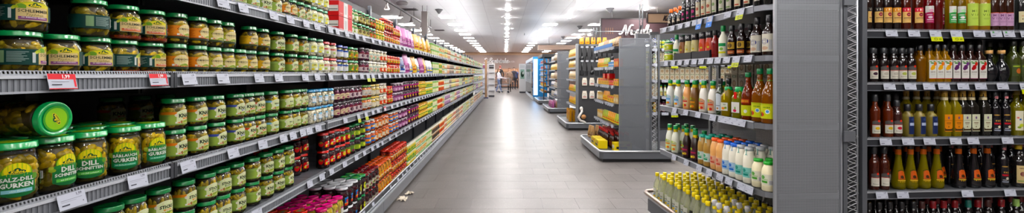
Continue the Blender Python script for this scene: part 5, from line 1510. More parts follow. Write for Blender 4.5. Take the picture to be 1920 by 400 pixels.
small_black('s_fig', 'small black balsamic bottle with fig label', '#3a1c30')
small_black('s_plain', 'small black balsamic bottle, plain white label', '#b9b4a8')
small_black('s_verde', 'small black balsamic bottle, green motif label', '#a8b45a')
small_black('s_apple', 'brown vinegar bottle with apple motif label', '#c8a83a', 25, '#4a1c0c')
small_black('s_berry', 'short brown bottle with red berry label', '#b0203a', 21.5, '#2c1410')
small_black('s_white', 'brown vinegar bottle with white script label', '#cfc8bc', 25, '#35140c')
def fruit(key, desc, c, f1, f2, txt, tc):
    it = [('R', -2.35, 2.6, 2.35, 13.4, '#dcdad2'), ('R', -2.35, 2.4, 2.35, 2.7, tc), ('E', .2, 9.2, 1.3, 1.4, f1), ('E', -.6, 8.4, 1.1, 1.0, f1), ('E', 1.3, 11.2, .95, 1.2, f2), ('E', -.4, 11.6, 1.2, .4, '#3f7a34'), ('E', -1.4, 12.4, .9, .3, '#4f8a3a'), ('E', .9, 12.6, .8, .3, '#5a8f44'), ('T', txt, 0, 6.4, 1.1, '#7a6a6a', .0), ('R', -1.6, 5.2, 1.6, 5.3, '#9a9a94'), ('R', -1.2, 4.6, 1.2, 4.7, '#9a9a94')]
    tallb(key, desc, c, it, h=22.5, r=2.4, mat='tintglass' if c == '#a8780f' else 'darkglass', mp=flat(2.4), sq=7, capc='#18181a', extra=[liquid(2.2, 13, '#9a6a0c')] if c == '#a8780f' else ())
fruit('f_mango', 'golden vinegar bottle, mango picture on white label', '#a8780f', '#e0a81c', '#e07a24', 'MANGO', '#c8403a')
fruit('f_plum', 'dark vinegar bottle, plum picture on white label', '#22100e', '#5a2a5c', '#6a3a74', 'FEIGE', '#8a3a5c')
fruit('f_pom', 'dark vinegar bottle, pomegranate picture on white label', '#22100c', '#a8232c', '#c83a34', 'GRANAT', '#8a2a5c')
bottle('oil_plain', 'oil_bottle', 'amber oil bottle turned sideways', bp(2.7, 20, 1.2, 14, 17), '#8a5a14', 'tintglass', cp(1.4, 19, 22), '#1a1a1c', [('R', 3.4, 3, 5.4, 13, '#c8bfae')], extra=[liquid(2.5, 13, '#7a4a0c')])
bottle('cork_flask', 'cork_flask', 'round dark flask with cork stopper', [(2.0, 0), (2.6, .3), (2.4, 1.0), (3.4, 3.5), (3.75, 6.5), (3.3, 9.5), (1.9, 12.0), (1.25, 13.2), (1.2, 16.4), (1.5, 16.8), (1.5, 17.4)], '#0c0d10', 'darkglass', [(1.2, 17.0), (1.75, 17.5), (1.75, 19.4), (.01, 19.4)], '#b08a5c', None, capmat='food')
bottle('oil_dark', 'oil_bottle', 'dark olive oil bottle', bp(3.0, 24, 1.3, 15, 19), '#2e3414', 'darkglass', cp(1.6, 22, 25.5), '#1f241c', [('R', -2.4, 4, 2.4, 11, '#3f4a24'), ('E', .6, 7, 1.2, 1.6, '#b8663a'), ('R', -2, 9.4, 1.4, 10.2, '#8aa03a')])
bottle('gold_sq', 'oil_bottle', 'pale gold bottle with navy label', [(2.6, 0), (3.0, .4), (3.0, 12), (2.6, 13.2), (1.5, 14.2), (1.3, 15.2), (1.3, 16)], '#a0904c', 'tintglass', cp(1.65, 15.2, 19.2), '#141518', [('R', -.9, 1.8, 3.3, 12.0, '#1e2a52'), ('R', -.4, 6.8, 2.9, 8.4, '#b9c2d8'), ('P', [(.4, 2.6), (1.4, 4.6), (2.4, 2.6)], '#3a4a7a'), ('E', 1.2, 10.4, .9, .7, '#3a4a7a')], cyl(3.0), sq=0, extra=[liquid(2.8, 9, '#cfb85a')])
def goldcap(key, desc, c, lc, mat='darkglass', bc='#6a4a2a'):
    tallb(key, desc, c, [('R', -2.5, 3.2, 2.5, 13.2, lc), ('R', -2.3, 3.6, 2.3, 4.6, '#3a2c18'), ('E', .1, 11.2, .55, .8, '#6a4a74'), ('R', -2.3, 9.6, 2.3, 9.75, '#4a3a24'), ('R', -1.4, 8.0, 1.4, 8.4, bc), ('R', -1.0, 7.3, 1.0, 7.5, bc), ('P', [(-.5, 5.6), (0, 6.6), (.5, 5.6)], bc), ('P', [(-2.4, 3.3), (-2.4, 5.6), (-1.5, 4.4)], '#3a2c18'), ('P', [(2.4, 3.3), (1.5, 4.4), (2.4, 5.6)], '#3a2c18')], h=28, r=2.6, capc='#b08a44', mat=mat, mp=flat(2.6), sq=7,
          extra=[('neck_band', ring(1.75, 21.6, 23.2, '#d8c9a4', r2=1.62), 'print')] + ([liquid(2.4, 15, '#a08a2c')] if mat == 'tintglass' else []))
goldcap('g_orange', 'gold-capped bottle with orange label', '#9a8a34', '#d98a3a', 'tintglass')
goldcap('g_cream', 'gold-capped dark bottle with cream-green label', '#14130f', '#cfd0b4')
def slim_black(key, desc, h=26.5):
    tallb(key, desc, '#0b0b0d', [('R', -2.2, 3.0, 2.2, 10.6, '#15151a'), ('R', -1.8, 7.0, 1.8, 8.0, '#c8243a'), ('E', .6, 5.6, .8, .8, '#d8d0b8'), ('T', 'LUI', 0, 9.2, 1.6, '#b08a4a', .02), ('R', -1.8, 3.2, 1.8, 3.9, '#9aa0b0'), ('R', -1.6, 4.4, .2, 4.8, '#b8b8bc'), ('E', -.6, 12.6, 1.4, .35, '#a8844a')], h=h, r=2.5, capc='#121214', extra=[('neck_emblem', art(MB(), cyl(1.55), [('E', 0, h * .87, 1.1, .8, '#d8a0a8'), ('E', 0, h * .87, .8, .55, '#a8182c'), ('T', 'GI', 0, h * .87, .9, '#f2e6e6', .02)]), 'print')])
slim_black('k_red', 'slim black balsamic bottle with red stripe')
bottle('oil_cream', 'oil_bottle', 'olive oil bottle with tall cream label', bp(3.0, 26, 1.3, 17, 21), '#5a5414', 'darkglass', cp(1.6, 24.5, 27.5), '#8a7434', [('R', -2.2, 3.4, 2.2, 15, '#ddd8c2'), ('R', -1.6, 10.4, -.6, 11.4, '#c8343a'), ('R', -.6, 9.4, .4, 10.4, '#2f5fa8'), ('E', .6, 6.4, 1.3, 1.0, '#b8c44a'), ('E', -.6, 5.2, .9, .7, '#8aa03a')])
BELL = [(2.7, 0), (3.3, .5), (3.5, 2.5), (3.3, 6.0), (2.7, 10), (1.9, 14.5), (1.4, 19), (1.2, 22), (1.2, 24)]
def bell_(key, desc, c, mat, liq):
    R = lambda v: 3.3 if v < 6 else 3.3 - (v - 6) * .16
    it = [('A', -2.5, 1.2, 2.5, 10.6, .9, '#17140f'), ('A', -2.0, 6.0, 2.0, 10.2, .8, '#c85f1c'), ('E', 0, 7.4, .8, 1.0, '#3a2210'), ('P', [(-1.4, 6.2), (-.8, 8.6), (-.6, 6.2)], '#3a2210'), ('P', [(1.4, 6.2), (.8, 8.6), (.6, 6.2)], '#3a2210'), ('R', -2.2, 5.1, 2.2, 5.7, '#d8b450'), ('R', -1.9, 4.3, 1.9, 4.8, '#c8a040'), ('E', 0, 3.0, .9, .5, '#8a7434'), ('R', -1.2, 1.8, 1.2, 2.0, '#b85a24')]
    ex = [('neck_label', ring(1.5, 20.2, 23.2, '#c8662a', r2=1.42), 'print')]
    if liq: ex.append(('liquid', ring(3.0, .6, 6.2, liq, r2=3.0), 'tintglass'))
    bottle(key, 'bell_bottle', desc, BELL, c, mat, cp(1.42, 23.4, 26.4), '#17171a', it, cyl(R), extra=ex)
bell_('bell_gold', 'golden bell-shaped bottle with orange-black label', '#857a24', 'tintglass', '#6f6412')
bell_('bell_black', 'black bell-shaped bottle with orange-black label', '#0b0a0b', 'darkglass', None)
bottle('v_boxlab', 'vinegar_bottle', 'dark bottle with tan grape label', bp(3.0, 24, 1.3, 15, 19), '#141210', 'darkglass', cp(1.7, 22.5, 26), '#b89a3a', [('R', -2.6, 2.6, 2.6, 13, '#c8b184'), ('E', 0, 8.0, 1.2, 1.4, '#6a2438'), ('T', 'ACETO', 0, 11.4, 1.1, '#5a3a24', .01), ('R', -2.2, 3.4, 2.2, 4.2, '#8a9a5a')])
def topb(key, desc, capc, capmat='plastic', gold=None):
    ex = [('top_disc', ring(1.0, 27.06, 27.07, gold, r2=.02), 'metal')] if gold else []
    tallb(key, desc, '#0f0c0c', [('R', -2.2, 4, 2.2, 12, '#2a2624')], h=27, r=2.7, capc=capc, extra=ex)
topb('t_gold', 'black bottle with gold-topped black cap', '#151517', gold='#c8963c')
topb('t_red', 'black bottle with deep red capsule', '#7a1c20', gold='#b8803c')
topb('t_green', 'black bottle with dark green capsule', '#1f5a50')
topb('t_lime', 'bottle with pale green capsule', '#8fae62')
topb('t_brown', 'bottle with brown capsule', '#3c1c18')

def generic_can(key, desc, c, c2, c3, R=3.4, h=9.2, lid='#d8d4c4', stem='food_can'):
    mb = MB(); r = R / 100
    mb.lathe([(r * .96, 0), (r, .003), (r, h / 100 * .2), (r, h / 100 * .72), (r, h / 100 * .93), (r * .95, h / 100), (.0005, h / 100)], 12, cols=[lid, c3, c, c2, lid, lid])
    art(mb, cyl(R), [('E', 0, h * .42, 1.6, h * .17, c3)], .6)
    KD[key] = Kind(stem, 'can', desc, [(stem, mb, 'print')], R, h)
generic_can('c_green', 'pale green can', '#c3d08a', '#6fae5a', '#f0ecc8')
generic_can('c_yellow', 'yellow can', '#e2c24a', '#e8dc8a', '#5a9a4a')
generic_can('c_white', 'white and green can', '#e4e4d4', '#8cc08a', '#e0a84a')
generic_can('c_orange', 'orange can', '#dc8a4a', '#f0dcb0', '#c8482c')
generic_can('c_red', 'red can', '#c44a34', '#f0d8b8', '#e0b04a')
generic_can('c_brown', 'brown can', '#7a5a44', '#c8a884', '#3a3a34')
generic_can('c_purple', 'purple can', '#8a4a84', '#d8b4cc', '#5a2a54')
generic_can('c_blue', 'blue bottle can', '#2f5fae', '#e8b83a', '#d8e0ee', R=3.0, h=17, stem='drink_can')
generic_can('c_gold', 'golden bottle can', '#e0a020', '#c8402c', '#f0d070', R=3.0, h=17, stem='drink_can')
generic_can('c_silver', 'white bottle can', '#dfe3ea', '#8aa4cc', '#c44a4a', R=3.0, h=16, stem='drink_can')

# ================================================================ putting the goods on the shelves
LNAME = {'S3': 'top shelf', 'S2': 'eye-level shelf', 'S1': 'middle shelf', 'S0': 'second-lowest shelf', 'B': 'bottom tray'}
LSURF = {k: v - 0.006 + 0.0026 for k, v in LZ.items()}
LSURF['B'] = LBASE + 0.0026
FULL_Y = 3.6
ENDS = {}
def put_left(lv, y, key, tiers=(0,), row=0, rot=None, jit=0.006, where=None):
    k = KD[key]
    r = k.r
    for t in tiers:
        x = -(1.117 + r + row * (2 * r + 0.006)) - random.uniform(0, jit)
        z = LSURF[lv] + t * (k.h + 0.0006)
        a = rot if rot is not None else -0.30 + random.uniform(-.22, .22)
        tn = 'upper tier, ' if t else ('lower tier, ' if len(tiers) > 1 else '')
        rn = '' if row == 0 else ('second row, ' if row == 1 else 'back row, ')
        place(key, (x, y + random.uniform(-.001, .001), z), a, (where or (rn + tn + LNAME[lv])), full=(y < FULL_Y and row < 2), group='goods on the left shelves')
LAST = {}
FRONT = {}
def seq_left(lv, seq, rows=1):
    """seq: (column px, kind, number of tiers[, rotation])"""
    for it in seq:
        px, key, nt = it[:3]
        rot = it[3] if len(it) > 3 else None
        k = KD[key]
        y = px_left(px, 1.115 + k.r)
        if LAST.get(lv): y = max(y, LAST[lv][0] + LAST[lv][1] + k.r + .006)
        LAST[lv] = (y, k.r)
        FRONT[lv, px] = y
        for row in range(rows):
            put_left(lv, y, key, tuple(range(nt)), row, rot if row == 0 else None)
    ENDS[lv] = y

# eye-level shelf, the two tiers differ at the near end
for px, key, rot in ((40, 'sch_p', .75), (117, 'sch_p', -.55), (178, 'sch_p', -.35), (232, 'sch_o', .9), (284, 'sch_o', .15)):
    put_left('S2', px_left(px, 1.115 + KD[key].r), key, (0,), 0, rot, where='lower tier, eye-level shelf')
for px, key, rot in ((46, 'sch_p', -.35), (168, 'sch_p', 1.5), (231, 'sch_o', -.3), (283, 'sch_o', -.5)):
    k = KD[key]
    x = -(1.115 + k.r)
    place(key, (x, px_left(px, -x), LSURF['S2'] + k.h + .0006), rot, 'upper tier, eye-level shelf', group='goods on the left shelves')
for y in (1.34, 1.45):
    k = KD['sch_p']; place('sch_p', (-1.26, y, LSURF['S2'] + k.h + .0006), .2, 'upper tier, second row, eye-level shelf', group='goods on the left shelves')
    place('sch_p', (-1.26, y, LSURF['S2']), .2, 'lower tier, second row, eye-level shelf', group='goods on the left shelves')
S2 = [(333, 'cor_o', 2), (370, 'cor_o', 2), (400, 'cor_g', 2), (425, 'cor_g', 2), (447, 'cor_g', 1), (466, 'cor_y', 2, -.25), (491, 'cor_y', 2, -.35), (519, 'knax_g', 2), (546, 'sticks_o', 2), (566, 'sticks_o', 2),
      (584, 'onion_y', 2, -.5), (596, 'onion_y', 2, -.4), (609, 'onion_r', 2), (622, 'onion_r', 2), (634, 'mix_b', 2), (645, 'mix_b', 2), (655, 'mix_g', 2), (664, 'mix_g', 2), (676, 'cab_w', 2), (684, 'cab_w', 2), (692, 'white_p', 2), (699, 'white_p', 2), (706, 'white_p', 2),
      (713, 'white_r', 2), (719, 'white_r', 2), (725, 'tomato', 2), (730, 'tomato', 2), (735, 'tomato', 2), (740, 'tomato', 2), (745, 'tomato', 2)]
seq_left('S2', S2)
S3 = [(395, 'knax_g', 2), (420, 'knax_g', 2), (445, 'lblue', 2), (470, 'lblue', 2), (495, 'knax_g', 2), (513, 'knax_g', 2), (531, 'cor_o', 2), (546, 'cor_o', 2), (558, 'sticks_o', 2), (570, 'sticks_o', 2), (583, 'onion_y', 2), (594, 'onion_y', 2), (605, 'onion_y', 2),
      (656, 'bean_g', 2), (663, 'bean_g', 2), (671, 'olive', 2), (678, 'olive', 2), (685, 'olive', 2), (692, 'bean_r', 2), (698, 'bean_r', 2), (704, 'corn', 2), (709, 'corn', 2), (714, 'corn', 2)] + [(719 + 3.6 * i, 'letscho' if i < 4 else 'tomato', 2) for i in range(8)]
seq_left('S3', S3)
for t in (0, 1):       # red display cartons on the top shelf
    y = px_left(627, 1.2)
    place('red_case', (-1.195, y, LSURF['S3'] + t * .1035), 0, ('upper one' if t else 'lower one') + ' on the top shelf')
S1 = [(24, 'salz', 1, -.55), (93, 'dill', 1, -.02), (167, 'dill', 1, -.66), (233, 'baer', 1, -.72), (278, 'baer', 1, -.28),
      (327, 'knax_o', 2, -.1), (369, 'knax_o', 2, -.25), (405, 'knax_b', 2), (441, 'knax_b', 2), (461, 'knax_r', 2), (480, 'knax_r', 2, -.35), (507, 'lblue', 2), (536, 'bio', 2), (551, 'bio', 2), (565, 'goldlab', 2),
      (581, 'onion_b', 2), (593, 'onion_b', 2), (605, 'onion_b', 2), (616, 'onion_b', 2), (628, 'cab_p', 2), (637, 'cab_p', 2), (646, 'cab_p', 2), (655, 'cab_w', 2), (663, 'cab_w', 2), (671, 'cab_w', 2), (681, 'carrot_s', 2), (689, 'carrot_s', 2), (697, 'kraut', 2), (705, 'kraut', 2),
      (712, 'white_r', 2), (719, 'white_r', 2), (726, 'tomato', 2), (731, 'tomato', 2), (738, 'cab_pink', 2), (744, 'cab_pink', 2), (750, 'cab_pink', 2), (756, 'cab_d', 2), (761, 'cab_d', 2), (766, 'cab_d', 2), (771, 'cab_d', 2), (776, 'cab_d', 2), (781, 'cab_d', 2)]
seq_left('S1', S1)
for (px, key) in ((24, 'salz'), (93, 'dill'), (167, 'dill'), (233, 'baer'), (278, 'baer')):
    y = FRONT['S1', px]
    for row in (1, 2):
        put_left('S1', y + .004 * row, key, (0,), row)
# jars pushed to the back of the same shelf
for k_, (y, key) in enumerate(((1.62, 'knax_r'), (1.75, 'knax_o'), (1.88, 'knax_o'))):
    for t in (0, 1):
        place(key, (-1.44, y, LSURF['S1'] + t * .1068), -.35, ('upper' if t else 'lower') + ' tier, back of the middle shelf', group='goods on the left shelves')
# the jar lying on its side on top of the lids
k = KD['dill']
lj = place('dill', (-1.255, 1.10, LSURF['S1'] + .14 + .0475), 0, 'lying on its side on other jar lids', tilt=(0, PI / 2, 0))
lj.rotation_euler = (Matrix.Rotation(0, 3, 'Z') @ Matrix.Rotation(PI / 2, 3, 'Y') @ Matrix.Rotation(2.1, 3, 'Z')).to_euler()
S0 = [(205, 'sticks_g', 2, -.3), (252, 'sticks_g', 2, -.2), (300, 'sticks_o', 2, -.45), (347, 'sticks_o', 2, -.15), (388, 'sticks_g', 2, -.3), (415, 'sticks_g', 2), (443, 'knax_g', 2), (473, 'knax_g', 2, .2), (499, 'knax_g', 2), (520, 'knax_g', 2), (538, 'knax_g', 2, -.05)]
seq_left('S0', S0)
# recessed gap with dark jars, then the front row goes on
for row, y in enumerate((2.50, 2.60, 2.70)):
    for q in range(3):
        for t in (0, 1):
            if row == 0 and q: continue
            place('beet_r', (-1.42 + .09 * q * (row > 0) - .0 * row, y, LSURF['S0'] + t * .1108), .6 if row < 2 else -.2, ('upper' if t else 'lower') + ' tier, set back, second-lowest shelf', group='goods on the left shelves')
S0b = [(606, 'beet_r', 2), (618, 'beet_r', 2), (629, 'beet_r', 2), (639, 'beet_y', 2), (648, 'beet_y', 2), (657, 'beet_g', 2), (667, 'beet_gg', 2), (677, 'beet_gg', 2), (688, 'carrot_b', 2), (696, 'carrot_b', 2), (703, 'carrot_w', 2), (710, 'carrot_w', 2), (717, 'carrot_w', 2), (723, 'carrot_w', 2),
       (730, 'carrot_b', 2), (736, 'carrot_b', 2), (741, 'carrot_b', 2), (747, 'cab_pink', 2), (753, 'cab_pink', 2), (758, 'cab_pink', 2), (764, 'cab_d', 2), (769, 'cab_d', 2), (773, 'cab_d', 2), (777, 'cab_d', 2), (781, 'cab_d', 2)]
seq_left('S0', S0b)
BB = []
y = 1.95
for key, n in (('pick_r', 8), ('pepper_p', 4), ('beet_w', 3), ('beet_gt', 2), ('cherry', 4), ('mango', 5), ('letscho', 8)):
    k = KD[key]
    for i in range(n):
        rows = 4 if key in ('pick_r', 'pepper_p') else 3 if key == 'beet_w' else 2
        nt = 3 if key == 'letscho' else 2
        for row in range(rows):
            y_ = y + k.r
            if key == 'pick_r' and row == 0 and i > 5: continue
            put_left('B', y_ + (.02 if row % 2 else 0), key, tuple(range(nt)), row)
        y += 2 * k.r + .012
ENDS['B'] = y
k = KD['pick_r']
# ---- bags and the smaller goods further along: single copies up to nine metres, one mass beyond
BAGS = {'S3': [(749, 'bag_pink'), (757, 'bag_pink'), (764, 'bag_pink'), (771, 'bag_pink'), (779, 'bag_yel'), (787, 'bag_yel'), (795, 'bag_yel'), (803, 'bag_yel')],
        'S2': [(752, 'bag_blue'), (761, 'bag_pink'), (768, 'bag_white'), (775, 'bag_yel'), (782, 'bag_white'), (789, 'bag_pink'), (795, 'bag_yel'), (801, 'bag_white'), (806, 'bag_white')]}
for lv, seq in BAGS.items():
    for px, key in seq:
        y = px_left(px, 1.16)
        place(key, (-1.178, y, LSURF[lv]), -.25 + random.uniform(-.2, .2), LNAME[lv], full=y < 6, group='goods on the left shelves')
        ENDS[lv] = y + .05
FARK = {'S3': ['c_green', 'c_white', 'c_yellow', 'c_orange', 'c_white', 'c_red'], 'S2': ['c_green', 'c_yellow', 'c_white', 'c_orange', 'c_brown', 'c_white'], 'S1': ['corn', 'c_yellow', 'c_green', 'c_orange', 'c_white', 'c_brown', 'c_blue'],
        'S0': ['corn', 'c_yellow', 'c_green', 'c_orange', 'c_white', 'c_purple'], 'B': ['c_yellow', 'c_white', 'c_green', 'c_brown', 'c_orange', 'c_red']}
far = MB()
def low_can(c, c2, c3, r, h):
    mb = MB(); mb.lathe([(r, 0), (r, h * .2), (r, h * .7), (r, h * .95), (r * .9, h), (.0005, h)], 8, cols=[c3, c, c2, '#d8d4c4', '#d8d4c4'])
    return mb
LOW = {}
for key in set(sum(FARK.values(), [])):
    mb = KD[key].parts[0][1]
    cs_ = {'corn': ('#e8b83a', '#4f9a3a', '#f0d86a')}.get(key)
    if cs_ is None: cs_ = (mb.c[24], mb.c[36], mb.c[12])
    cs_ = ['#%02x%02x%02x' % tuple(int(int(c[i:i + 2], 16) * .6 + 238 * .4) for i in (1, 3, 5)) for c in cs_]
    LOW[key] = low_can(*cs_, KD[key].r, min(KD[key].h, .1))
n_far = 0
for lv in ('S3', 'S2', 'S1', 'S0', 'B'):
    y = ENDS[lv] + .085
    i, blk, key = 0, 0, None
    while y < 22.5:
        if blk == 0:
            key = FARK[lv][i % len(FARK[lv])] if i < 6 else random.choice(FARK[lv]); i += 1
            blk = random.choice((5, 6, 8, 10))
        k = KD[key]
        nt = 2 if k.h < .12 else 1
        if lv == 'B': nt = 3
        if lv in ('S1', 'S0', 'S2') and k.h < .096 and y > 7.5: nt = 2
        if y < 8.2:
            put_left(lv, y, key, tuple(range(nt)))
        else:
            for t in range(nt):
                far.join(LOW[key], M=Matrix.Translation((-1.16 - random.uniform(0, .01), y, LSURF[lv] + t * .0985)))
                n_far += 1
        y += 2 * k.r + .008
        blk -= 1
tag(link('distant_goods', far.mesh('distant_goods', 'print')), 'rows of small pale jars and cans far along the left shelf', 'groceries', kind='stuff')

# ---------------------------------------------------------------- near gondola
RN = {'T3': 'top shelf', 'T2': 'second shelf', 'T1': 'third shelf', 'T0': 'fourth shelf', 'TB': 'tray'}
RS = {k: v + .001 for k, v in RZ.items()}
RS['TB'] = RBASE + .001
G1LAST = {}
FRONT = {}
def put_g1(lv, px, key, rows=1, rot=None, tiers=1, first=0, lift=0.0):
    k = KD[key]
    off = k.r + .012
    ly = max(g1_t(px, off), -.09 + k.r)
    if lv in G1LAST: ly = min(ly, G1LAST[lv][0] - G1LAST[lv][1] - k.r - .0015)
    if ly < -.095 + k.r: return
    G1LAST[lv] = (ly, k.r)
    for row in range(first, rows):
        lx = off + row * (2 * k.r + .004)
        if lx > .41 - k.r: break
        for t in range(tiers):
            p = g1_world(lx, ly + (.006 if row % 2 else 0), RS[lv] + t * (k.h + .0006) + lift)
            a = PI + PHI + (rot if rot is not None else random.uniform(.15, .5))
            place(key, p, a, ('second row, ' if row else '') + ('upper tier, ' if t else '') + RN[lv] + ' of near gondola', group='bottles on the near gondola')
for px, key, rows in ((1258, 'bk_orange', 2), (1266, 'bk_orange', 2), (1275, 'bk_orange', 2), (1284, 'bk_pink', 1), (1293, 'bk_pink', 1), (1302, 'bk_pink', 1), (1311, 'bk_cream', 1), (1321, 'bk_cream', 1), (1331, 'bk_cream', 1), (1342, 'bk_white', 1), (1355, 'bk_white', 1), (1369, 'bk_white', 1), (1385, 'bk_cream', 1), (1403, 'bk_cream', 1), (1423, 'bk_white', 1), (1446, 'bk_white', 1)):
    put_g1('T3', px, key, rows)
put_g1('T2', 1254, 'mayo', 2, tiers=2)
put_g1('T2', 1269, 'sauce_white', 2)
for px, key in ((1281, 'zo_brown'), (1292, 'zo_olive'), (1304, 'zo_olive'), (1319, 'zo_red'), (1332, 'zo_red')):
    k = KD[key]; put_g1('T2', px, key, 2, rot=.3, lift=.0035)
for a, b in ((1277, 1310), (1312, 1346)):
    t0, t1 = g1_t(b, .06), g1_t(a, .06)
    L = (t0 + t1) / 2
    o = link('sauce_tray', None, loc=g1_world(.07, L, RS['T2']), rotz=PHI)
    tag(o, 'open black cardboard tray holding ' + ('olive and brown' if a == 1277 else 'red') + ' sauce jars', 'tray')
    hl = abs(t1 - t0) / 2 + .002
    for nm, q in (('tray_floor', (-.065, -hl, 0, .07, hl, .002)), ('tray_front', (-.068, -hl, .0, -.065, hl, .055)), ('tray_side', (-.065, -hl, .002, .07, -hl + .003, .06)), ('tray_side', (-.065, hl - .003, .002, .07, hl, .06))):
        mb = MB(); mb.box(*q, '#232327'); part(nm, mb, 'print', o)
put_g1('T2', 1341, 'sauce_red', 2)
for px, key in ((1356, 'sauce_white'), (1373, 'soy'), (1391, 'soy'), (1420, 'bbq_big'), (1442, 'bbq_big')):
    put_g1('T2', px, key, 2, rot=.45)
for px, key in ((1257, 'dr_white'), (1272, 'dr_white'), (1289, 'dr_orange'), (1303, 'dr_brown'), (1320, 'dr_red'), (1337, 'dr_red'), (1351, 'oil_green'), (1366, 'oil_flask'), (1387, 'oil_flask_r'), (1403, 'wine_vinegar'), (1425, 'vinegar_big'), (1452, 'vinegar_big')):
    put_g1('T1', px, key, 2, rot=.3)
for px, key in ((1256, 'dr_herb'), (1267, 'dr_herb'), (1288, 'dr_dark'), (1304, 'dr_dark'), (1318, 'cs_teal'), (1329, 'cs_teal'), (1342, 'cs_orange'), (1353, 'cs_orange'), (1365, 'cs_blue'), (1378, 'cs_blue'), (1390, 'cs_grey'), (1405, 'cs_grey'), (1422, 'cs_green'), (1441, 'cs_green')):
    put_g1('T0', px, key, 3 if key not in ('dr_dark',) else 2, rot=.4)
ci = 0
ly = 1.38
while ly > -.06:
    for row in range(7):
        lx = .016 + row * .066 + (.01 if ci % 2 else 0)
        key = 'cl_vin'
        if .55 < ly < .80 and row < 2: key = 'cl_dark'
        if ly < .55: key = 'cl_water'
        if .26 < ly < .50 and row in (0, 2): key = 'cl_spray'
        if lx > .385: continue
        place(key, g1_world(lx, ly, RS['TB']), PI + PHI + .2, f'{ordw(row + 1)} row, tray of near gondola', full=row < 3, group='vinegar bottles in the tray of the near gondola')
    ly -= .071
    ci += 1
for i in range(6):
    place('red_back' if i % 2 else 'green_back', g1_world(.56, .62 + .13 * i, .205 + .001), PI, 'behind the perforated sheet of near gondola')
    place('green_back' if i % 2 else 'red_back', g1_world(.66, .6 + .13 * i, .205 + .001), PI, 'last row behind the perforated sheet')
for z, n in ((1.181, 7), (1.181 + .1225, 6)):
    for i in range(n):
        place('cream_box', g1_world(.53, .55 + .1 * i, z), PI + PHI, ('upper' if z > 1.2 else 'lower') + ' row on the rear shelf of near gondola')

# ---------------------------------------------------------------- vinegar shelf
VN = {'A': 'top row of end shelf', 'B': 'second row of end shelf', 'C': 'third row of end shelf', 'D': 'fourth row of end shelf', 'E': 'lowest row of end shelf'}
VS = {k: v - .004 for k, v in VZ.items()}
VS['E'] = VBASE + .001
VLAST = {}
FRONT = {}
def put_v(lv, px, key, depth=0.0, rot=0.0, behind=False):
    k = KD[key]
    off = .012 + k.r + depth
    s = v_s(px, off)
    q = (lv, behind)
    if q in VLAST: s = max(s, VLAST[q][0] + VLAST[q][1] + k.r + .0012)
    VLAST[q] = (s, k.r)
    place(key, v_world(s, off, VS[lv]), -PI / 2 + VPH + rot, VN[lv] + (', standing behind' if behind else ''), group='bottles on the end shelf')
RT = -.25
for px, key, rot in ((1624, 'v_black', .6), (1645, 'v_black', RT), (1662, 'v_orange', RT), (1679, 'v_orange', RT), (1697, 'v_red', RT), (1720, 'v_red', RT), (1740, 'v_pink', RT), (1757, 'v_deepred', RT), (1776, 'v_pink', .9), (1782, 'v_green', 0), (1800, 'v_green', RT), (1820, 'v_lime', RT), (1842, 'v_lime', RT), (1858, 'v_mauve', RT), (1873, 'v_mauve', RT), (1890, 'v_mauve', RT), (1914, 'v_cream', RT)):
    if key == 'v_pink' and px == 1776: put_v('A', 1770, key, .07, RT, True)
    else: put_v('A', px, key, 0, rot)
for px, key in ((1636, 's_fig'), (1656, 's_plain'), (1674, 's_plain'), (1690, 's_verde'), (1707, 's_verde'), (1725, 'oil_plain'), (1739, 'f_mango'), (1754, 'f_mango'), (1770, 'f_mango'), (1786, 'f_plum'), (1802, 'f_plum'), (1818, 'f_pom'), (1835, 'f_pom'), (1854, 'cork_flask'), (1877, 'cork_flask'), (1896, 'oil_dark'), (1915, 'oil_dark')):
    put_v('B', px, key, 0, RT if not key.startswith('f_') else 0)
for px, key in ((1640, 's_apple'), (1664, 's_apple'), (1681, 's_berry'), (1701, 'gold_sq'), (1723, 'gold_sq'), (1745, 'gold_sq'), (1770, 'g_orange'), (1789, 'g_orange'), (1804, 'g_cream'), (1821, 'g_cream'), (1843, 'g_cream'), (1865, 'k_red'), (1884, 'k_red'), (1905, 'oil_cream'), (1921, 'oil_cream')):
    put_v('C', px, key, 0, RT if not key.startswith('g_') else 0)
for px, key in ((1638, 's_white'), (1657, 's_white'), (1684, 'bell_gold'), (1707, 'bell_gold'), (1731, 'bell_gold'), (1756, 'bell_gold'), (1797, 'bell_black'), (1825, 'bell_black'), (1851, 'bell_black'), (1880, 'k_red'), (1909, 'v_boxlab')):
    put_v('D', px, key, 0, RT if not key.startswith('bell') else -.15)
for px, key in ((1629, 't_gold'), (1648, 't_gold'), (1668, 't_gold'), (1690, 't_gold'), (1712, 't_gold'), (1727, 't_brown'), (1749, 't_red'), (1769, 't_red'), (1790, 't_red'), (1815, 't_green'), (1833, 't_red'), (1852, 't_brown'), (1877, 't_red'), (1905, 't_lime')):
    put_v('E', px, key)
for lv, keys in (('B', ('oil_plain', 'oil_dark', 's_plain')), ('C', ('goldcapx', 'oil_dark')), ('D', ('bell_black', 's_white')), ('E', ('t_gold', 't_brown', 't_red'))):
    for i in range(15):
        px = 1640 + i * 19.5
        key = {'B': 's_plain' if i < 4 else 'oil_plain' if i < 7 else 'oil_dark', 'C': 's_apple' if i < 3 else 'g_orange' if i < 9 else 'k_red', 'D': 's_white' if i < 2 else 'bell_black' if i < 7 else 'k_red', 'E': 't_gold' if i < 5 else 't_red'}[lv]
        put_v(lv, px, key, .085, .2, True)

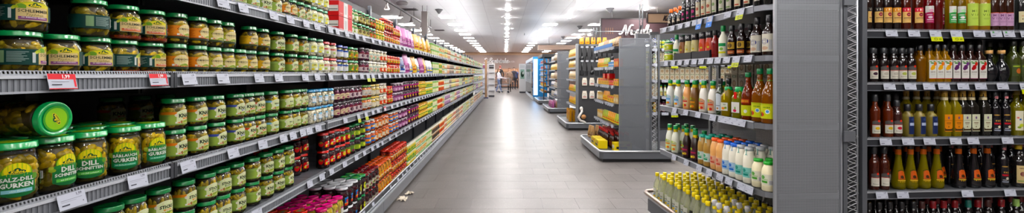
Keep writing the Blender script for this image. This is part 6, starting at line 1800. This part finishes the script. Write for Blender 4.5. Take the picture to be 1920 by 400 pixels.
# ---------------------------------------------------------------- goods on the farther gondolas
def fill_gondola(gx, gy, L, levels, plan, where, x0=.24, depth=.045, deep=1, zoff=.003):
    for z, keys in zip(levels, plan):
        y = gy + .16
        i = 0
        pr = None
        while y < gy + L - .18:
            key = keys[min(int((y - gy) / (L - .2) * len(keys)), len(keys) - 1)]
            k = KD[key]
            if pr is not None: y += k.r - pr
            pr = k.r
            for q in range(deep):
                place(key, (gx + x0 + depth + k.r * .6 + q * (.13), y, z + zoff), PI + (.02 if k.cat == 'box' else .3), (', '.join(filter(None, ('second row' if q else '', where)))), full=False, group='goods on the farther gondolas')
            y += 2 * k.r + .006
            i += 1
fill_gondola(G2X, G2Y, G2L, (1.70, 1.40, 1.115, 0.845, 0.525),
             (('brown_low', 'pasta_low', 'brown_low', 'pasta_low'), ('orange_box', 'blue_box', 'green_bag', 'soup_bag'), ('yellow_box', 'red_box', 'yellow_box', 'yellow_box'), ('beige_box', 'yellow_box', 'soup_bag', 'beige_box'), ('green_bag', 'soup_bag', 'green_bag', 'beige_box')), 'second gondola')
for i in range(2):
    place('red_box', (G2X + .24 + .05, G2Y + .55 + .3 * i, 1.116 + .1025), PI, 'stacked on the second gondola')
def put_tray(gx, gy, items, where):
    for (lx, ly, key, rot) in items:
        place(key, (gx + lx, gy + ly, .154), rot, where, full=False, group='goods on the farther gondolas')
items = []
for i in range(9):
    for r_ in range(3):
        items.append((.23 + .075 * r_, .52 + i * .075, 'red_back', PI))
for i in range(3): items.append((.15 + .12 * i, 1.5, 'brown_bag', PI + .4)); items.append((.17 + .12 * i, 1.38, 'brown_bag', PI + .3))
put_tray(G2X, G2Y, items, 'tray of second gondola')
place('yellow_case', (G2X + .36, G2Y + .16, .151), -PI / 2, 'front of the second gondola tray')
place('yellow_case', (G2X + .105, G2Y + .42, .154), PI, 'aisle side of the second gondola tray, near one')
place('yellow_case', (G2X + .105, G2Y + .72, .154), PI, 'aisle side of the second gondola tray, far one')
for i in range(4):
    for r_ in range(3):
        place('red_back', (G2X + .26 + .075 * i, G2Y + .28 + .072 * r_, .151), PI, 'behind the yellow tray of second gondola', full=False, group='goods on the farther gondolas')
fill_gondola(1.40, 10.1, 1.8, (1.70, 1.44, 1.16, 0.86, 0.55), (('rice_bag', 'rice_bag'), ('pasta_bag', 'rice_bag'), ('pasta_bag', 'pasta_bag'), ('green_bag', 'soup_bag'), ('rice_bag', 'soup_bag')), 'utensil gondola')
put_tray(1.40, 10.1, [(.16 + .08 * a, .5 + .1 * b, 'spaghetti', PI) for a in range(3) for b in range(2)] + [(.2 + .08 * a, 1.0 + .1 * b, 'spaghetti', PI) for a in range(2) for b in range(3)] + [(.18, .8, 'soup_bag', PI)], 'tray of utensil gondola')
fill_gondola(1.41, 14.4, 2.2, (1.72, 1.42, 1.12, 0.82, 0.5), (('brown_bag', 'utensil_pack'), ('rice_bag', 'rice_bag'), ('brown_bag', 'pasta_bag'), ('utensil_pack', 'bag_white'), ('bag_white', 'utensil_pack')), 'third gondola')
put_tray(1.41, 14.4, [(.18 + .13 * a, .35 + .14 * b, 'brown_bag' if (a + b) % 2 else 'bag_pink', PI + .3) for a in range(2) for b in range(8)], 'tray of third gondola')
fill_gondola(1.41, 18.6, 2.6, (1.75, 1.5, 1.25, 1.0, 0.75, 0.5), (('c_silver',), ('c_silver',), ('c_blue', 'c_blue'), ('c_blue',), ('c_gold',), ('c_red',)), 'black shelving')
for z in (0.5, 0.85, 1.2, 1.55, .17):
    for i in range(10):
        place('tissue_box', (1.36 + .2, 21.8 + .74 * i * 1.0, z + .001), PI, f'{("lowest", "fourth", "third", "second", "top")[(.17, .5, .85, 1.2, 1.55).index(z)]} shelf of the cooler', full=False, group='drinks in the cooler')
for zi, z in enumerate(CZ):
    x = 2.62 + .08
    i = 0
    while x < 2.62 + 2.1:
        key = ('mayo', 'cream_box', 'cream_box', 'dr_herb', 'cab_w')[zi] if (i // 3) % 2 else ('mix_b', 'bean_w', 'cream_box', 'cream_box', 'corn')[zi]
        k = KD[key]
        for t in range(2 if k.h < .13 else 1):
            place(key, (x + k.r, 8.5 + .08, z + .003 + t * (k.h + .001)), -PI / 2, 'cross shelf behind the near gondola', full=False, group='goods on the cross shelf')
        x += 2 * k.r + .012
        i += 1

# black kitchen utensils hanging on the end of the third gondola
UT = MB(); UT.tube([(0, 0, 0), (0, 0, -.2)], .014, 6, '#18181a')
UT2 = [('ladle', [(.05, 0), (.06, .03), (.045, .06)]), ('spatula', None), ('turner', None)]
def utensil(kind, x, z, lab):
    y = 10.1 + .035
    mb = MB()
    mb.tube([(0, 0, 0), (0, 0, -.19)], .012, 6, '#19191b')
    o = tag(link('kitchen_utensil', mb.mesh('kitchen_utensil', 'plastic'), loc=(x, y, z)), lab, 'utensil', 'utensils hanging on the gondola end')
    hd = MB()
    if kind == 0: hd.ball((0, 0, -.235), (.05, .02, .055), '#141416')
    elif kind == 1: hd.prism([(-.035, -.006), (.035, -.006), (.045, .006), (-.045, .006)], -.3, -.19, '#141416')
    else:
        for s in (-.03, -.01, .01, .03): hd.box(s - .006, -.005, -.3, s + .006, .005, -.19, '#141416')
    part('head', hd, 'plastic', o)
    hk = MB(); hk.tube([(0, .017, .012), (0, -.02, .012)], .004, 5, '#c9ccd0')
    part('hang_hook', hk, 'metal', o)
    tg = MB(); tg.box(-.03, -.024, .005, .03, -.02, .045, '#e6e8ee')
    part('price_tag', tg, 'print', o)
for i in range(7):
    utensil(i % 3, 1.40 + .36 + i * .115, 1.88, f'black {("ladle", "spatula", "slotted turner")[i % 3]} on the gondola end, upper row, {ordw(i + 1)} along')
for i in range(7):
    utensil((i + 1) % 3, 1.40 + .36 + i * .115, 1.56, f'black {("ladle", "spatula", "slotted turner")[(i + 1) % 3]} on the gondola end, second row, {ordw(i + 1)} along')
for rr, z in enumerate((1.02, .72)):
    for i in range(4):
        place('utensil_pack', (1.40 + .42 + i * .17, 10.1 + .035, z), -PI / 2, f'hanging in the {("upper", "lower")[rr]} row on the utensil gondola end', full=True)
for i in range(4):
    mb = MB(); mb.tube([(0, .02, 0), (0, -.03, 0)], .004, 5, '#c9ccd0')
# white tube-shaped display clip hanging low on the same end
mb = MB()
mb.tube([(0, 0, .42), (.02, 0, .33), (-.03, 0, .25), (-.08, 0, .16), (-.03, 0, .07), (.06, 0, .04), (.12, 0, .0)], .035, 8, '#e4e0da')
mb.ball((.0, 0, .42), (.05, .04, .06), '#e8e4de')
mb.v = [(x * .8, y * .8, z * .78) for x, y, z in mb.v]
o = tag(link('strip_hanger', mb.mesh('strip_hanger', 'plastic'), loc=(1.40 + .34, 10.10, .17)), 'white curved plastic figure hanging low on the utensil gondola', 'hanger')
mb = MB(); mb.lathe([(.0, -.01), (.055, -.01), (.055, .01), (.0, .01)], 12, '#c8966a')
part('round_sticker', mb, 'print', o, loc=(.05, -.02, .14), rot=(PI / 2, 0, 0))

for i in range(5):
    place('soup_bag', (1.40 + .38 + .135 * i, 10.1 + .2, 1.978), -PI / 2, 'on top of the utensil gondola', full=True)
mb = MB(); mb.tube([(0, 0, .30), (0, .044, .30)], .006, 6, '#c9ccd0'); part('hang_hook', mb, 'metal', o)

# torn paper on the floor by the pickle shelf
def scrap(x, y, s, seed, lab):
    rs = random.Random(seed)
    n = 5
    mb = MB()
    for i in range(n + 1):
        for j in range(n + 1):
            mb.v.append(((i / n - .5) * s + rs.uniform(-.012, .012), (j / n - .5) * s * 1.5 + rs.uniform(-.012, .012), rs.uniform(.002, .022)))
    for i in range(n):
        for j in range(n):
            if rs.random() < .1 and (i in (0, n - 1) or j in (0, n - 1)): continue
            a = i * (n + 1) + j
            mb.face([a, a + n + 1, a + n + 2, a + 1], '#d8cdbb')
    tag(link('paper_scrap', mb.mesh('paper_scrap', 'fabric'), loc=(x, y, 0)), lab, 'litter')
scrap(-1.055, 4.55, .09, 3, 'crumpled pale paper scrap on the floor nearest the shelf')
scrap(-1.03, 4.78, .07, 4, 'smaller crumpled paper scrap on the floor further along')

# ================================================================ far end of the aisle: shoppers, cart, cabinets
def smooth_body(name, bones, colour_of, parent=None, loc=(0, 0, 0), rotz=0):
    """bones: list of chains [(x, y, z, r), ...] that share their first point with an earlier chain; grown with a Skin modifier into one surface"""
    vs, es, rs, idx = [], [], [], {}
    for ch in bones:
        prev = None
        for (x, y, z, r) in ch:
            key = (round(x, 4), round(y, 4), round(z, 4))
            if key not in idx:
                idx[key] = len(vs); vs.append((x, y, z)); rs.append(r)
            if prev is not None: es.append((prev, idx[key]))
            prev = idx[key]
    me = bpy.data.meshes.new(name)
    me.from_pydata(vs, es, [])
    o = bpy.data.objects.new(name, me)
    COL.objects.link(o)
    md = o.modifiers.new('skin', 'SKIN'); md.use_smooth_shade = True
    for i, sv in enumerate(me.skin_vertices[0].data):
        sv.radius = (rs[i], rs[i] * .85)
        sv.use_root = (i == 0)
    s = o.modifiers.new('sub', 'SUBSURF'); s.levels = 1; s.render_levels = 1
    dg = bpy.context.evaluated_depsgraph_get()
    m2 = bpy.data.meshes.new_from_object(o.evaluated_get(dg))
    bpy.data.objects.remove(o); bpy.data.meshes.remove(me)
    at = m2.color_attributes.new('Col', 'FLOAT_COLOR', 'CORNER')
    buf = []
    for p in m2.polygons:
        buf.extend(lin(colour_of(p.center)) * p.loop_total)
    at.data.foreach_set('color', buf)
    m2.polygons.foreach_set('use_smooth', [True] * len(m2.polygons))
    m2.materials.clear(); m2.materials.append(MATS['fabric'])
    return link(name, m2, parent, loc, rotz)

def person(loc, rotz, label, top, legs, shoes, skin='#c89a80', hair='#5a4030', coat=False, stride=.12, arms='down', hgt=1.7, long_hair=False):
    k = hgt / 1.7
    hipz, shz = .88, 1.38
    B = [[(0, 0, hipz, .15), (0, 0, 1.08, .135), (0, 0, 1.25, .15), (0, .0, shz, .12), (0, 0, 1.46, .055), (0, .015, 1.53, .06), (0, .02, 1.60, .085), (0, .01, 1.66, .07)]]
    for s in (-1, 1):
        st = stride * s
        B.append([(0, 0, hipz, .15), (s * .09, 0, hipz - .08, .10), (s * .095, st * .5 + .02, .48, .065), (s * .1, st, .10, .045), (s * .1, st + .04, .035, .04), (s * .105, st + .17, .03, .032)])
        if arms == 'push':
            hand = (s * .2, .42, 1.02)
            el = (s * .26, .10, 1.08)
        else:
            hand = (s * .27, .12 * s, .80)
            el = (s * .26, -.03, 1.08)
        B.append([(0, .0, shz, .12), (s * .17, 0, shz - .02, .07), (*el, .05), (*[el[i] * .5 + hand[i] * .5 for i in range(3)], .042), (*hand, .03), (hand[0], hand[1] + .05, hand[2] - .03, .026)])
        for f, (dx, dl) in enumerate(((-.02, .05), (-.007, .06), (.007, .055), (.02, .045), (-.035 * s, .03))):
            B.append([(hand[0], hand[1] + .05, hand[2] - .03, .026), (hand[0] + dx, hand[1] + .06 + dl * .6, hand[2] - .04 - dl * .4, .009), (hand[0] + dx, hand[1] + .06 + dl, hand[2] - .05 - dl * .8, .007)])
    B = [[(x * k, y * k, z * k, r * k) for x, y, z, r in c] for c in B]
    def colour(c):
        z = c.z / k; ax = abs(c.x) / k
        if z > 1.455: return skin
        if z < .07: return shoes
        if ax > .19 and (z < .83 if arms == 'down' else (c.y / k > .36)): return skin
        if z > (.60 if coat else .93): return top
        if ax > .22: return top
        return legs
    o = smooth_body('person', B, colour, None, loc, rotz)
    tag(o, label, 'person')
    hb = MB(); hb.ball((0, -.012 * k, 1.645 * k), (.092 * k, .10 * k, .095 * k), hair, None, 12, 8)
    if long_hair: hb.ball((0, -.06 * k, 1.52 * k), (.085 * k, .05 * k, .14 * k), hair, None, 10, 6)
    # keep the face free
    keep = [i for i, f in enumerate(hb.f) if not (sum(hb.v[j][1] for j in f) / len(f) > .035 * k and sum(hb.v[j][2] for j in f) / len(f) < 1.69 * k)]
    hb.f = [hb.f[i] for i in keep]; hb.c = [hb.c[i] for i in keep]; hb.s = [hb.s[i] for i in keep]; hb.m = [hb.m[i] for i in keep]
    part('hair', hb, 'fabric', o)
    fc = MB()
    for s in (-1, 1):
        fc.ball((s * .032 * k, .098 * k, 1.595 * k), (.012 * k, .008 * k, .008 * k), '#2a2422', None, 6, 4)
    fc.ball((0, .108 * k, 1.565 * k), (.013 * k, .016 * k, .022 * k), skin, None, 6, 4)
    fc.ball((0, .098 * k, 1.53 * k), (.026 * k, .008 * k, .007 * k), '#a05a50', None, 6, 4)
    for s in (-1, 1): fc.ball((s * .088 * k, .015 * k, 1.58 * k), (.012 * k, .02 * k, .03 * k), skin, None, 6, 4)
    part('face', fc, 'fabric', o)
    if coat:
        cm = MB(); cm.lathe([(.175 * k, .56 * k), (.18 * k, .58 * k), (.165 * k, .85 * k), (.15 * k, 1.05 * k), (.165 * k, 1.25 * k)], 16, top)
        cm.v = [(x, y * .75, z) for x, y, z in cm.v]
        part('coat', cm, 'fabric', o)
    return o
person((-0.44, 30.75, 0), -PI / 2 - .3, 'shopper in a pale grey top and jeans leaning behind the cart', '#c3bfca', '#5a6a92', '#3a3a44', hair='#8a6a50', arms='push', stride=.22, hgt=1.62, long_hair=True)
person((0.30, 31.1, 0), PI + .2, 'woman in beige coat and black leggings walking towards the camera', '#8f7462', '#1c1a1e', '#17171a', hair='#8a5a40', coat=True, stride=.14, hgt=1.66, long_hair=True)
person((0.72, 36.0, 0), PI, 'person in dark jacket and dark trousers standing further back', '#2c2a34', '#1c1c24', '#17171a', hair='#3a2c28', stride=.06, hgt=1.78)
person((-0.42, 37.5, 0), .3, 'tall person in black with raised shoulders behind the cart', '#17171a', '#1f1f25', '#17171a', skin='#d08a84', hair='#c07a70', stride=.05, hgt=1.95)
person((1.0, 38.5, 0), 2.6, 'person in blue top at the back of the aisle', '#3a4a7a', '#22242c', '#17171a', hair='#a86a3a', stride=.06, hgt=1.68)

def cart(loc, rotz):
    c = tag(link('shopping_cart', None, loc=loc, rotz=rotz), 'shopping cart pushed across the far aisle by the grey shopper', 'cart')
    wire = '#c4c6cc'
    mb = MB()
    b0 = [(-.22, -.36), (.22, -.36), (.18, .40), (-.18, .40)]
    b1 = [(-.26, -.42), (.26, -.42), (.22, .46), (-.22, .46)]
    for z, q in ((.52, b0), (.98, b1)):
        mb.tube([(x, y, z) for x, y in q + q[:1]], .012, 5, wire)
    for i in range(4):
        j = (i + 1) % 4
        for t in range(0, 9):
            f = t / 8
            mb.tube([(b0[i][0] * (1 - f) + b0[j][0] * f, b0[i][1] * (1 - f) + b0[j][1] * f, .52), (b1[i][0] * (1 - f) + b1[j][0] * f, b1[i][1] * (1 - f) + b1[j][1] * f, .98)], .005, 4, wire, False)
    for t in range(1, 8):
        y = -.36 + .76 * t / 8
        mb.tube([(-.21, y, .52), (.21, y, .52)], .005, 4, wire, False)
    part('basket', mb, 'steel', c)
    mb = MB()
    for s in (-1, 1):
        mb.tube([(s * .25, -.42, .98), (s * .25, -.46, 1.02)], .014, 6, wire)
        mb.tube([(s * .22, -.34, .52), (s * .2, -.30, .14), (s * .18, .36, .14)], .015, 6, wire)
    part('frame', mb, 'steel', c)
    mb = MB(); mb.tube([(-.27, -.46, 1.03), (.27, -.46, 1.03)], .02, 8, '#c05a5a')
    part('handle', mb, 'plastic', c)
    for x, y in ((-.2, -.28), (.2, -.28), (-.17, .34), (.17, .34)):
        mb = MB(); mb.lathe([(.001, -.015), (.06, -.015), (.06, .015), (.001, .015)], 12, '#3a3c44')
        part('wheel', mb, 'plastic', c, loc=(x, y, .061), rot=(0, PI / 2, 0))
cart((-0.12, 29.9, 0), -PI / 2 + .1)

def cabinet(loc, label, w_, d, h, body, band, poster=None, shelves=0):
    c = tag(link('display_cabinet', None, loc=loc), label, 'cabinet')
    mb = MB(); mb.box(-w_ / 2, 0, .1, w_ / 2, d, h, body); part('body', mb, 'paint', c)
    mb = MB(); mb.box(-w_ / 2 + .03, .03, 0, w_ / 2 - .03, d - .03, .1, '#4a4a50'); part('plinth', mb, 'paint', c)
    mb = MB(); mb.box(-w_ / 2 + .05, -.02, h - .28, w_ / 2 - .05, -.001, h - .08, band); part('header', mb, 'paint', c)
    if poster:
        mb = MB(); mb.box(-w_ / 2 + .08, -.012, h - 1.0, w_ / 2 - .08, -.001, h - .38, poster)
        art(mb, lambda u, v, l: (u / 100, -.014 - .001 * l, v / 100), [('E', 0, (h - .7) * 100, w_ * 26, 20, '#1f3a2c'), ('E', w_ * 10, (h - .62) * 100, w_ * 14, 9, '#e0e6de')], 10)
        part('poster', mb, 'print', c)
    for i in range(shelves):
        mb = MB(); mb.box(-w_ / 2 + .04, -.1, .35 + i * .33, w_ / 2 - .04, -.001, .38 + i * .33, '#b8b8be'); part('shelf', mb, 'paint', c)
    return c
cabinet((-0.75, 24.4, 0), 'white shelf unit with dark header at the far end of the pickle aisle', .36, .5, 1.85, '#dad6d6', '#3a3436', shelves=5)
cabinet((-1.5, 27.5, 0), 'pale chest with red goods beyond the pickle shelf end', .8, .6, 1.9, '#cfd0da', '#8a4a6a', shelves=3)
cabinet((1.15, 29.4, 0), 'white freezer cabinet with dark green poster', .42, .6, 1.95, '#dddcdc', '#c8c8ca', '#9fc0b0')
cabinet((1.42, 30.4, 0), 'second pale cabinet beside the green poster cabinet', .4, .6, 1.9, '#d6d4d8', '#b4b0b8', shelves=4)
cabinet((1.5, 36.0, 0), 'shelf unit with orange goods by the far wall', .8, .6, 1.75, '#c08a6a', '#d8b090', shelves=4)
cabinet((-1.2, 39.5, 0), 'low shelf unit below the wall lettering', 1.2, .6, 1.7, '#b09484', '#d8b8a0', shelves=4)
cabinet((0.6, 40.5, 0), 'wide shelf unit with warm coloured goods below the wall lettering', 1.9, .6, 1.75, '#b98a70', '#d0a080', shelves=4)
mb = MB(); mb.prism([(-.055, -.05), (.055, -.05), (.055, .05), (-.055, .05)], 0, 2.02, '#b08a68')
o = tag(link('wooden_post', mb.mesh('wooden_post', 'paint'), loc=(-1.0, 23.2, 0)), 'light wooden corner post ending the pickle shelf', 'post')
mb = MB(); mb.box(-.12, -.12, 0, .12, .12, .05, '#2a3a6a'); part('foot', mb, 'paint', o)

# ================================================================ labels that single each thing out
groups = {}
for o, k, where, grp in PLACED:
    groups.setdefault((k.desc, where), []).append((o, k, grp))
for (desc, where), lst in groups.items():
    lst.sort(key=lambda t: (t[0].location.x if 'end shelf' in where or 'cross shelf' in where or 'gondola end' in where else t[0].location.y))
    if grp := lst[0][2]: pass
    share = len(lst) > 60
    for i, (o, k, grp) in enumerate(lst):
        end = 'from the lattice post' if 'end shelf' in where else 'from the camera'
        if 'cross shelf' in where or 'gondola end' in where: end = 'along'
        lab = f'{desc}, {where}'
        if len(lst) > 1: lab += f', {ordw(i + 1)} {end}'
        for a, b in ((' from the camera', ' along'), (' from the lattice post', ' along'), (' of near gondola', ', near gondola'), (' with ', ', '), (' on the rear shelf of near gondola', ', rear shelf'), (', back row', ', back'), (' on the utensil gondola end', ', utensil gondola'), (' of second gondola', ', second gondola')):
            if len(lab.replace(',', '').split()) > 16: lab = lab.replace(a, b)
        o['label'] = lab
        o['group'] = grp or (k.stem.replace('_', ' ') + 's')
